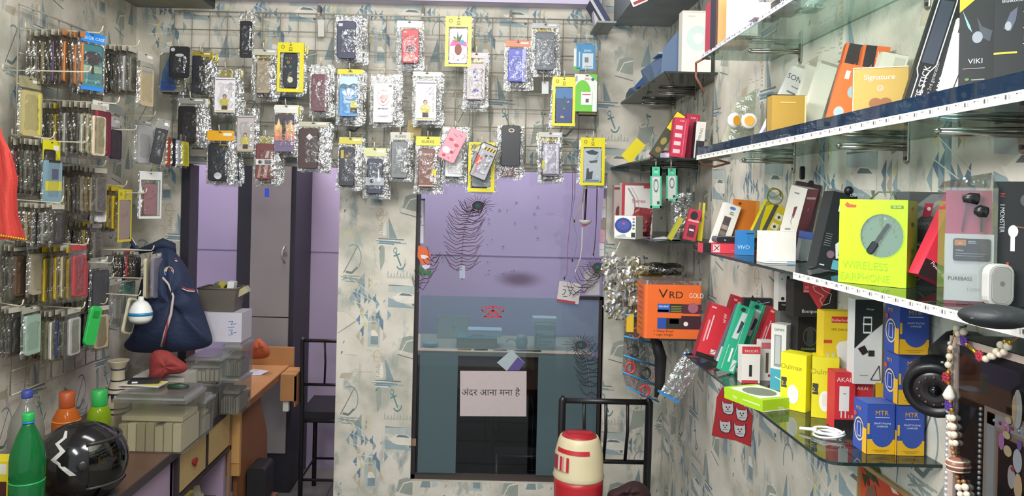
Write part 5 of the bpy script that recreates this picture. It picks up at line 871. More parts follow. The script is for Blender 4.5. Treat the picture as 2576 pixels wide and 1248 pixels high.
carton(AB, 'cream box with open flaps behind the gold script box', CT, bx(2236, 1.53, Z2, 62, 205, 12, -10), .03, 'cdc7b8', [('F', 'r', .5, .3, .9, .96, 'b9b3a4')], top='57524a')
f = bx(2143, 1.36, Z2, 122, 156, 0, -24); carton('earphone_box', 'gold box with white script lettering and a cream side on the second shelf', 'earphone box', f, .04, 'b0924a', [('F', 't', .48, .80, .12, 'Signature', 'f2ead2'), ('F', 'o', .5, .66, .055, .012, 'f2ead2', .05), ('F', 't', .5, .635, .07, 'S', 'f2ead2'), ('F', 'c', .42, .42, .12, '8a5a34', .09), ('F', 'c', .60, .42, .12, '8a5a34', .09), ('F', 'r', 0, 0, .015, 1, 'eee4c6'), ('F', 'r', 0, .985, 1, 1, 'eee4c6')], right='e0d6b4')
carton('selfie_stick_box', 'tall black selfie stick box with a white outlined shape, leaning right', 'selfie stick box', bx(2372, 1.28, Z2, 100, 350, 15, -20), .035, '201f21', [('F', 's', [(.12, .05), (.12, .3), (.05, .35), (.05, .88), (.12, .92), (.42, .92), (.45, .86), (.45, .4), (.3, .32), (.3, .05)], .025, 'd9d9d6'), ('F', 'r', .1, .4, .4, .86, '3f4350'), ('F', 'p', [(0, .92), (.2, 1), (.5, 1), (0, .9)], 'd2562e'), ('F', 't', .34, .05, .06, 'SELFIE STICK', 'e4e0e0', 90, 'l'), ('F', 't', .50, .04, .035, 'Capacity by 3rd generation', 'a8a8a8', 90, 'l'), ('F', 't', .86, .55, .045, 'Quality', 'd2562e', 90, 'l'), ('F', 't', .86, .68, .045, 'is the life', 'c9c9c9', 90, 'l'), ('F', 't', .72, .06, .05, 'AUX CABLE', 'c9c9c9', 90, 'l')], left='181819')
carton('earphone_box', 'white earphone box with an orange and black bud picture, leaning by the black ones', 'earphone box', bx(2416, 1.215, Z2, 66, 258, 12, -20), .015, 'e2deda', [('F', 't', .42, .86, .09, 'EAR', '4a4a4a'), ('F', 'c', .66, .70, .15, '2a2a2c', .07), ('F', 'c', .78, .70, .08, 'd2662e', .05), ('F', 's', [(.6, .66), (.45, .3), (.3, 0)], .03, '3a3a3c'), ('F', 'c', .85, .42, .11, '2a2224', .06), ('F', 's', [(.84, .38), (.66, .0)], .03, '3a3a3c'), ('F', 'r', 0, 0, 1, .14, '8fb4cc')])
EAR2 = [('F', 'p', [(0, .84), (.0, 1), (.62, 1)], 'dcc52a'), ('F', 'p', [(.4, .80), (.52, .72), (.76, .68), (.70, .60), (.5, .64)], '4a4d58'), ('F', 'c', .42, .64, .12, '9a9ca8', .045), ('F', 'p', [(.06, .86), (.24, .74), (.3, .68), (.2, .72)], '8fb4c4'), ('F', 't', .38, .44, .055, 'VIKI', 'd2d2d4'), ('F', 'r', .1, .40, .6, .405, '9a9a9a'), ('F', 'c', .2, .32, .05, '5a8a3a', .01), ('F', 'r', .3, .31, .6, .32, '8a8a8a')]
carton('bluetooth_box', 'black bluetooth headset box with a yellow corner and silver earpiece picture', 'earphone box', bx(2408, 1.19, Z2, 92, 325, 0, -34), .05, '1c1d20', EAR2)
carton('bluetooth_box', 'black bluetooth headset box with three small blue icons at the right edge', 'earphone box', bx(2496, 1.13, Z2, 96, 330, 0, -34), .05, '1b1c1f', [('F', 't', .40, .86, .035, 'Bluetooth', 'c9cace'), ('F', 'p', [(.2, .66), (.34, .78), (.5, .82), (.46, .72), (.36, .64)], '55576a'), ('F', 'c', .30, .68, .07, '9a9ca8', .035), ('F', 'r', .0, .47, .5, .485, 'b9ae3a'), ('F', 'r', .62, .94, 1, 1, '3aa4d4')] + [('F', 'r', .64, .56 + .12 * k, .80, .61 + .12 * k, '3a9ed0') for k in range(3)] + [('F', 'r', .62, .535 + .12 * k, .84, .54 + .12 * k, 'c9c9c9') for k in range(3)])
# --- topmost shelf
def s1(x, Y, w, h, a=0, yaw=0): return bx(x, Y, Z1, w, h, a, yaw)
carton('headphone_box', 'tan window box with a dark side, at the far end of the top shelf', 'headphone box', s1(1800, 2.04, 84, 130), .05, 'c79a62', [('F', 's', [(.6, .1), (.4, .3), (.38, .6), (.5, .8)], .03, '8a5a48'), ('F', 'c', .42, .3, .08, '8a5a48', .05), ('F', 'r', 0, 0, .05, 1, '5a2a34'), ('F', 'r', 0, 0, 1, .03, '7a3a2c')], left='2c2f3c')
carton('headphone_box', 'red and grey edged box beside the tan window box on the top shelf', 'headphone box', s1(1786, 2.12, 22, 130), .05, 'b03a4c', [('F', 'r', .5, 0, 1, 1, '4a5060')])
carton('headphone_box', 'white box with small grey lettering, near the lit strip of the top shelf', 'headphone box', s1(1842, 1.90, 64, 150), .05, 'eae6df', [('F', 't', .4, .12, .07, 'Solo HD', '9a9690'), ('F', 'r', .1, .03, .9, .035, 'b9b4ac')])
carton('earphone_box', 'low white box near the lit strip, next to the black wireless box', 'earphone box', s1(1896, 1.72, 66, 40), .04, 'e6e1dc', [('F', 'r', 0, 0, 1, .06, '8a5060')])
carton('earphone_box', 'black box marked wireless, lying on the top shelf', 'earphone box', s1(1960, 1.66, 52, 36), .05, '25262a', [('F', 't', .4, .62, .3, 'Wireless', 'cfcfd4')])
carton('earphone_pack', 'shiny clear plastic pack at the near side of the black wireless box', 'earphone box', s1(2016, 1.62, 60, 34), .05, film('e6f0ee', .5, key='shiny'), [('F', 'p', [(.1, .2), (.4, .8), (.8, .7), (.6, .3)], 'd9dfe0')])
# ---------------- far right niche ----------------
N1, N2, N3, N4 = NZ
def nb(x, Y, z, w, h, a=0, yaw=0): 
    s = Y / F; q = P(x, pyz(x, Y, z), Y); q.z = z + .0006; w *= s; h *= s
    M = Matrix.Rotation(R(yaw), 4, 'Z') @ Matrix.Rotation(R(a), 4, 'Y')
    if a > 0: q = q - (M.to_3x3() @ V((w, 0, 0)))
    return (Matrix.Translation(q) @ M, w, h)
carton('speaker_box', 'tall white box with a pale blue round grille picture, top of the niche', 'speaker box', nb(1714, 2.74, N1, 74, 158), .05, 'ded9cc', [('F', 'c', .55, .56, .40, 'b9c9c6', .2), ('F', 'c', .55, .56, .18, 'd3d8cf', .09), ('F', 'c', .55, .56, .07, 'f0ead8', .035), ('F', 't', .3, .90, .035, 'SONICS', '8a8a84'), ('F', 'r', 0, .965, 1, 1, 'cfcabc')])
b = MB(); vs_ = []
q0 = V((.652, 2.78, N1)); L = .70
for k in range(9):
    t = k / 8; y = 2.80 + L * t; hgt = (.15 * (1 - t) ** 1.2 + .02); 
    vs_ += [(.648, y, N1 + .003), (.655 + .03 * sin(k * 1.7), y, N1 + hgt * .6), (.70 + .01 * cos(k * 2.2), y, N1 + hgt), (.76, y, N1 + hgt * .8), (.78, y, N1 + .003)]
fs_ = [(5 * k + i, 5 * k + 5 + i, 5 * k + 6 + i, 5 * k + 1 + i) for k in range(8) for i in range(4)] + [(5 * k + 4, 5 * k + 9, 5 * k + 5, 5 * k) for k in range(8)] + [(0, 1, 2, 3, 4), (44, 43, 42, 41, 40)]
b.add(vs_, fs_, K('4f6482', .35)); b.box((.66, 2.9, N1 + .10), (.72, 3.0, N1 + .108), K('8f9cb4', .4)); b.poly([(.6505, 3.0, N1 + .02), (.6505, 3.4, N1 + .02), (.6505, 3.3, N1 + .035), (.6505, 3.0, N1 + .06)], '2f5fa8'); thing(b, 'plastic_bag', 'slate blue plastic bag slumped along the topmost niche shelf', 'bag')
carton('flat_box', 'flat teal box lying under the tall white grille box', 'box', nb(1700, 2.86, N1, 70, 7), .06, '4fa89c', [])
f = nb(1655, 2.80, N2, 24, 128, 32); carton('cable_pack', 'yellow and black pack leaning steeply right in the middle of the niche', 'cable pack', f, .02, '3f3f2a', [('F', 'r', 0, .6, 1, .98, 'd9c81c'), ('F', 't', .5, .72, .09, 'VORO', '5a5216', 0), ('F', 'c', .5, .35, .3, '8a8448', .08), ('F', 'c', .5, .15, .3, '7a6a3a', .06)])
b = MB(); f = nb(1585, 3.2, N2, 30, 60, 40); b.box((0, 0, 0), (f[1], .006, f[2]), K('d9c81c', .4)); thing(b, 'cable_pack', 'small plain yellow pack lying low behind the yellow and black one', 'cable pack', f[0])
RD = [('F', 'r', .12, .1 + .2 * k, .6, .2 + .2 * k, 'e8b8c0') for k in range(4)] + [('F', 'r', .75, .05, .8, .95, 'e06a80'), ('F', 't', .5, .9, .06, 'CAR', 'f0ccd2')]
carton('charger_box', 'crimson box in front of its taller twin, middle niche shelf', 'charger box', nb(1722, 2.74, N2, 36, 100, 6), .04, 'b82a4a', RD)
carton('charger_box', 'taller crimson box at the back, middle niche shelf', 'charger box', nb(1748, 2.80, N2, 34, 112, 6), .04, 'a82440', RD[4:])
carton('charger_box', 'narrow white topped black box beside the crimson boxes', 'charger box', nb(1768, 2.745, N2, 24, 92, 4), .04, '26272c', [('F', 'r', 0, .48, 1, 1, 'd9d5ce'), ('F', 't', .6, .6, .1, 'SAMSUNG', '3a3a3a', 80), ('F', 'r', 0, 0, .15, .5, 'c9c5be'), ('F', 'r', .4, .2, .6, .3, '8a8a8a')])
for i, (x, y, w_, a, c, l) in enumerate(((1640, 2.9, 50, 14, 'c9c4c0', 'silver card pack lying in front of the crimson boxes'), (1655, 2.82, 44, 22, 'b8483c', 'red and white card pack lying in front of the crimson boxes'), (1672, 2.76, 52, 9, 'b9b3cc', 'pale violet card pack lying in front of the crimson boxes'))):
    f = nb(x, y, N2, w_, 26 - 6 * i, 0, a); carton('card_pack', l, 'card pack', f, .05, c, [('F', 'r', .1, .3, .5, .7, 'e2ded8'), ('T', 'p', [(0, 0), (.6, 1), (1, 1), (.5, 0)], '8a7b88')])
carton('headphone_box', 'white and red headphone box with a silver drawing, back of the niche', 'headphone box', nb(1562, 3.15, N3, 78, 130), .05, 'd9d4d0', [('F', 'r', 0, 0, .1, 1, 'b02c34'), ('F', 'r', .7, .9, .98, .97, 'b84048'), ('F', 'r', .1, .95, 1, 1, '8a4a4a'), ('F', 'c', .72, .32, .26, 'a9a5a4', .18), ('F', 's', [(.2, .9), (.4, .7), (.45, .45), (.3, .3)], .05, '8f8d90'), ('F', 's', [(.3, .92), (.52, .7), (.56, .5)], .03, 'b4b2b4'), ('F', 't', .55, .62, .1, 'Stereo', 'b83a44'), ('F', 'p', [(.2, .05), (.25, .2), (.5, .16), (.8, .2), (.95, .05)], 'a8584c')])
carton('headphone_box', 'maroon edged pale box squeezed at the very back of the niche', 'headphone box', nb(1543, 3.40, N3, 22, 118), .05, 'b9a8a0', [('F', 'c', .5, .4, .3, '7a3a34', .15), ('F', 'r', 0, .9, 1, .95, '7a3a34')])
f = nb(1545, 2.80, N3, 56, 57, 0, 0); f = (f[0] @ Matrix.Rotation(R(-32), 4, 'Z'), f[1], f[2])
carton('speaker_box', 'small white box with a navy mini speaker picture in the niche', 'speaker box', f, .075, 'd8d6d2', [('F', 'c', .42, .58, .40, '2c3a7a', .34), ('F', 'c', .42, .60, .3, '3a4c96', .22), ('F', 'c', .44, .66, .07, 'c8404a', .05), ('F', 'r', .80, .05, .98, .28, '26262a'), ('F', 'c', .9, .88, .06, 'd2662e', .05), ('F', 'c', .9, .74, .06, '3a7ab8', .05), ('F', 'c', .9, .6, .06, '4a5a5a', .05), ('F', 'c', .9, .46, .06, '4a8a5a', .05), ('F', 'p', [(.1, .1), (.5, .22), (.6, .06)], '9aa4b4'), ('F', 'r', 0, 0, 1, .08, 'b9b6b0')], right='a9a79e')
def hookpack(x0, y0, x1, y1, Y, lab, tilt=0):
    f = fr((x0, y1), (x1, y1), (x0 + tilt, y0), Y); b = MB(); w, h = f[1], f[2]
    for q in ((0, 0, .14, 1), (.86, 0, 1, 1), (0, 0, 1, .06), (0, .78, 1, 1)): b.box((q[0] * w, -.001, q[1] * h), (q[2] * w, .001, q[3] * h), K('3fa882', .4))
    b.box((.1 * w, .001, .05 * h), (.9 * w, .002, .8 * h), K('b4b9b4', .4)); b.ring(w * .5, h * .55, w * .22, w * .05, -.0015, '4a5a60', rz=h * .16); b.text('VIZ', w * .5, h * .85, h * .07, -.0016, 'dce8e0', al='c'); b.box((w * .6, -.0016, h * .1), (w * .8, -.0012, h * .17), '2f3a3a')
    b.disc(w * .5, h * .95, w * .08, -.002, '4a4a40', rz=h * .015); thing(b, 'cable_pack', lab, 'cable pack', f[0])
hookpack(1636, 420, 1664, 524, 2.66, 'green framed cable pack hanging in the niche, whole front showing')
hookpack(1676, 424, 1704, 505, 2.70, 'green framed cable pack hanging behind and right of its green twin', -6)
for x, l in ((1650, 'whole front one'), (1688, 'rear one')):
    p = P(x, 424, 2.68); b = MB(); b.tube([(p.x, p.y, p.z - .01), (p.x, p.y, N2 - .011 + .002)], .0018, CHR, 5); b.tube([(p.x, p.y, N2 - .010), (p.x, p.y + .07, N2 - .009)], .0018, CHR, 5); thing(b, 'wire_hook', f'short steel hook under the niche shelf for the green packs, {l}', 'hook')
b = MB(); f = nb(1634, 2.95, N3, 46, 72, 5); b.add(pouch(f[1], f[2], .02, K('8a4a48', .4), 5).v, pouch(f[1], f[2], .02, K('8a4a48', .4), 5).f, K('7d3236', .4)); thing(b, 'cable_pack', 'dull red soft pack standing behind the green framed packs', 'cable pack', f[0])
b = MB(); f = nb(1690, 2.72, N3, 12, 62, 28); b.box((0, 0, 0), (f[1], .02, f[2]), K('a9a83a', .4)); thing(b, 'cable_pack', 'narrow olive yellow pack leaning beside the dull red one', 'cable pack', f[0])
e = empty('clear_bag', nb(1686, 2.80, N3, 52, 118)[0], 'crumpled clear bag with a dark cable inside, standing in the niche', 'bag'); f = nb(1686, 2.80, N3, 52, 118)
link(pouch(f[1], f[2], .02, film('d5dad8', .34, key='bag', rough=.14, crinkle=1), 77), 'clear_film', e)
b = MB(); b.tube([(f[1] * .2, 0, .01), (f[1] * .5, -.004, f[2] * .5), (f[1] * .7, 0, f[2] * .9)], .003, K('3a3d3e', .5), 6); b.tube([(f[1] * .8, .01, f[2] * .5), (f[1] * .84, .01, f[2] * 1.1)], .006, K('3f454a', .5), 6); link(b, 'cable', e)
carton('earphone_box', 'red and black earphone pack leaning right, front of the third niche shelf', 'earphone box', nb(1748, 2.705, N3, 30, 78, 12), .02, 'b83248', [('F', 'c', .45, .8, .32, '26262a', .14), ('F', 'r', .05, .6, .95, .66, 'd9a0a8'), ('F', 'r', .2, .1, .8, .5, '5a2a34'), ('F', 'r', .3, .3, .7, .36, 'e0d2d4')])
carton('cable_pack', 'thin bright yellow pack against the wall edge on the third niche shelf', 'cable pack', nb(1766, 2.745, N3, 12, 96, 4), .02, 'd9c81c', [('F', 'r', 0, .5, .5, 1, '6a5a70')])
b = MB(); pts = [(0, 0, 0), (.02, .01, .004), (.05, .0, .002), (.08, .015, .006), (.11, .0, .002), (.10, .03, .003), (.05, .035, .002)]; q = P(1640, 590, 2.78); q.z = N3 + .001
b.add([(0, 0, 0), (.10, -.01, .003), (.12, .05, .001), (.03, .07, .004), (.05, .03, .010)], [(0, 1, 4), (1, 2, 4), (2, 3, 4), (3, 0, 4)], K('c9c8cc', .3)); thing(b, 'crumpled_wrapper', 'crumpled pale wrapper lying flat on the third niche shelf', 'wrapper', Matrix.Translation(q))
# lowest niche shelf
def flatb(lab, x, Y, z, w, h, d, c, D=()): return carton('flat_box', lab, 'box', nb(x, Y, z, w, h), d, c, D)
g1 = nb(1556, 3.05, N4, 88, 16); 
zz = N4
for i, (c, l) in enumerate((('6a5a48', 'brown flat box at the base of the yellow pile'), ('8a8a7c', 'grey flat box second in the yellow topped pile'), ('c9a41c', 'mustard flat box third in the pile on the lowest niche shelf'), ('d8b420', 'bright mustard flat box on top of the pile at the niche back'))):
    hgt = (.075, .055, .024, .024)[i]; q = P(1568 + 3 * i, 700, 3.02); q.z = zz + .0006; carton('flat_box', l, 'box', (Matrix.Translation(q) @ Matrix.Rotation(R(-3 + 2 * i), 4, 'Z'), .145, hgt), .12, c, [('F', 'r', .3, .4, .7, .5, '8a7420')] if i > 1 else []); zz += hgt + .0008
# orange tub
f = nb(1619, 2.60, N4, 146, 146); w, h = f[1], f[2]; e = empty('card_tub', f[0], 'orange square printed tub with a clear rim on the lowest niche shelf', 'tub'); d = .13; OR = K('d9652a', .4)
b = MB(); pts = []
for cx, cy, a0 in ((w - .012, .012, -90), (w - .012, d - .012, 0), (.012, d - .012, 90), (.012, .012, 180)): pts += [(cx + .012 * cos(R(a0 + 15 * k)), cy + .012 * sin(R(a0 + 15 * k))) for k in range(7)]
b.prism(pts, 0, h * .93, OR, axis='z')
D = []; y = -.0006
b.text('V', w * .24, h * .70, h * .22, y, '2a1712', al='l', sq=1.2); b.text('RD', w * .43, h * .70, h * .17, y, '2a1712', al='l', sq=1.1); b.text('GOLD', w * .77, h * .71, h * .12, y, 'e9d2c0', al='l', sq=.75)
for q in ((.23, .45, .44, .60, '2a5aa8'), (.44, .45, .66, .60, '2c2a24'), (.66, .44, .985, .60, '4a2430'), (.23, .17, .38, .36, '23479a'), (.38, .17, .64, .36, '2c2a24'), (.64, .17, .985, .40, '3a1a26'), (.44, .26, .60, .34, 'cfcac0'), (.23, .46, .42, .50, '4a86d0')): b.box((q[0] * w, y - .0002, q[1] * h), (q[2] * w, y, q[3] * h), q[4])
for k in range(4): b.box((.46 * w, y - .0004, (.465 + .03 * k) * h), (.64 * w, y - .0002, (.475 + .03 * k) * h), '8a8440')
b.disc(.84 * w, .54 * h, .09 * w, y - .0005, '9a5a6a', rz=h * .09); b.disc(.72 * w, .26 * h, .04 * w, y - .0005, 'd9d4cc'); b.text('INDIA BAGS', w * .25, h * .54, h * .045, y - .0005, 'e0e6f0', sq=.7); b.text('Light Weight', w * .22, h * .05, h * .055, y, '3a1a10'); b.text('Water Proof', w * .22, h * .11, h * .055, y, '3a1a10'); b.disc(w * .18, h * .07, .0015, y, '3a1a10'); b.disc(w * .18, h * .13, .0015, y, '3a1a10')
for k in range(9): b.box((-.0006, .03, h * (.12 + .09 * k)), (-.0002, .09, h * (.15 + .09 * k)), 'b04c1c')
link(b, 'printed_body', e)
b = MB(); o2 = [(x * 1.0, y_) for x, y_ in pts]; b.prism([(p_[0] + (.001 if p_[0] < w / 2 else -.001), p_[1]) for p_ in pts], h * .93, h * 1.0, film('e8e4de', .45, key='tub', rough=.2, crinkle=.2), axis='z'); link(b, 'clear_rim', e)
b = MB(); f2 = (Matrix.Translation((0, 0, 0)), .09, .03)
e2 = empty('film_bundle', Matrix.Translation(V((.70, 3.0, N4 + .18))), 'grey bundle of clear wrapped packs lying on top of the flat box pile', 'packet bundle')
rd = random.Random(9); b = MB()
for k in range(5): b.sphere((-.03 + .022 * k, rd.uniform(-.02, .02), .022 + rd.uniform(0, .01)), .03, film('b9b9b4', .45, key='bund', rough=.15, crinkle=1), 14, 8, sc=(1.6, 1.8, .75))
link(b, 'clear_wrap', e2); b = MB(); b.box((-.07, -.02, .002), (.09, .02, .014), K('4a4030', .5)); b.box((-.06, -.025, .014), (.07, .02, .018), K('a39a3a', .4)); link(b, 'packs', e2)
# chain of silver sachets
f0 = None
for k in range(24):
    rd = random.Random(k + 300); x = 1532 + (k % 4) * 25 + rd.uniform(-8, 10) + (k // 4) * 3; y = 655 + (k // 4) * 27 + rd.uniform(-8, 8); Yk = 2.68 + .06 * (k % 3) + .02 * (k // 4)
    if x > 1600 and y > 690: x -= 40; Yk = 2.9
    M = Matrix.Translation(P(x, y, Yk)) @ Matrix.Rotation(R(rd.uniform(-35, 25)), 4, 'Y') @ Matrix.Rotation(R(rd.uniform(-40, 40)), 4, 'Z')
    if k < 4:
        b = MB(); w_, h_ = .055, .032; n = 6; vs_ = [(w_ * (i / n - .5), rd.uniform(-.006, .006), h_ * (j / 3 - .5)) for j in range(4) for i in range(n + 1)]
        vs_ += [(x_, y_ + .0012, z_) for x_, y_, z_ in vs_]; fa = [(j * 7 + i, j * 7 + i + 1, j * 7 + i + 8, j * 7 + i + 7) for j in range(3) for i in range(n)]
        b.add(vs_, fa + [tuple(28 + q for q in f_[::-1]) for f_ in fa], K(('c4c3bf', 'b4b3ae', 'cfcdc4', 'a9a48c')[k], .18, .75)); b.add([vs_[q] for q in (0, 1, 8, 7)], [(0, 1, 2, 3)], K('b8a93a', .4))
        o = SACH = thing(b, 'foil_sachet', 'small silver foil sachet in the hanging cluster left of the orange tub', 'sachet', M, 'silver foil sachets left of the tub'); f0 = (f0 or []) + [o]
    else:
        o = f0[k % 4].copy(); COL.objects.link(o); o.matrix_world = M
b = MB(); a = P(1545, 640, 2.72); b.tube([a, P(1560, 720, 2.76), P(1575, 800, 2.8)], .0014, CREAMW, 5); b.tube([a, (a.x + .02, a.y, N3 - .008)], .0014, CREAMW, 5); thing(b, 'tie_string', 'thin string on which the foil sachets hang beside the tub', 'string')
# sheet of ring packets
e = empty('ring_packet_strip', I4, 'hanging strip of clear pockets holding red and black rings, edged blue', 'packet strip')
def q3(x, y): return P(x, y, 2.742 + (x - 1570) * .0008)
b = MB(); out = [(1572, 792, 1632, 800), (1569, 845, 1640, 862), (1568, 893, 1648, 920), (1566, 935, 1650, 968), (1574, 972, 1656, 1010)]
vs_ = []
for x0, y0, x1, y1 in out:
    for s_ in (0, .002):
        for k in range(5): t = k / 4; p = q3(x0 + (x1 - x0) * t, y0 + (y1 - y0) * t); vs_.append((p.x, p.y + s_ + .004 * sin(k * 2 + x0), p.z))
fs_ = []
for j in range(4):
    for s_ in (0, 1):
        for k in range(4): a = j * 10 + s_ * 5 + k; q = (a, a + 1, a + 11, a + 10); fs_.append(q[::-1] if s_ == 0 else q)
b.add(vs_, fs_, film('c9ccc8', .5, key='strip', rough=.2, crinkle=.6)); link(b, 'clear_pockets', e)
b = MB()
for x0, y0, x1, y1 in out: b.tube([q3(x0, y0) - V((0, .006, 0)), q3((x0 + x1) / 2, (y0 + y1) / 2) - V((0, .008, 0)), q3(x1, y1) - V((0, .006, 0))], .0032, K('2f8fc0', .4), 5)
link(b, 'blue_seams', e)
for x, y, c in ((1600, 838, 'b05a42'), (1592, 882, '2c2c2e'), (1585, 925, 'b03438'), (1623, 938, '2c2c2e'), (1621, 983, 'b03438')):
    b = MB(); p = q3(x, y) - V((0, .004, 0)); b.tube([(p.x + .017 * cos(t * .35), p.y, p.z + .019 * sin(t * .35)) for t in range(18)], .0045, K(c, .35), 8, closed=True); link(b, 'ring', e)
b = MB(); b.box((q3(1575, 835).x, q3(1575, 800).y - .004, q3(1575, 835).z), (q3(1592, 800).x, q3(1575, 800).y - .002, q3(1575, 790).z), K('c4a82c', .4)); link(b, 'yellow_tag', e)
b = MB(); a = q3(1600, 796); b.tube([a, (a.x + .03, a.y + .02, N4 - .006)], .0015, CREAMW, 5); thing(b, 'tie_string', 'short string tying the ring strip under the lowest niche shelf', 'string')
b = MB(); b.tube([P(1648, 848, 2.72), P(1662, 900, 2.74), P(1660, 960, 2.75), P(1650, 1000, 2.74)], [.018, .022, .018, .006], K('1c1b1c', .6), 8); thing(b, 'black_sleeve', 'black cloth sleeve hanging between the ring strip and the zip bag', 'sleeve')
f = fr((1662, 985), (1708, 1012), (1680, 848), 2.64); e = empty('zip_bag', f[0], 'clear zip bag with a blue strip and a silvery wad, hanging under the tub', 'bag')
link(pouch(f[1], f[2], .012, film('d9dcd8', .42, key='zip', rough=.12, crinkle=1), 91), 'clear_film', e)
b = MB(); b.add([(0, -.002, f[2] * .86), (f[1] * .3, -.004, f[2] * 1.02), (f[1] * 1.25, -.002, f[2] * .98), (f[1] * 1.1, -.003, f[2] * .82)], [(0, 1, 2, 3)], K('2a62a0', .4)); b.box((-.01, -.002, -.006), (f[1], 0, .003), K('2f7fc0', .4)); link(b, 'blue_strip', e)
b = MB(); b.box((f[1] * .16, -.006, f[2] * .3), (f[1] * .22, -.003, f[2] * .95), K('e6e6e4', .2)); link(b, 'silver_edge', e)
# top corner things and papers
b = MB(); f = fr((1497, 62), (1514, 60), (1497, -20), 3.40); carton('upright_box', 'white and yellow striped box standing at the top right end of the grid', 'box', (f[0], f[1], f[2]), .06, 'c9c6cc', [('F', 'r', .5, 0, .8, 1, 'b9b85a'), ('F', 'r', 0, .5, .2, .7, '8a8a98')])
f = fr((1519, 60), (1536, 50), (1519, -20), 3.36); carton('upright_box', 'navy box standing beside the white and yellow striped one', 'box', (f[0], f[1], f[2]), .14, '323a5e', [('F', 'r', 0, 0, .35, 1, 'c4c2c8')])
p0 = P(1494, 64, 3.45); p1 = P(1540, 64, 3.45); b = MB(); b.box((p0.x, 3.34, p0.z - .012), (p1.x, 3.579, p0.z - .004), K('9aa09f', .6)); struct(b, 'trim_top_ledge')
f = fr((1593, 18), (1630, 2), (1592, -22), 2.9); carton('hanging_card', 'white card with red print hanging from the soffit at the top', 'card', (f[0], f[1], f[2]), .002, 'd6d2d4', [('F', 'r', .1, .1, .9, .3, '9a3a3c'), ('F', 'r', .3, .5, .6, .8, '7a6a70')])
# red sticker sheet on the right wall
def wallplate(x, y, X=XR): return PX(x, y, X)
a = [(1816, 975), (1803, 1000), (1799, 1040), (1790, 1095), (1808, 1100), (1850, 1108), (1888, 1124), (1893, 1045), (1882, 1028), (1850, 1010)]
b = MB(); b.poly([tuple(PX(x, y, XR - .002)) for x, y in a], K('c42a34', .5)); b.poly([tuple(PX(x, y, XR - .0012)) for x, y in a[::-1]], K('c42a34', .5))
def blob(cx, cy, w_, h_):
    o = [(-.5, .48), (-.36, .30), (.30, .34), (.46, .50), (.5, -.1), (.34, -.45), (0, -.52), (-.36, -.42), (-.48, -.05)]
    b.poly([tuple(PX(cx + u * w_, cy - v * h_ + u * 5, XR - .0026)) for u, v in o[::-1]][::-1], K('232024', .5)); b.poly([tuple(PX(cx + u * w_ * .88, cy - v * h_ * .88 + u * 5, XR - .003)) for u, v in o], K('dcd8da', .5))
    for u, v in ((-.12, .05), (.12, .05), (0, -.1)): b.poly([tuple(PX(cx + (u + du) * w_, cy - (v + dv) * h_, XR - .0034)) for du, dv in ((-.05, -.05), (.05, -.05), (.05, .05), (-.05, .05))], '3a3034')
    b.poly([tuple(PX(cx + u * w_, cy - v * h_, XR - .0034)) for u, v in ((-.25, -.22), (.25, -.24), (.25, -.28), (-.25, -.26))], '8a8086')
blob(1832, 985, 26, 16); blob(1831, 1026, 32, 36); blob(1866, 1042, 32, 36); blob(1824, 1072, 31, 36); blob(1861, 1082, 32, 38)
thing(b, 'sticker_sheet', 'red torn sticker sheet with small white face shapes on the right wall', 'sticker')
# ---------------- counter, front left ----------------
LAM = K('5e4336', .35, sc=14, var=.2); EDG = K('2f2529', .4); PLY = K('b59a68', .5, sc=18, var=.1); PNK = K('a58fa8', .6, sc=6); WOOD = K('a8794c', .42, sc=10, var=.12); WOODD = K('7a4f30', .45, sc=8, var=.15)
CZ, CX, CY1 = .753, -1.108, 3.40
e = empty('counter', I4, 'long brown topped counter with drawers along the left wall', 'counter')
b = MB(); b.box((XL + .002, 1.75, CZ - .028), (CX, CY1, CZ), LAM); b.box((CX, 1.75, CZ - .030), (CX + .006, CY1, CZ + .001), EDG); b.box((XL + .002, CY1, CZ - .030), (CX + .006, CY1 + .005, CZ + .001), EDG); link(b, 'worktop', e)
b = MB(); b.box((XL + .002, 1.78, 0), (CX - .03, 2.30, CZ - .03), PNK); b.box((XL + .002, 2.78, 0), (CX - .02, 2.82, CZ - .03), PNK); b.box((XL + .002, 3.36, 0), (CX - .02, 3.39, CZ - .03), PNK); b.box((XL + .002, 2.3, 0), (XL + .02, 3.39, CZ - .03), K('6e6072', .7)); b.box((XL + .002, 2.30, .02), (CX - .04, 3.38, .04), K('7b6d6f', .6)); b.box((XL + .002, 2.80, .34), (CX - .05, 3.37, .355), K('6b5a58', .6))
b.box((CX - .024, 2.3, 0), (CX - .02, 2.80, CZ - .03), PNK); link(b, 'body', e)
b = MB(); b.box((CX - .012, 2.80, CZ - .205), (CX + .001, 3.40, CZ - .185), EDG); b.box((CX - .012, 2.795, 0.0), (CX + .001, 2.815, CZ - .03), EDG); b.box((CX - .012, 3.385, 0), (CX + .001, 3.40, CZ - .03), K('8a6a50', .5)); b.box((CX - .012, 3.095, CZ - .19), (CX + .002, 3.11, CZ - .03), EDG); link(b, 'face_frame', e)
for i, (y0, y1) in enumerate(((2.82, 3.09), (3.115, 3.38))):
    b = MB(); b.box((CX - .30, y0, CZ - .18), (CX - .002, y1, CZ - .035), PLY); d = link(b, 'drawer', e)
    if i == 0:
        b = MB(); T = Matrix.Translation((CX + .001, (y0 + y1) / 2, CZ - .11)) @ Matrix.Rotation(R(90), 4, 'Z'); b.prism([(0, -.016), (.018, .004), (.014, .014), (.005, .014), (0, .008), (-.005, .014), (-.014, .014), (-.018, .004)], -.010, 0, K('9c2226', .4), T=T); link(b, 'heart_knob', d)
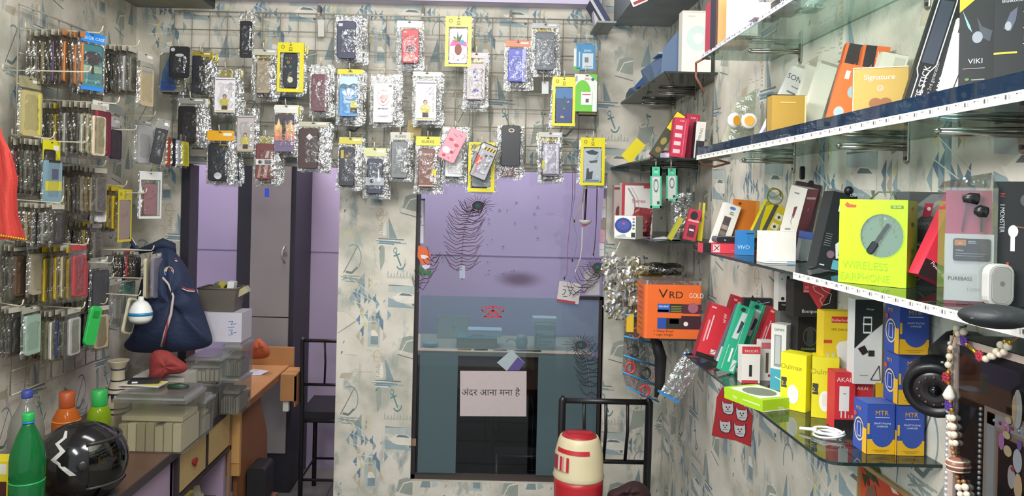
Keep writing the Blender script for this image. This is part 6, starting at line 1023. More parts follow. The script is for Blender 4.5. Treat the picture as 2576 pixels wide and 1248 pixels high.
# junk in the open bay under the drawers
for i, (y, z, r, c, l) in enumerate(((2.95, .36, .055, 'a59c78', 'crumpled clear and yellow bag in the open bay under the counter drawers'), (3.10, .36, .06, '8c8466', 'crumpled brownish clear bag farther inside the open counter bay'), (3.22, .36, .05, 'b9b19a', 'pale crumpled bag at the back of the open counter bay'))):
    rd = random.Random(i + 70); b = MB(); b.sphere((0, 0, r), r, K(c, .25, bump=.5, sc=40), 12, 8, sc=(1.2, 1.1, 1))
    b.v = [(x + rd.uniform(-.012, .012), y_ + rd.uniform(-.012, .012), max(0, z_ + rd.uniform(-.012, .012))) for x, y_, z_ in b.v]; b.sm = [False] * len(b.sm); thing(b, 'crumpled_bag', l, 'bag', Matrix.Translation((CX - .12, y, z - .004)))
b = MB(); b.add([(0, 0, 0), (.07, .01, .004), (.10, .05, .03), (.04, .07, .04), (.01, .05, .02), (.05, .03, .055)], [(0, 1, 5), (1, 2, 5), (2, 3, 5), (3, 4, 5), (4, 0, 5), (0, 4, 3, 2, 1)], K('d0bd22', .35)); thing(b, 'yellow_wrapper', 'bright yellow folded wrapper on top of the bags in the counter bay', 'wrapper', Matrix.Translation((CX - .14, 3.02, .455)))
f = (Matrix.Translation((CX - .10, 3.30, .041)), .06, .1); b = MB(); b.box((0, 0, 0), (.07, .05, .12), '3f8f72'); thing(b, 'small_box', 'small green carton low in the open counter bay', 'box', f[0])
def bottle(name, label, x, y, Y, r, H, col, cap, prof, capr=None, liquid=None, ribs=()):
    p = P(x, y, Y); M = Matrix.Translation((p.x, Y, CZ + .0006)); e = empty(name, M, label, 'bottle')
    b = MB(); b.lathe([(a * r, z * H) for a, z in prof], col, 28); link(b, 'body', e)
    cr = capr or r * .3; z = prof[-1][1] * H
    b = MB(); b.lathe([(cr, z - .001), (cr * 1.06, z + .004), (cr * 1.06, H - .004), (cr * .9, H)], cap, 20); link(b, 'cap', e)
    if ribs:
        b = MB()
        for z_, rr, c in ribs: b.lathe([(rr * r, z_ * H - .002), (rr * r + .0016, z_ * H), (rr * r, z_ * H + .002)], c, 28)
        link(b, 'ribs', e)
    return e
PETG = glass('1f8f4a', .25, .95, hazy=.38); PETC = glass('b9b9b0', .25, .95, hazy=.3); LIME = glass('8fae1e', .2, .95, hazy=.55); ORA = glass('c9692a', .2, .95, hazy=.7)
bottle('drink_bottle', 'large green plastic bottle with green cap at the bottom left', 68, 1200, 2.06, .0445, .335, PETG, K('23a04c', .35), [(.8, 0), (.95, .02), (1, .06), (1, .22), (.96, .24), (1, .26), (1, .44), (.96, .46), (1, .48), (1, .62), (.92, .70), (.62, .82), (.34, .90), (.28, .93)], .0145, ribs=((.925, .34, K('2a6ad0', .4)), (.45, .97, K('2aa458', .3)), (.24, .97, K('2aa458', .3))))
bottle('water_bottle', 'dusty clear plastic bottle with a blue cap behind the green one', 68, 1000, 2.42, .052, .30, PETC, K('3a4694', .4), [(.85, 0), (1, .03), (1, .35), (.96, .38), (1, .42), (1, .58), (.86, .70), (.5, .82), (.34, .88), (.32, .92)], .016)
bottle('water_bottle', 'orange plastic bottle with a wide cap behind the helmet', 168, 1030, 2.62, .046, .245, ORA, K('a84f28', .4), [(.9, 0), (1, .04), (1, .55), (.92, .64), (.66, .74), (.52, .78)], .024, ribs=((.6, .97, K('d98a4a', .4)),))
bottle('water_bottle', 'lime plastic bottle with a green screw cap behind the helmet', 249, 1050, 2.56, .038, .27, LIME, K('2a9a48', .35), [(.9, 0), (1, .03), (1, .2), (.9, .3), (.9, .5), (1, .62), (.94, .72), (.72, .79), (.66, .80)], .024, ribs=tuple((.34 + .03 * k, .92, K('a3bd38', .3)) for k in range(6)))
# helmet
q = P(203, 1150, 2.30); e = empty('motorcycle_helmet', Matrix.Translation((q.x, 2.30, CZ + .001)) @ Matrix.Rotation(R(25), 4, 'Z'), 'black full-face motorcycle helmet with a clear visor and jagged flashes', 'helmet')
HB = K('1b1a1a', .12); r = .118
def hel(u, v, rr=1.0): # u azimuth deg (0 = +x, the face), v elevation deg
    return (rr * r * 1.10 * cos(R(v)) * cos(R(u)), rr * r * .92 * cos(R(v)) * sin(R(u)), .122 + rr * r * 1.0 * sin(R(v)))
b = MB(); nu, nv = 36, 16; vs_ = []; fs_ = []
for j in range(nv + 1):
    for i in range(nu): vs_.append(hel(i * 360 / nu, -68 + 158 * j / nv))
for j in range(nv):
    for i in range(nu):
        az = (i + .5) * 360 / nu; az = az - 360 if az > 180 else az; el = -68 + 158 * (j + .5) / nv
        if abs(az) < 72 and -22 < el < 30: continue
        k = (i + 1) % nu; fs_.append((j * nu + i, j * nu + k, (j + 1) * nu + k, (j + 1) * nu + i))
b.add(vs_, fs_, HB, True); b.lathe([(.028, .0), (.100, .001), (.104, .010), (.098, .014)], K('2a2626', .6), 30); sh = link(b, 'shell', e)
b = MB(); vs_ = [hel(i * 10 - 90, -68 + 158 * j / nv, .93) for j in range(nv + 1) for i in range(19)]; b.add(vs_, [(j * 19 + i, j * 19 + i + 1, j * 19 + i + 20, j * 19 + i + 19) for j in range(nv) for i in range(18)], K('241f1e', .8), True); link(b, 'lining', e)
b = MB(); vs_ = [hel(-78 + 156 * i / 16, -26 + 60 * j / 8, 1.035) for j in range(9) for i in range(17)]; b.add(vs_, [(j * 17 + i, j * 17 + i + 1, j * 17 + i + 18, j * 17 + i + 17) for j in range(8) for i in range(16)], glass('8a8d84', .5, .6, rough=.03), True); link(b, 'visor', e)
b = MB(); b.tube([hel(-80 + 160 * i / 16, 36, 1.04) for i in range(17)], .0055, K('2e2a29', .3), 8); link(b, 'visor_rim', e); b = MB(); b.tube([hel(-80 + 160 * i / 16, -27, 1.05) for i in range(17)], .004, K('3a3635', .3), 8); link(b, 'visor_rim', e)
b = MB(); b.add([hel(-60 + 120 * i / 12, -66 + 38 * j / 4, 1.06 + .05 * (1 - abs(i - 6) / 6)) for j in range(5) for i in range(13)], [(j * 13 + i, j * 13 + i + 1, j * 13 + i + 14, j * 13 + i + 13) for j in range(4) for i in range(12)], HB, True); link(b, 'chin_bar', e)
b = MB()
def zig(pts, col, rr=1.012):
    for (a, b_), (c, d) in zip(pts, pts[1:]):
        b.add([hel(a - 4, b_, rr), hel(a + 4, b_, rr), hel(c + 4, d, rr), hel(c - 4, d, rr)], [(0, 1, 2, 3), (3, 2, 1, 0)], col)
zig([(-128, 62), (-118, 50), (-126, 40), (-112, 30), (-122, 18), (-104, 4), (-96, -4)], 'b9b9b4'); link(b, 'upper_flash', e); b = MB(); zig([(-128, -40), (-112, -44), (-96, -40), (-80, -46)], 'b9b3a4', 1.02); zig([(-118, -48), (-104, -52), (-88, -50)], '3a3f74', 1.02); link(b, 'lower_flash', e)
b = MB(); p = hel(-86, 8, 1.05); b.sphere(p, .016, K('2a2727', .3), 12, 8, sc=(1, .4, 1)); link(b, 'visor_pivot', e)
# yellow carton far left
q = P(-22, 1180, 2.0); carton('snack_box', 'yellow and brown carton cut by the left frame edge', 'box', (Matrix.Translation((P(-50, 1200, 2.12).x, 2.12, CZ + .001)), .079, .178), .06, 'd8c41e', [('F', 'r', 0, .1, .94, .68, '4a2018'), ('F', 'r', .6, .8, .94, .96, 'd9d6c4'), ('F', 'r', 0, 0, 1, .08, '2a6ab0')])
# plastic boxes
def tub(label, x0, x1, ybot, Y, h, d, col, fill=None, yaw=0, z=CZ, lidc=None, tp=.94, name='plastic_box'):
    p0 = P(x0, ybot, Y); p1 = P(x1, ybot, Y); w = p1.x - p0.x; M = Matrix.Translation((p0.x, Y, z + .0006)) @ Matrix.Rotation(R(yaw), 4, 'Z'); e = empty(name, M, label, 'plastic box')
    m = film('eeeee8', .30, key='tubp', rough=.2, tint=.97, crinkle=0); i_ = w * (1 - tp) / 2
    b = MB(); b.add([(i_, i_, 0), (w - i_, i_, 0), (w - i_, d - i_, 0), (i_, d - i_, 0), (0, 0, h * .86), (w, 0, h * .86), (w, d, h * .86), (0, d, h * .86)], [(3, 2, 1, 0), (0, 1, 5, 4), (1, 2, 6, 5), (2, 3, 7, 6), (3, 0, 4, 7)], m); link(b, 'tub', e)
    b = MB(); l = lidc or film('f0f0ea', .5, key='lid', rough=.25, tint=.95, crinkle=0); b.box((-.004, -.004, h * .86), (w + .004, d + .004, h * .92), l); b.box((.008, .008, h * .92), (w - .008, d - .008, h), l); link(b, 'lid', e)
    if fill:
        b = MB(); rd = random.Random(x0); n = 7
        for k in range(n): b.box((i_ + .006 + k * (w - 2 * i_ - .012) / n, i_ + .006, .004), (i_ + .002 + (k + 1) * (w - 2 * i_ - .012) / n, d - i_ - .006, h * rd.uniform(.38, .5)), K(rd.choice(fill), .6))
        b.box((i_ + .01, i_ + .02, h * .52), (w - i_ - .01, d - .03, h * .60), K(fill[0], .6)); link(b, 'contents', e)
    return e, w, h
tub('large clear plastic box packed with cream sleeves on the counter', 283, 463, 1135, 2.72, .212, .20, 'd5d3c6', ['e0d6b8', 'cfc6a6', 'efe6c8', 'bfb598'])
tub('narrow clear plastic box behind the large one on the counter', 424, 516, 1085, 2.925, .150, .10, 'ccccc6', ['cfcdc0', 'b5b3a8'])
zt = CZ + .213
# clutter on the big box
def onz(x, Y, z): return V((P(x, 900, Y).x, Y, z))
b = MB(); q = onz(362, 2.80, zt); b.rbox(-.055, 0, .055, .014, 0, .05, .005, K('26262a', .35)); b.box((-.04, -.0006, .004), (-.02, 0, .010), 'd9d9d9'); thing(b, 'black_gadget', 'flat black gadget lying on top of the large plastic box', 'gadget', Matrix.Translation(q + V((0, 0, .018))) @ Matrix.Rotation(R(12), 4, 'Z'))
for i, (dx, yaw, c, l) in enumerate(((-.02, 8, 'b9b8b4', 'silver clear packet at the bottom of the loose heap on the large box'), (.0, 14, '6a3a34', 'maroon packet second from the bottom of the heap on the large box'), (-.01, -4, 'c9c7b4', 'pale packet third from the bottom of the heap on the large box'))):
    carton('loose_packet', l, 'packet', (Matrix.Translation(q + V((dx - .075, -.01, .0006 + .006 * i))) @ Matrix.Rotation(R(yaw), 4, 'Z'), .15, .005), .075, c, [('T', 'r', .55, .1, .95, .9, ('e6e6e2', '2a2426', 'cfc02a')[i]), ('T', 'r', .1, .2, .4, .8, 'a5a5a0')])
b = MB(); b.tube([(0, 0, 0), (.04, .005, .002), (.075, .006, .001)], [.009, .012, .007], K('20382a', .4), 10); thing(b, 'green_handle_tool', 'dark green handled tool lying on the right of the large plastic box', 'tool', Matrix.Translation(onz(424, 2.79, zt + .013)))
# vase
q = onz(298, 2.98, CZ); e = empty('patterned_vase', Matrix.Translation((q.x, 2.98, CZ + .0)), 'cream ceramic vase with dark blue painted bands behind the heap', 'vase')
V0 = .215
prof = [(.030, 0), (.034, .02), (.044, .06), (.046, .10), (.040, .14), (.033, .17), (.026, .20), (.024, .235), (.027, .255), (.040, .275), (.041, .279), (.036, .277)]
b = MB(); b.lathe(prof, K('b5aa92', .35), 28); link(b, 'body', e)
b = MB()
for z in (.075, .095, .15, .168, .20, .245): 
    rr = [p_[0] for p_ in prof]; zz_ = [p_[1] for p_ in prof]; k = max(i for i in range(len(zz_)) if zz_[i] <= z and i < 9); t = (z - zz_[k]) / (zz_[k + 1] - zz_[k]); r0 = rr[k] + (rr[k + 1] - rr[k]) * t; b.lathe([(r0 + .0012, z - .0025), (r0 + .0014, z + .0025)], K('1f2338', .4), 28)
for k in range(12):
    a = 2 * pi * k / 12; r0 = .0385; b.add([((r0 + .003) * cos(a - .2), (r0 + .003) * sin(a - .2), .152), ((r0 + .003) * cos(a + .2), (r0 + .003) * sin(a + .2), .152), ((r0 + .008) * cos(a), (r0 + .008) * sin(a), .12)], [(0, 1, 2), (2, 1, 0)], K('1f2a4a', .4))
link(b, 'painted_bands', e)
# white box with red cloth
q0 = P(332, 985, 3.0); b = MB(); carton('white_box', 'plain white carton under the crumpled red cloth', 'box', (Matrix.Translation((P(334, 960, 3.03).x, 3.03, CZ + .001)), .205, .20), .15, 'bdb9b0', [('F', 'r', .05, .7, .3, .72, '9c978c')])
def crumple(label, name, P0, outline, depth, col, seed, cat='cloth'):
    """a lumpy solid whose silhouette follows a pixel outline at depth Y; built as a folded closed heap"""
    rd = random.Random(seed); n = len(outline); cx = sum(p[0] for p in outline) / n; cy = sum(p[1] for p in outline) / n; b = MB(); vs = []
    rings = ((1.0, 0), (.92, -.45), (.62, -.9), (.25, -1.0)); 
    def pt(u, f_, y): 
        x, yy = outline[u]; return P(cx + (x - cx) * f_, cy + (yy - cy) * f_, P0 + y)
    for f_, dd in rings: vs += [pt(u, f_, dd * depth / 2 + (rd.uniform(-.3, .3) * depth / 2 if 0 < f_ < 1 else 0)) for u in range(n)]
    k1 = len(vs); vs.append(P(cx, cy, P0 - depth / 2)); back = len(vs); vs += [pt(u, .9, depth * .4) for u in range(n)]; vs.append(P(cx, cy, P0 + depth / 2))
    fs = []
    for j in range(3):
        for u in range(n): w = (u + 1) % n; fs.append((j * n + u, j * n + w, (j + 1) * n + w, (j + 1) * n + u))
    for u in range(n): w = (u + 1) % n; fs.append((3 * n + u, 3 * n + w, k1)); fs.append((w, u, back + u, back + w)); fs.append((back + w, back + u, back + n))
    b.add(vs, fs, K(col, .8, bump=.35, sc=60), True); o = thing(b, name, label, cat)
    md = o.modifiers.new('s', 'SUBSURF'); md.levels = 2; md.render_levels = 2; return o
crumple('crumpled brick red cloth draped over the white carton', 'red_cloth', 3.0, [(378, 884), (400, 876), (430, 882), (446, 900), (474, 915), (476, 932), (450, 944), (425, 940), (412, 952), (398, 968), (366, 962), (376, 940), (372, 915)], .07, '8c3432', 5)
crumple('orange brown knotted plastic bag standing on the far wooden desk', 'knotted_bag', 4.0, [(622, 885), (626, 868), (640, 858), (652, 846), (662, 858), (674, 868), (682, 884), (678, 903), (640, 905), (620, 903)], .10, 'a04a26', 8, 'bag')
# backpack
bo = [(330, 850), (300, 868), (320, 893), (400, 892), (470, 888), (520, 880), (540, 868), (538, 850), (525, 810), (508, 760), (492, 715), (478, 680), (460, 652), (440, 628), (425, 618), (405, 614), (388, 622), (372, 650), (352, 700), (340, 760), (330, 805)]
o = crumple('dark navy blue backpack with white and red piping on the counter', 'backpack', 3.17, bo, .22, '1f2b47', 12, 'backpack'); 
def bpt(x, y, d=.13): return P(x, y, 3.17 - d)
M0 = o.matrix_world
def bpart(name, b): link(b, name, o)
b = MB(); b.tube([bpt(365, 640, .02), bpt(392, 680, .09), bpt(424, 715, .115), bpt(436, 745, .12), bpt(430, 790, .13), bpt(416, 835, .125), bpt(406, 872, .11)], [.003, .004, .005, .005, .006, .007, .006], K('b9a9a4', .6), 6); bpart('white_piping', b)
b = MB(); b.tube([bpt(424, 800, .131), bpt(418, 835, .131), bpt(410, 870, .118)], .004, K('8c2f38', .6), 6); bpart('red_piping', b); b = MB(); b.tube([bpt(396, 653, .05), bpt(425, 650, .07), bpt(446, 652, .06)], .003, K('9c3038', .6), 6); bpart('red_piping', b); b = MB(); b.tube([bpt(458, 722, .11), bpt(472, 728, .11), bpt(490, 729, .10)], .003, K('9c3038', .6), 6); bpart('red_piping', b)
b = MB(); b.tube([bpt(396, 658, .055), bpt(425, 656, .075), bpt(446, 657, .065)], .0035, K('d6d4d2', .6), 6); b.tube([bpt(458, 726, .112), bpt(472, 732, .112), bpt(490, 733, .102)], .002, K('d6d4d2', .6), 6); bpart('white_trim', b)
b = MB(); b.tube([P(333, 622, 3.2), P(350, 632, 3.18), P(385, 622, 3.16), P(410, 612, 3.16), P(432, 620, 3.17), P(436, 640, 3.18)], [.012, .012, .018, .022, .02, .014], K('1b263e', .8), 8); b.tube([P(326, 598, 3.2), P(338, 618, 3.19), P(352, 634, 3.18)], .009, K('2a3350', .7), 6); b.tube([P(330, 597, 3.19), P(343, 617, 3.18)], .003, K('b9b0ae', .7), 5); bpart('top_strap', b)
b = MB(); p = bpt(425, 683, .10); T = Matrix.Translation(p); b.disc(0, 0, .020, -.001, K('c9c9c4', .5), T=T); b.disc(0, 0, .018, -.0015, K('2a4a9a', .5), T=T, a0=180, a1=360); b.disc(0, 0, .018, -.0015, K('c9a82c', .5), T=T, a0=90, a1=180); b.disc(0, 0, .018, -.0015, K('a83038', .5), T=T, a0=0, a1=90); b.text('51', 0, -.008, .018, -.002, 'd9d9d9', T=T, al='c'); bpart('round_badge', b)
# stack of containers behind
ZS = CZ
def stk(label, x0, x1, Y, h, d, z, col, **k): return tub(label, x0, x1, 900, Y, h, d, col, z=z, **k)
_, _, hh1 = stk('clear tub with papers showing, bottom of the stack behind the backpack', 468, 556, 3.16, .105, .22, CZ + .151, 'c9c9c4', fill=['9a9a96', 'a9a49a'])
_, _, _ = stk('dim clear tub under the papers tub, right of the red cloth', 470, 548, 3.20, .149, .18, CZ, 'a9a9a6', fill=['6a6a68', '7a7874'])
stk('grey lidded box at the foot of the tall stack beside the backpack', 552, 606, 3.22, .16, .16, CZ, '9a988e', fill=['7d7a70', '8d8a80'], name='storage_box')
stk('grey lidded box in the middle of the tall stack beside the backpack', 560, 608, 3.22, .145, .16, CZ + .161, '9a988e', fill=['7d7a70', '8d8a80'], name='storage_box')
f = (Matrix.Translation((P(520, 820, 3.24).x, 3.24, CZ + .3075)), .150, .125); carton('white_box', 'white carton with blue handwriting marks, on the grey lidded boxes', 'box', f, .14, 'bcb8c2', [('F', 's', [(.62, .7), (.75, .72), (.7, .6), (.85, .64)], .015, '4a5aa0'), ('F', 's', [(.6, .5), (.8, .52)], .015, '4a5aa0'), ('F', 's', [(.64, .4), (.74, .42), (.7, .3), (.86, .34)], .015, '4a5aa0'), ('F', 's', [(.62, .24), (.76, .26)], .012, '4a5aa0')])
f = (Matrix.Translation((P(496, 770, 3.25).x, 3.25, CZ + .4335)), .165, .10); w = .165; e = empty('plastic_basket', f[0], 'brown grey plastic basket heaped with packets, on the white carton', 'basket')
b = MB(); BK = K('5a544c', .5); t_ = .004
b.add([(.012, .01, 0), (w - .012, .01, 0), (w - .012, .12, 0), (.012, .12, 0), (0, 0, .10), (w, 0, .10), (w, .13, .10), (0, .13, .10)], [(3, 2, 1, 0), (0, 1, 5, 4), (1, 2, 6, 5), (2, 3, 7, 6), (3, 0, 4, 7)], BK); b.tube([(0, 0, .1), (w, 0, .1), (w, .13, .1), (0, .13, .1)], .004, BK, 6, closed=True); link(b, 'basket', e)
rd = random.Random(2)
for i, (c, l) in enumerate((('5a5648', 'olive grey packet at left in the heaped basket'), ('a59c34', 'yellow striped packet in the middle of the heaped basket'), ('3a3a38', 'black packet lying on top in the heaped basket'), ('d9d9d6', 'white slip standing at right in the heaped basket'), ('a9a07c', 'beige card leaning out of the basket right corner'))):
    M = f[0] @ Matrix.Translation((.02 + .028 * i, .05 + .01 * (i % 2), .075)) @ Matrix.Rotation(R((40, 28, 75, 6, 60)[i]), 4, 'Y'); b = MB(); b.box((0, 0, 0), (.028, .045, (.06, .055, .07, .05, .065)[i]), K(c, .4)); thing(b, 'loose_packet', l, 'packet', M)
# ---------------- wooden desk through the doorway ----------------
e = empty('wooden_desk', I4, 'light wooden desk reaching through the open doorway', 'desk'); DZ = .75
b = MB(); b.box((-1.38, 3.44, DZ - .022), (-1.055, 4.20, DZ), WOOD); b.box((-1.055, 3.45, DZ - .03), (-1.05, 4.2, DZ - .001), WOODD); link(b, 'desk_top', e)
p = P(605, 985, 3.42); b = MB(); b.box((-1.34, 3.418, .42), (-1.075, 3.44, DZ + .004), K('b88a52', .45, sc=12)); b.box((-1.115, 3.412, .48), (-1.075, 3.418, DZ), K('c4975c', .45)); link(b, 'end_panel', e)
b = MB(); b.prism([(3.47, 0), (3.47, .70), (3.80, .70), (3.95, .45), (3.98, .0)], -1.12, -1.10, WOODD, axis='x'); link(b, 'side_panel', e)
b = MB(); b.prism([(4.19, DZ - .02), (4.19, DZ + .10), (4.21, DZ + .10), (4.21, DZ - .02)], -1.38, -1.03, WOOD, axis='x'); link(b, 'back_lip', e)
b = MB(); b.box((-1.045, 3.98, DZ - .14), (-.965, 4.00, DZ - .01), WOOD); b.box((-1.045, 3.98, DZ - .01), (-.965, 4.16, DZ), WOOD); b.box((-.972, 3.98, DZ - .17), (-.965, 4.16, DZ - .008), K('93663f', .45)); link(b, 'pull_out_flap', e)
carton('flat_case', 'flat yellow framed tablet case lying on the near end of the desk', 'case', (Matrix.Translation((P(550, 970, 3.50).x, 3.46, DZ + .032)), .135, .008), .075, 'd0bd28', [('T', 'r', .12, .2, .88, .8, 'a9ac9c')])
carton('black_box', 'low black box under the yellow framed tablet case', 'box', (Matrix.Translation((P(534, 970, 3.50).x, 3.455, DZ + .0006)), .165, .031), .085, '1c1a1b')
b = MB(); b.lathe([(.05, 0), (.055, .07), (.045, .08), (.03, .10)], K('242223', .5), 18); thing(b, 'black_pot', 'small black pot on the desk behind the low black box', 'pot', Matrix.Translation((-1.24, 3.66, DZ + .0006)))
b = MB(); b.add([(0, 0, 0), (.10, .01, .0), (.13, .06, .012), (.03, .07, .004), (.06, .03, .028)], [(0, 1, 4), (1, 2, 4), (2, 3, 4), (3, 0, 4), (3, 2, 1, 0)], K('c9c6d0', .6)); thing(b, 'crumpled_paper', 'crumpled white paper scrap lying on the far wooden desk', 'paper', Matrix.Translation(P(612, 925, 3.98)[0:1] + (3.94, DZ + .001) if False else (P(612, 925, 3.98).x, 3.94, DZ + .001)))
b = MB(); b.box((0, 0, 0), (.034, .012, .10), K('bdbca8', .5)); b.box((.0, -.001, .07), (.034, 0, .075), '8f8e7c'); thing(b, 'white_stand', 'small cream upright stand between the storage boxes and the orange bag', 'stand', Matrix.Translation((P(610, 900, 3.9).x, 3.9, DZ + .001)))
b = MB(); b.box((0, 0, 0), (.03, .03, .05), K('c9c6c0', .5)); b.box((0, 0, .05), (.03, .03, .058), 'a59f94'); thing(b, 'small_jar', 'small white jar tucked under the desk pull-out flap', 'jar', Matrix.Translation((-1.035, 4.0, DZ - .20)))
for i, (x0, x1, y0, y1, z, h, c, l) in enumerate(((-1.095, -.985, 3.55, 3.75, 0, .22, '6b4a34', 'brown carton on the floor beside the desk side panel'), (-1.09, -1.0, 3.78, 3.95, 0, .12, '8a6a4a', 'low tan carton on the floor beyond the brown one'))):
    b = MB(); b.box((x0, y0, z + .0013), (x1, y1, z + h), K(c, .6)); b.box((x0 + .04, y0 - .0005, z + .002), (x0 + .05, y0, z + h), K('7a5f48', .6)); thing(b, 'carton', l, 'box')
b = MB(); b.rbox(-1.09, .222, -1.0, .40, 3.58, 3.72, .02, K('1e1e20', .5)); thing(b, 'black_device', 'dark boxy device standing on the brown carton under the desk', 'device')
# cupboard
cx0, cx1, cy = P(592, 800, 4.30).x, P(738, 800, 4.30).x, 4.30
e = empty('steel_cupboard', I4, 'tall grey steel cupboard with black sides seen through the doorway', 'cupboard')
b = MB(); b.box((cx0, cy, .0), (cx1, 4.70, 1.98), K('24232b', .5)); link(b, 'carcass', e)
dx0, dx1 = P(628, 800, 4.3).x, P(726, 800, 4.3).x; GR = K('87817f', .45, sc=5, var=.12)
b = MB(); zb, zm, zt_ = P(680, 1140, 4.29).z, P(680, 798, 4.29).z, 1.93; b.box((dx0, cy - .012, zm + .003), (dx1, cy, zt_), GR); d1 = link(b, 'upper_door', e)
b = MB(); b.box((dx0, cy - .012, zb), (dx1, cy, zm - .003), GR); link(b, 'lower_door', e)
b = MB(); pz = P(716, 640, 4.28); b.tube([(pz.x, cy - .012, pz.z + .05), (pz.x - .012, cy - .03, pz.z + .02), (pz.x - .012, cy - .03, pz.z - .02), (pz.x, cy - .012, pz.z - .05)], .005, K('a39c98', .3, .6), 6); b.disc(pz.x, pz.z - .0, .014, cy - .014, K('6d6663', .4)); link(b, 'handle', d1)
# metal chair beyond the doorway
BKM = K('1b1a1d', .35)
def chair(label, X0, X1, yb, zt_, zs, face, seat=True, bars=2, r=.013, cat='chair', name='metal_chair', lean=.05, midz=None, depth=.40):
    """bent tube chair; back plane at y = yb, seat towards the camera (face = -1) or away (face = 1)"""
    e = empty(name, I4, label, cat); w = X1 - X0
    for x in (X0, X1):
        b = MB(); b.tube([(x, yb, .0), (x, yb, zs), (x, yb - face * lean, zt_ - .01), (x + (.01 if x == X0 else -.01), yb - face * lean, zt_)], r, BKM, 10); link(b, 'back_post', e)
        b = MB(); b.tube([(x, yb + face * depth, 0), (x, yb + face * depth, zs - .01)], r, BKM, 10); link(b, 'front_leg', e)
    b = MB(); b.tube([(X0, yb - face * lean, zt_ - .012), (X1, yb - face * lean, zt_ - .012)], r * .75, BKM, 8); link(b, 'top_rail', e)
    zm_ = midz or (zs + .12); b = MB(); b.tube([(X0, yb - face * .01, zm_), (X1, yb - face * .01, zm_)], r * .6, BKM, 8); link(b, 'lower_rail', e)
    for k in range(bars):
        x = X0 + w * (k + 1) / (bars + 1); b = MB(); b.tube([(x, yb - face * lean, zt_ - .012), (x + .004, yb - face * lean * .6, (zt_ + zm_) / 2), (x, yb - face * .01, zm_)], r * .45, BKM, 6); link(b, 'back_bar', e)
    b = MB(); b.tube([(X0, yb, zs - .02), (X0, yb + face * depth, zs - .02), (X1, yb + face * depth, zs - .02), (X1, yb, zs - .02)], r * .8, BKM, 8, closed=True); link(b, 'seat_frame', e); b = MB(); b.tube([(X0, yb, .16), (X0, yb + face * depth, .16), (X1, yb + face * depth, .16), (X1, yb, .16)], r * .6, BKM, 8, closed=True); link(b, 'foot_rail', e)
    b = MB(); b.box((X0 - .01, min(yb, yb + face * depth), zs - .01), (X1 + .01, max(yb, yb + face * depth), zs + .028), K('17161a', .5)); link(b, 'seat', e); return e
chair('black metal chair half hidden by the papered pillar, beyond the doorway', P(768, 860, 4.12).x, P(768, 860, 4.12).x + .36, 4.08, P(768, 848, 4.08).z, .50, 1, midz=P(800, 964, 4.1).z, lean=.03, depth=.34)
xl, xr = P(1412, 1000, 2.98).x, P(1628, 1005, 2.98).x
chair('dark brown metal chair with a slatted back in front of the glass pane', xl, xr, 2.96, P(1412, 993, 2.98).z, .50, -1, bars=3, r=.015, midz=P(1600, 1165, 2.96).z, lean=-.02, depth=.42)
# cooler jug on the chair seat
q = P(1455, 1200, 2.74); zj = .5292; e = empty('water_jug', Matrix.Translation((q.x, 2.74, zj)), 'red and cream insulated water jug with red lid on the front chair', 'jug'); r = .0895
CR = K('d0c4a0', .4, sc=8, var=.1); RDJ = K('b3262e', .35)
b = MB(); b.lathe([(.070, 0), (.080, .01), (.086, .05), (r, .155), (r + .001, .172)], RDJ, 36); link(b, 'lower_body', e)
b = MB(); b.lathe([(r + .001, .172), (r + .004, .178), (r, .19), (r - .003, .26), (r - .014, .305), (r - .020, .318), (r - .024, .322), (r - .026, .318)], CR, 36); link(b, 'upper_body', e)
b = MB(); b.lathe([(r - .026, .316), (r - .028, .325), (.02, .329), (0.0, .329)], K('a8242c', .4), 32); b.box((-.045, -.012, .328), (.045, .012, .334), K('a8242c', .4)); link(b, 'lid', e)
b = MB(); vs_ = []
for k in range(13): a = R(-165 + 95 * k / 12); vs_ += [((r - .010) * cos(a), (r - .010) * sin(a) - .002, .287), ((r - .006) * cos(a), (r - .006) * sin(a) - .002, .272)]
b.add(vs_, [(2 * k, 2 * k + 1, 2 * k + 3, 2 * k + 2) for k in range(12)], RDJ, True); link(b, 'handle_band', e)
b = MB(); vs_ = []
for k in range(9): a = R(-168 + 48 * k / 8); vs_ += [((r + .0015) * cos(a), (r + .0015) * sin(a), .262), ((r + .004) * cos(a), (r + .004) * sin(a), .212)]
for k in range(8): b.add([vs_[2 * k], vs_[2 * k + 1], vs_[2 * k + 3], vs_[2 * k + 2]], [(0, 1, 2, 3)], ('b3262e', '4a4a6a', 'b3262e', 'cfc4b4', 'b3262e', 'c98a84', 'd0c4a0', 'b3262e')[k])
link(b, 'label_strip', e)
b = MB(); b.sphere((-.088, -.03, .03), .014, K('c9bfa8', .4), 10, 6); link(b, 'tap', e)
crumple('dark maroon bag slumped on the front chair seat beside the jug', 'dark_bag', 2.72, [(1522, 1250), (1530, 1232), (1556, 1226), (1580, 1210), (1602, 1206), (1630, 1222), (1642, 1246), (1640, 1275), (1600, 1290), (1540, 1285)], .16, '34191d', 21, 'bag')
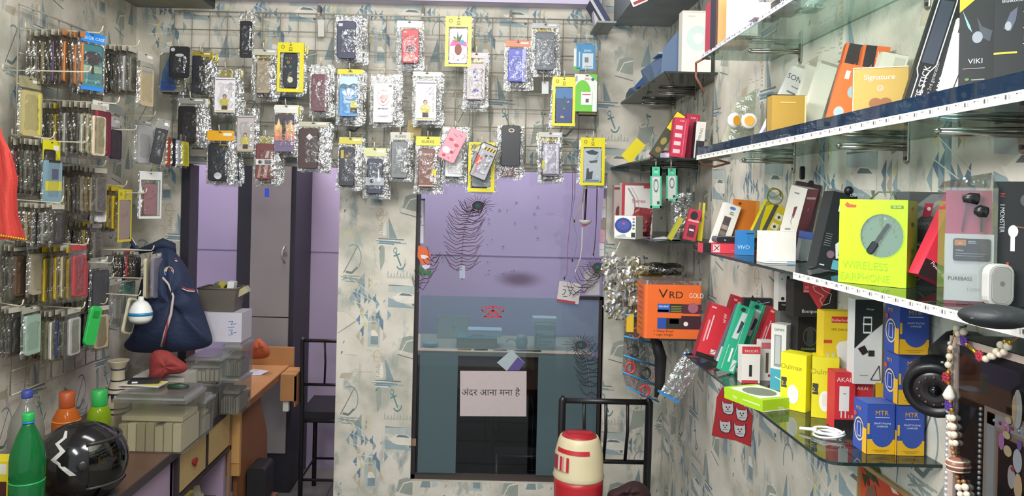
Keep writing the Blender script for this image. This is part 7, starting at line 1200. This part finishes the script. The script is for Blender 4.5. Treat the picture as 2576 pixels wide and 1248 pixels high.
# ---------------- glass partition and the room behind it ----------------
GYP = YB + .045; gx0, gx1 = -.3149, .5869; FR = K('2a2223', .45)
e = empty('glass_partition', I4, 'clear glass partition in a dark frame with teal tinted strips', 'glass partition')
b = MB(); zb0, zt0 = .356, 1.834
b.box((gx0, GYP - .02, zb0), (gx0 + .018, GYP + .01, zt0), FR); b.box((gx1 - .018, GYP - .02, zb0), (gx1, GYP + .01, P(1500, 745, GYP).z), FR); b.box((gx0, GYP - .02, zb0), (gx1, GYP + .01, zb0 + .022), K('3f3833', .5)); b.box((P(1440, 745, GYP).x, GYP - .02, P(1440, 748, GYP).z - .008), (gx1, GYP + .01, P(1440, 744, GYP).z), FR); b.box((gx1 - .006, GYP - .02, zb0), (gx1, GYP + .01, zt0), K('8f8c98', .5)); link(b, 'frame', e)
b = MB(); zs = P(1280, 748, GYP).z
b.box((gx0 + .018, GYP - .002, zb0 + .02), (gx1 - .006, GYP + .002, zt0), glass('eef2f6', .12, .97)); link(b, 'clear_pane', e)
b = MB(); F1 = glass('8fa9b0', .04, .85, hazy=.30); F2 = glass('d3e2e6', .05, .97, hazy=.09)
xa, xb_ = P(1150, 1000, GYP).x, P(1352, 1000, GYP).x; y = GYP - .0035
for x0, x1 in ((gx0 + .03, xa), (xb_, gx1 - .02)): b.box((x0, y, zb0 + .024), (x1, y + .001, P(1280, 892, GYP).z), F1)
link(b, 'teal_strips', e)
b = MB(); b.box((gx0 + .03, y - .0014, P(1280, 880, GYP).z), (gx1 - .02, y - .0008, zs), F2); link(b, 'pale_film', e)
b = MB(); b.box((gx0 - .0, GYP - .022, P(1040, 1118, GYP).z), (gx0 + .022, GYP - .019, P(1040, 1100, GYP).z), K('8a7258', .5)); link(b, 'hinge_tape', e)
SIGNY = GYP - .008
f = fr((1157, 1047), (1324, 1048), (1157, 933), SIGNY); w, h = f[1], f[2]; b = MB(); b.box((0, 0, 0), (w, .0015, h), K('c4b6b6', .7))
tw = textmesh('अंदर आना मना है')[2]; b.text('अंदर आना मना है', w * .025, h * .46, h * .20, -.0006, '3a3634', sq=.88 * w / (tw * h * .20))
thing(b, 'paper_sign', 'white paper sign with one line of black Hindi lettering on the glass', 'sign', f[0])
b = MB(); f = fr((1250, 912), (1274, 932), (1285, 880), SIGNY - .003); p0, p1, p2, p3 = [P(x, y, SIGNY - .003) for x, y in ((1250, 912), (1274, 933), (1320, 912), (1287, 880))]
b.poly([p3, p0, p1, p2], K('a9b6ba', .5)); b.poly([P(1276, 932, SIGNY - .0036), P(1306, 932, SIGNY - .0036), P(1320, 913, SIGNY - .0036), P(1303, 898, SIGNY - .0036)], K('5a4c8a', .5)); b.poly([V(q) + V((0, .0012, 0)) for q in (p0, p3, p2, p1)], K('a9b6ba', .5)); thing(b, 'slanted_card', 'pale blue card with a violet corner stuck slanting above the paper sign', 'card')
# emblem sticker
b = MB(); RE = K('c8404e', .5); cx, cz = P(1240, 778, SIGNY).x, P(1240, 790, SIGNY).z; T = Matrix.Translation((cx, SIGNY + .001, cz))
b.ring(0, -.004, .044, .006, 0, RE, a0=12, a1=168, T=T); b.ring(0, -.008, .026, .005, 0, RE, a0=10, a1=170, T=T); b.stroke([(0, -.012), (0, .026)], .006, 0, RE, T); b.stroke([(-.04, -.014), (-.015, .0), (0, .018), (.015, .0), (.04, -.014)], .005, 0, RE, T); b.stroke([(-.045, -.014), (.045, -.014)], .007, 0, RE, T); b.disc(0, .03, .006, 0, RE, T=T)
for a in (20, 45, 135, 160): b.stroke([(.048 * cos(R(a)), -.004 + .048 * sin(R(a))), (.058 * cos(R(a)), -.004 + .058 * sin(R(a)))], .006, 0, RE, T)
for s_ in (-1, 1): b.stroke([(s_ * .05, .034), (s_ * .054, .02), (s_ * .046, .012)], .004, 0, RE, T)
thing(b, 'emblem_sticker', 'red outlined half round devotional emblem sticker on the glass', 'sticker')
# peacock feathers
def feather(label, spine, eye, barbs, Y, col='5a3c48', ey=True, bl=50):
    e = empty('peacock_feather', I4, label, 'feather'); rd = random.Random(int(spine[0][0])); b = MB()
    pts = [P(x, y, Y) for x, y in spine]; b.tube(pts, .0022, K('8a7890', .5), 5); link(b, 'quill', e)
    b = MB(); n = len(spine) - 1; C = K(col, .6)
    for k in range(barbs):
        t = .12 + .82 * k / barbs; i = min(int(t * n), n - 1); u = t * n - i; x = spine[i][0] + (spine[i + 1][0] - spine[i][0]) * u; y = spine[i][1] + (spine[i + 1][1] - spine[i][1]) * u
        for s_ in (-1, 1):
            L = (bl * sin(pi * min(1, .25 + .62 * t)) + rd.uniform(-.1, .1) * bl) * (1 if s_ > 0 else .9)
            q = [(x, y), (x + s_ * L * .35, y + rd.uniform(-2, 8)), (x + s_ * L * .7, y - 4 + rd.uniform(-3, 4)), (x + s_ * L, y - 20 + rd.uniform(-8, 8))]
            b.tube([P(a, c, Y + .003 * s_) for a, c in q], [.0020, .0017, .0014, .0009], C, 4)
    link(b, 'barbs', e)
    if ey:
        ex, eyy = eye; b = MB(); b.disc(0, 0, .030, 0, K('4a3a38', .5), rz=.022, T=Matrix.Translation(P(ex, eyy, Y - .002))); b.disc(0, 0, .019, -.0012, K('34424a', .4), rz=.015, T=Matrix.Translation(P(ex, eyy, Y - .002))); b.disc(-.003, 0, .009, -.002, K('1c6a6a', .3), rz=.009, T=Matrix.Translation(P(ex, eyy, Y - .002)))
        for k in range(26):
            a = R(k * 14 - 20); b.tube([P(ex + 18 * cos(a), eyy - 13 * sin(a), Y), P(ex + (36 + 6 * (k % 3)) * cos(a) , eyy - (24 + 4 * (k % 2)) * sin(a) , Y)], [.0012, .0006], C, 4)
        link(b, 'eye', e)
    return e
feather('tall peacock feather with its eye at top, taped upright on the clear glass', [(1163, 705), (1161, 660), (1165, 600), (1172, 560), (1186, 530), (1200, 517)], (1203, 517), 27, GYP - .008)
b = MB(); f = fr((1156, 700), (1170, 700), (1155, 668), GYP - .0115); b.box((0, 0, 0), (f[1], .001, f[2]), film('d9d2e0', .5, key='tape', crinkle=.2)); thing(b, 'sticky_tape', 'strip of clear tape over the quill of the tall feather', 'tape', f[0])
feather('drooping peacock feather at the lower right behind the metal chair', [(1490, 1010), (1484, 960), (1478, 920), (1470, 890), (1466, 876)], (1462, 868), 12, GYP - .010, '3a3a40', True, 40)
feather('dark peacock feather bent across the right frame edge', [(1440, 745), (1470, 720), (1495, 690), (1512, 668)], (1505, 672), 9, YB - .012, '3a2c34', True, 34)
feather('small dark feather tuck at the left frame edge below the orange flag', [(1050, 735), (1065, 700), (1085, 660), (1096, 636)], (0, 0), 8, YB - .012, '4a2c3a', False, 26)
# calendar and flag at the left of the glass
f = fr((1046, 612), (1069, 612), (1046, 500), GYP - .012); b = MB(); b.box((0, 0, 0), (f[1], .002, f[2]), K('c9cad8', .5)); b.box((0, -.0004, f[2] * .96), (f[1], 0, f[2]), '4a3aa8'); b.box((f[1] * .85, -.0004, 0), (f[1] * .92, 0, f[2]), '4a4aa0'); b.box((f[1] * .93, -.0004, 0), (f[1], 0, f[2]), 'b0a02c'); b.box((.0, -.0004, f[2] * .72), (f[1] * .5, 0, f[2] * .92), '8a6a58'); b.text('29', f[1] * .4, f[2] * .56, .022, -.0006, '26263a', al='c'); b.text('30', f[1] * .4, f[2] * .44, .022, -.0006, '26263a', al='c'); b.box((0, -.0004, f[2] * .40), (f[1] * .85, 0, f[2] * .41), '3a3a60'); thing(b, 'wall_calendar', 'narrow strip of a white calendar showing 29 and 30 by the pillar', 'calendar', f[0])
e = empty('paper_flag', I4, 'small orange, white and green rosette flag at the left of the glass', 'flag'); Yf = YB - .014
b = MB(); b.poly([P(1052, 618, Yf), P(1050, 646, Yf), P(1062, 666, Yf), P(1078, 664, Yf), P(1084, 640, Yf), P(1070, 622, Yf)], K('d8622c', .5)); link(b, 'orange_part', e)
b = MB(); b.poly([P(1058, 642, Yf - .002), P(1060, 650, Yf - .002), P(1068, 652, Yf - .002), P(1079, 646, Yf - .002), P(1068, 641, Yf - .002)], K('d9d6dc', .5)); b.poly([P(1060, 668, Yf), P(1068, 680, Yf), P(1080, 674, Yf), P(1082, 664, Yf)], K('c9c9d4', .5)); link(b, 'white_part', e)
b = MB(); b.poly([P(1055, 668, Yf + .002), P(1053, 692, Yf + .002), P(1086, 692, Yf + .002), P(1084, 680, Yf + .002), P(1068, 682, Yf + .002)], K('2a6a3a', .5)); link(b, 'green_part', e)
# hanging strings, cords and a strap at right of the glass
for i, (pts, c, l, r) in enumerate((([(1440, 500), (1434, 560), (1428, 620), (1426, 690), (1420, 700)], '8a5a88', 'thin violet string with a dark tip hanging at the right of the glass', .0016), ([(1446, 490), (1438, 540), (1452, 600), (1446, 640), (1440, 655)], '7a8a9a', 'thin grey cord hanging beside the violet string', .002), ([(1470, 480), (1460, 520), (1445, 556)], 'b8ac88', 'beige twisted cord running up behind the yellow skyline packet', .003), ([(1475, 480), (1473, 520), (1470, 566)], '25242c', 'black strap hanging over the white paper cup', .005), ([(1502, 480), (1500, 560), (1496, 620), (1493, 640)], '4a2a3a', 'dark red cord hanging closest to the right wall piece', .0022), ([(1465, 570), (1464, 620), (1460, 650), (1448, 682)], 'c9c6c0', 'white knotted cord hanging below the white paper cup', .003))):
    b = MB(); b.tube([P(x, y, 3.52 + .006 * (i % 2)) for x, y in pts], r, K(c, .6), 6); q = P(*pts[-1], 3.52); b.sphere(q, .005, K('1f1c22' if i != 5 else c, .5), 8, 5, sc=(.7, .7, 1.6)); b.tube([P(*pts[0], 3.52), (P(*pts[0], 3.52).x, GY, 1.872)], r, K(c, .6), 6); thing(b, 'cable', l, 'cord')  # strings, cords and a strap rather than cables
b = MB(); q = P(1472, 560, 3.51); T = Matrix.Translation(q); b.lathe([(.006, -.012), (.018, -.008), (.029, .002), (.031, .012)], K('c9c2c0', .5), 18, T=T); b.box((-.008, -.02, -.016), (.008, .002, -.011), K('b83038', .5), T=T); thing(b, 'paper_cup', 'shallow white paper dish hanging among the cords by the glass', 'dish')
f = fr((1400, 758), (1455, 766), (1402, 706), GYP - .03); carton('paper_packet', 'white packet with red edge and scribbled writing at the right of the glass', 'packet', f, .006, 'c9c4c4', [('F', 'r', 0, 0, .85, .12, 'a83a44'), ('F', 's', [(.2, .6), (.35, .62), (.3, .4), (.2, .36)], .03, '3a3a40'), ('F', 's', [(.45, .62), (.6, .64), (.55, .34)], .03, '3a3a40'), ('F', 's', [(.25, .28), (.45, .3)], .03, '3a3a40'), ('F', 'r', .2, .75, .7, .79, '8a5a60'), ('F', 's', [(.75, .55), (.95, .45)], .02, '5a5a60')])
for i, (x0, y0, x1, y1, c, l) in enumerate(((1514, 500, 1524, 548, 'cfc9d0', 'white paper slip at the right edge of the glass, uppermost'), (1512, 552, 1523, 575, '9a8a78', 'brown paper slip at the right edge of the glass'), (1510, 578, 1522, 610, 'c99aa8', 'pink paper slip at the right edge of the glass'), (1508, 612, 1520, 645, 'cfccd2', 'white paper slip at the right edge of the glass, lowest'), (1470, 680, 1508, 742, 'b9b4b8', 'pale printed paper behind the feather at the right of the glass'))):
    f = fr((x0, y1), (x1, y1), (x0, y0), GYP - .024); b = MB(); b.box((0, 0, 0), (f[1], .001, f[2]), K(c, .6)); b.box((f[1] * .1, -.0004, f[2] * .5), (f[1] * .9, 0, f[2] * .53), '8d868c'); thing(b, 'paper_slip', l, 'paper', f[0])
# desk behind the glass
e = empty('back_desk', I4, 'brown desk with a cream edge standing behind the glass', 'desk'); zd = P(1240, 884, 3.92).z; x0, x1 = -.46, .58
b = MB(); b.box((x0, 3.90, zd - .022), (x1, 4.38, zd), K('b3a88c', .5)); link(b, 'desk_top', e)
b = MB(); b.box((x0 + .02, 3.93, P(1240, 978, 3.93).z), (x1 - .02, 3.95, zd - .022), K('4a3322', .5, sc=12, var=.15)); link(b, 'front_panel', e)
b = MB(); b.box((x0 + .02, 4.34, .02), (x1 - .02, 4.36, zd - .022), K('242020', .6)); link(b, 'rear_panel', e)
for x in (x0 + .02, x1 - .05): b = MB(); b.box((x, 3.93, 0), (x + .03, 4.36, zd - .022), K('2e2320', .5)); link(b, 'leg_panel', e)
def dk(name, lab, cat, xa, xb, y0, hgt, d, c, D=(), Y=4.0, z=None, **k):
    p0, p1 = P(xa, 880, Y), P(xb, 880, Y); return carton(name, lab, cat, (Matrix.Translation((p0.x, Y, (z or zd) + .0006)), p1.x - p0.x, hgt), d, c, D, **k)
dk('picture_card', 'pale framed card standing at left on the desk behind the glass', 'card', 1098, 1180, 0, .125, .012, '9fa39c', [('F', 'r', .04, .04, .96, .96, 'b3b4ac'), ('F', 's', [(.45, .55), (.55, .5), (.5, .4)], .03, '8a7a5a')], Y=4.25)
dk('carton', 'wide tan and green box lying on the desk behind the glass', 'box', 1148, 1250, 0, .055, .16, '6f8a84', [('F', 'r', .05, .25, .95, .75, 'a3875c'), ('F', 'r', .1, .4, .9, .5, 'b3976a')], Y=3.98)
dk('paper_bundle', 'white wrapped bundle lying on the wide tan and green box', 'bundle', 1176, 1262, 0, .034, .10, 'd6d6da', [('F', 'r', .1, .1, .5, .3, 'c98a98'), ('F', 'r', 0, .7, 1, .75, 'b4b4bc')], Y=4.02, z=zd + .0565)
dk('white_box', 'upright white box with printed lines on the desk behind the glass', 'box', 1345, 1397, 0, .125, .06, 'a9b3a8', [('F', 'r', .1, .1, .9, .8, 'c4cabf'), ('F', 'r', .2, .62, .4, .64, '6a7a72'), ('F', 'r', .2, .52, .8, .54, '8a968e'), ('F', 'r', .2, .42, .7, .44, '8a968e'), ('F', 'r', .2, .3, .8, .32, '8a968e'), ('F', 'r', .2, .16, .7, .2, '6a7a72')], Y=4.0)
dk('paper_bundle', 'white folded bundle resting on the upright white box', 'bundle', 1340, 1400, 0, .038, .09, 'd4d6d2', [('F', 's', [(.0, .3), (.5, .5), (1, .3)], .04, 'a9aca8')], Y=4.0, z=zd + .1265)
b = MB(); b.lathe([(.028, 0), (.032, .03), (.030, .055), (.022, .07), (.0, .072)], K('8f9c94', .35), 18); b.disc(0, .035, .014, -.0325, 'b4bcb4'); thing(b, 'small_camera', 'small grey green rounded gadget beside the upright white box', 'gadget', Matrix.Translation((P(1312, 880, 4.02).x, 4.02, zd + .0006)))
b = MB(); b.tube([(.03 * cos(R(a)), 0, .03 * sin(R(a))) for a in range(20, 170, 15)], .002, K('4a4a58', .5), 5); thing(b, 'cable_loop', 'thin dark cable loop standing behind the grey green gadget', 'cable', Matrix.Translation((P(1286, 860, 4.04).x, 4.045, zd + .012)))
b = MB(); b.lathe([(.02, 0), (.04, .004), (.045, .018), (.042, .022)], K('9ab0b0', .4), 20); thing(b, 'small_tray', 'small pale round tray at the left end of the desk behind the glass', 'tray', Matrix.Translation((P(1082, 880, 4.02).x, 4.02, zd + .0006)))
rd = random.Random(6)
for i, (x, c, l) in enumerate(((1168, 'c49a2c', 'small yellow screwdriver lying on the cream desk edge'), (1210, '3a2f2a', 'dark pen lying on the cream desk edge, left of middle'), (1258, '8a8278', 'grey pen lying on the cream desk edge in the middle'), (1312, '3a4a8a', 'blue capped pen lying on the cream desk edge'), (1345, '2b2524', 'dark pen lying on the cream desk edge, farthest right'))):
    q = P(x, 880, 3.93); b = MB(); b.tube([(-.035, 0, .004), (.0, .006, .004), (.035, .010, .004)], [.0025, .004, .004], K(c, .4), 6); thing(b, 'pen', l, 'pen', Matrix.Translation((q.x, 3.93, zd + .001)))
chair('dark metal chair in the shade under the desk behind the glass', P(1248, 1100, 4.2).x, P(1248, 1100, 4.2).x + .34, 4.30, .60, .36, -1, midz=.48, depth=.30)
# ---------------- right foreground: camera, picture frame, garland, poster ----------------
q = PX(2356, 962, .745); e = empty('security_camera', Matrix.Translation(q) @ Matrix.Rotation(R(-8), 4, 'Z'), 'black dome security camera with a ring of diodes on the right wall', 'security camera')
BC = K('19191b', .35); s_ = q.y * 72 / F
b = MB(); T = Matrix.Rotation(R(90), 4, 'X') @ Matrix.Identity(4); r = .043
b.sphere((.004, .012, 0), r, BC, 28, 16); link(b, 'housing', e)
b = MB(); T = Matrix.Rotation(R(-28), 4, 'Z') @ Matrix.Rotation(R(14), 4, 'X') @ Matrix.Rotation(R(90), 4, 'X'); b.lathe([(.045, -.004), (.046, .028), (.044, .037), (.034, .034), (.031, .030), (.0, .028)], BC, 30, T=T); f_ = link(b, 'face_ring', e)
b = MB(); b.lathe([(.031, .0295), (.030, .032), (.017, .033), (.014, .031)], K('2a2425', .3), 26, T=T)
for k in range(12): a = 2 * pi * k / 12; b.sphere((.0235 * cos(a), .0235 * sin(a), .034), .0022, K('5f544c', .3), 6, 4, T=T)
b.sphere((0, 0, .031), .010, K('101012', .1), 14, 8, T=T); link(b, 'lens_cluster', e)
b = MB(); b.tube([(.02, .01, .03), (.045, .02, .045), (.070, .03, .045)], [.036, .040, .036], BC, 18); b.lathe([(.034, -.002), (.034, .006)], BC, 20, T=Matrix.Translation((.079, .03, .04)) @ Matrix.Rotation(R(90), 4, 'Y')); b.sphere((-.005, -.03, .038), .003, K('9a9a96', .3), 8, 4); b.tube([(.02, -.03, .03), (.022, -.034, .045), (.034, -.03, .052)], .002, K('6a6a6c', .4), 6); link(b, 'mount', e)
# deep picture box on the wall: built in wall space; front plane at x = XF, seen from the left front
XF = .715
def W(x, y, X=XF): return PX(x, y, X)
yn, yf = .50, W(2400, 960, XF).y; zt1, zb1 = EYE - .19, .82
e = empty('shrine_frame', I4, 'deep dark framed devotional picture with jewelled borders on the right wall', 'picture frame')
yf = .715 * F / (2402 - VX + 6)
b = MB(); DKF = K('17161a', .2)
b.box((XF, yn, zb1), (XR - .001, yf, zt1), K('1d1b1f', .3)); link(b, 'frame_box', e)
def wr(y0, z0, y1, z1, X, m, b): b.box((X - .0012, y0, z0), (X, y1, z1), m)
b = MB(); MOUL = K('b3a097', .35); SIL = K('c9c9cc', .25, .5)
for (t, X, m) in ((0.0, XF, MOUL),):
    wr(yf - .012, zb1, yf, zt1, XF - .004, MOUL, b); wr(yn, zt1 - .010, yf, zt1, XF - .004, MOUL, b)
b.box((XF - .006, yf - .0135, zb1), (XF, yf + .001, zt1), MOUL); link(b, 'outer_moulding', e)
b = MB()
k = 0
for z in [zb1 + .006 + .0085 * i for i in range(int((zt1 - zb1 - .01) / .0085))]: b.sphere((XF - .006, yf + .0015, z), .0036, SIL, 6, 4)
yi = yf - .070; zi = zt1 - .085
for z in [zb1 + .006 + .0075 * i for i in range(int((zi - zb1) / .0075))]: b.sphere((XF - .004, yi, z), .0030, SIL, 6, 4)
link(b, 'silver_beads', e)
b = MB(); b.box((XF - .003, yn, zb1), (XF - .001, yi - .006, zi), K('a9958c', .4)); link(b, 'inner_moulding', e)
b = MB(); b.box((XF - .0045, yi - .030, zb1), (XF - .003, yi - .014, zi - .006), K('c4c2c6', .25, .3)); b.box((XF - .0045, yn, zi - .022), (XF - .003, yi - .014, zi - .006), K('c4c2c6', .25, .3))
for i in range(30): b.sphere((XF - .005, yi - .022, zb1 + .01 + i * .0135), .0022, K('a83a48', .2), 6, 4); 
for i in range(24): b.sphere((XF - .0055, yi - .018 - .008 * (i % 2), zb1 + .005 + i * .0172), .0028, SIL, 6, 4)
for i in range(12): b.sphere((XF - .005, yi - .03 - i * .012, zi - .014), .0026, K('a83a48', .2) if i % 2 else SIL, 6, 4)
link(b, 'gem_border', e)
b = MB(); b.box((XF - .0048, yn, zb1), (XF - .0032, yi - .034, zi - .026), K('9a7a68', .4)); b.box((XF - .0056, yn, zb1), (XF - .0048, yi - .040, zi - .032), K('1c1a20', .4)); link(b, 'picture_field', e)
b = MB(); TT = lambda X=0: None
def fd(y, z, ry, rz, c, X, n=14): b.poly([(XF - X, y + ry * cos(2 * pi * k / n), z + rz * sin(2 * pi * k / n)) for k in range(n)], K(c, .4))
def w2(x, y): p = PX(x, y, XF - .006); return p.y, p.z
for x, y, rx, ry, c, X in ((2560, 1030, 22, 50, 'c9c4c0', .0062), (2552, 1030, 10, 36, 'd9b894', .0066), (2530, 1075, 20, 16, 'c98ac4', .0064), (2520, 1110, 14, 22, 'c07cc0', .0066), (2538, 1058, 16, 9, 'dcc49a', .0070), (2534, 1095, 18, 10, 'dcc49a', .0072), (2536, 1135, 20, 14, 'dcc49a', .0068), (2530, 1078, 7, 5, 'd98a4a', .0076), (2560, 1160, 22, 30, 'c9c9d6', .0064), (2545, 1200, 18, 30, 'bdb9bc', .0066), (2562, 1225, 20, 34, 'e0c09a', .0068), (2550, 1180, 10, 6, 'b04438', .0078), (2566, 1120, 12, 14, '7a6ab0', .0070)):
    y0, z0 = w2(x, y); s_ = y0 / F; fd(y0, z0, rx * s_ * .75, ry * s_, c, X)
link(b, 'applied_figure', e)
b = MB(); gl = glass('eef0f0', .25, .9); b.box((XF - .0125, yn, zb1), (XF - .0115, yf - .03, zt1 - .02), gl); link(b, 'cover_glass', e)
# pearl garland
e = empty('pearl_garland', I4, 'pearl bead garland with red and violet flowers hung over the frame corner', 'garland'); PR = K('dccdb8', .18); GD = K('c99a2c', .25, .8); BZ = K('9a6a44', .35, .3)
b = MB(); g = MB(); h_ = MB()
def bead(x, y, r, X=.700): p = PX(x, y, X); return p, r * p.y / F
for x, y, r in ((2406, 827, 9), (2410, 840, 8), (2424, 836, 9), (2392, 875, 7), (2389, 897, 9), (2386, 918, 9), (2391, 1052, 9), (2397, 1052, 8), (2393, 1072, 10), (2398, 1074, 9), (2394, 1093, 10), (2400, 1094, 9), (2396, 1114, 9), (2403, 1115, 8), (2480, 903, 9), (2492, 896, 9), (2498, 897, 8), (2507, 885, 10), (2514, 892, 8), (2518, 868, 10), (2525, 886, 9), (2535, 872, 10), (2412, 1226, 9), (2428, 1226, 9), (2416, 1244, 8), (2432, 1244, 8)): p, rr = bead(x, y, r); b = MB(); b.sphere(p, rr, PR, 12, 8); link(b, 'pearl', e)
for x, y, r in ((2422, 852, 6), (2432, 866, 6), (2386, 937, 6), (2386, 962, 6), (2391, 1010, 6), (2394, 1030, 6), (2402, 836, 5), (2390, 907, 4), (2528, 860, 6), (2540, 862, 6)): p, rr = bead(x, y, r); b = MB(); b.sphere(p, rr, GD, 10, 6); link(b, 'gold_bead', e)
a, c = bead(2436, 870, 1)[0], bead(2456, 888, 1)[0]; g.tube([a, c], .0025, GD, 8); link(g, 'gold_rod', e)
for x, y in ((2396, 1128), (2398, 1140), (2400, 1150), (2405, 1188), (2408, 1200), (2412, 1212), (2424, 1212), (2388, 885), (2391, 1062), (2394, 1083), (2397, 1104)): p, rr = bead(x, y, 6); b = MB(); b.sphere(p, rr, BZ, 8, 5); link(b, 'brown_bead', e)
b = MB(); p, rr = bead(2405, 1170, 24); b.lathe([(rr * .4, -rr * .8), (rr * .9, -rr * .45), (rr, 0), (rr * .9, rr * .45), (rr * .4, rr * .8)], K('8a5a48', .35), 20, T=Matrix.Translation(p)); 
for z in (-.5, 0, .5): b.lathe([(rr * (1.0 if z == 0 else .9), rr * z - .001), (rr * (1.04 if z == 0 else .94), rr * z), (rr * (1.0 if z == 0 else .9), rr * z + .001)], PR, 20, T=Matrix.Translation(p))
link(b, 'large_bead', e)
def flower(x, y, r, c):
    b = MB(); p, rr = bead(x, y, r)
    for k in range(8): a = 2 * pi * k / 8; b.sphere((p.x - .001, p.y + rr * .65 * cos(a), p.z + rr * .65 * sin(a)), rr * .42, K(c, .5), 8, 5)
    b.sphere((p.x - .002, p.y, p.z), rr * .35, K(c, .5), 8, 5); link(b, 'flower', e)
flower(2382, 950, 14, '9a2434'); flower(2388, 1020, 14, '4a2a7a'); flower(2427, 858, 13, '4a2a7a'); flower(2466, 896, 14, 'a82838')
b = MB(); p, rr = bead(2388, 990, 16); b.lathe([(0, -rr * 1.1), (rr * .7, -rr * .9), (rr * .95, -rr * .3), (rr * .6, rr * .5), (rr * .15, rr * 1.3)], K('e6dccc', .2), 20, T=Matrix.Translation(p)); link(b, 'shell_drop', e)
b = MB(); b.tube([bead(x, y, 1)[0] for x, y in ((2404, 825), (2392, 870), (2386, 940), (2388, 1000), (2393, 1080), (2400, 1150), (2410, 1225), (2414, 1248))], .0012, BZ, 5); b.tube([bead(x, y, 1)[0] for x, y in ((2404, 825), (2430, 860), (2466, 896), (2495, 897), (2535, 870), (2560, 850), (2575, 840))], .0012, BZ, 5); link(b, 'thread', e)
b = MB(); p0 = PX(2404, 826, .700); b.tube([p0, (.7155, p0.y, p0.z + .004)], .0018, CHR, 5); thing(b, 'nail', 'small steel nail holding the pearl garland at the frame corner', 'nail')
# sunset poster under the lowest shelf
b = MB(); X = XR - .003; Yp0 = PX(2440, 1250, X).y; Yp1 = PX(2166, 1165, X).y; zt2 = PX(2166, 1165, X).z
m, nt, bb = newmat('poster_sunset'); g_ = N(nt, 'ShaderNodeNewGeometry'); sx = N(nt, 'ShaderNodeSeparateXYZ'); nt.links.new(g_.outputs['Position'], sx.inputs[0]); mr = N(nt, 'ShaderNodeMapRange'); mr.inputs[1].default_value = zt2 - .30; mr.inputs[2].default_value = zt2; nt.links.new(sx.outputs[2], mr.inputs[0])
cr = N(nt, 'ShaderNodeValToRGB'); cr.color_ramp.elements[0].color = (*lin('e8b83a'), 1); cr.color_ramp.elements[1].color = (*lin('c9402c'), 1); x_ = cr.color_ramp.elements.new(.55); x_.color = (*lin('dc6a30'), 1); nt.links.new(mr.outputs[0], cr.inputs[0]); nt.links.new(cr.outputs[0], bb.inputs['Base Color']); bb.inputs['Roughness'].default_value = .4
b.box((X, Yp0, zt2 - .40), (X + .002, Yp1, zt2), m)
def pp(pts, c, o=.0006): q = [tuple(PX(x, y, X - o)) for x, y in pts]; b.poly(q, K(c, .5)); b.poly([(a + .0001, c_, d) for a, c_, d in q[::-1]], K(c, .5))
pp([(2172, 1178), (2184, 1200), (2200, 1215), (2186, 1172)], '3a4a28'); pp([(2186, 1172), (2210, 1176), (2216, 1192), (2200, 1182)], '3a4a28'); pp([(2168, 1190), (2176, 1226), (2182, 1196)], '2f3e22'); pp([(2190, 1180), (2206, 1205), (2212, 1226), (2196, 1205)], '2f3e22'); pp([(2180, 1200), (2184, 1250), (2190, 1250), (2186, 1200)], '5a2c1c'); pp([(2176, 1250), (2182, 1222), (2200, 1220), (2206, 1250)], '8a5a4a', .0009); pp([(2238, 1222), (2252, 1232), (2262, 1246), (2246, 1240)], 'e9d6c4')
e = thing(b, 'sunset_poster', 'orange sunset poster with a palm tree, low on the right wall', 'poster')
b = MB(); b.box((X - .006, Yp0, zt2 - .002), (X + .002, Yp1, zt2 + .006), K('b08a5a', .4)); b.box((X - .006, Yp1 - .002, zt2 - .4), (X + .002, Yp1 + .004, zt2), K('b08a5a', .4)); link(b, 'wood_edge', e)
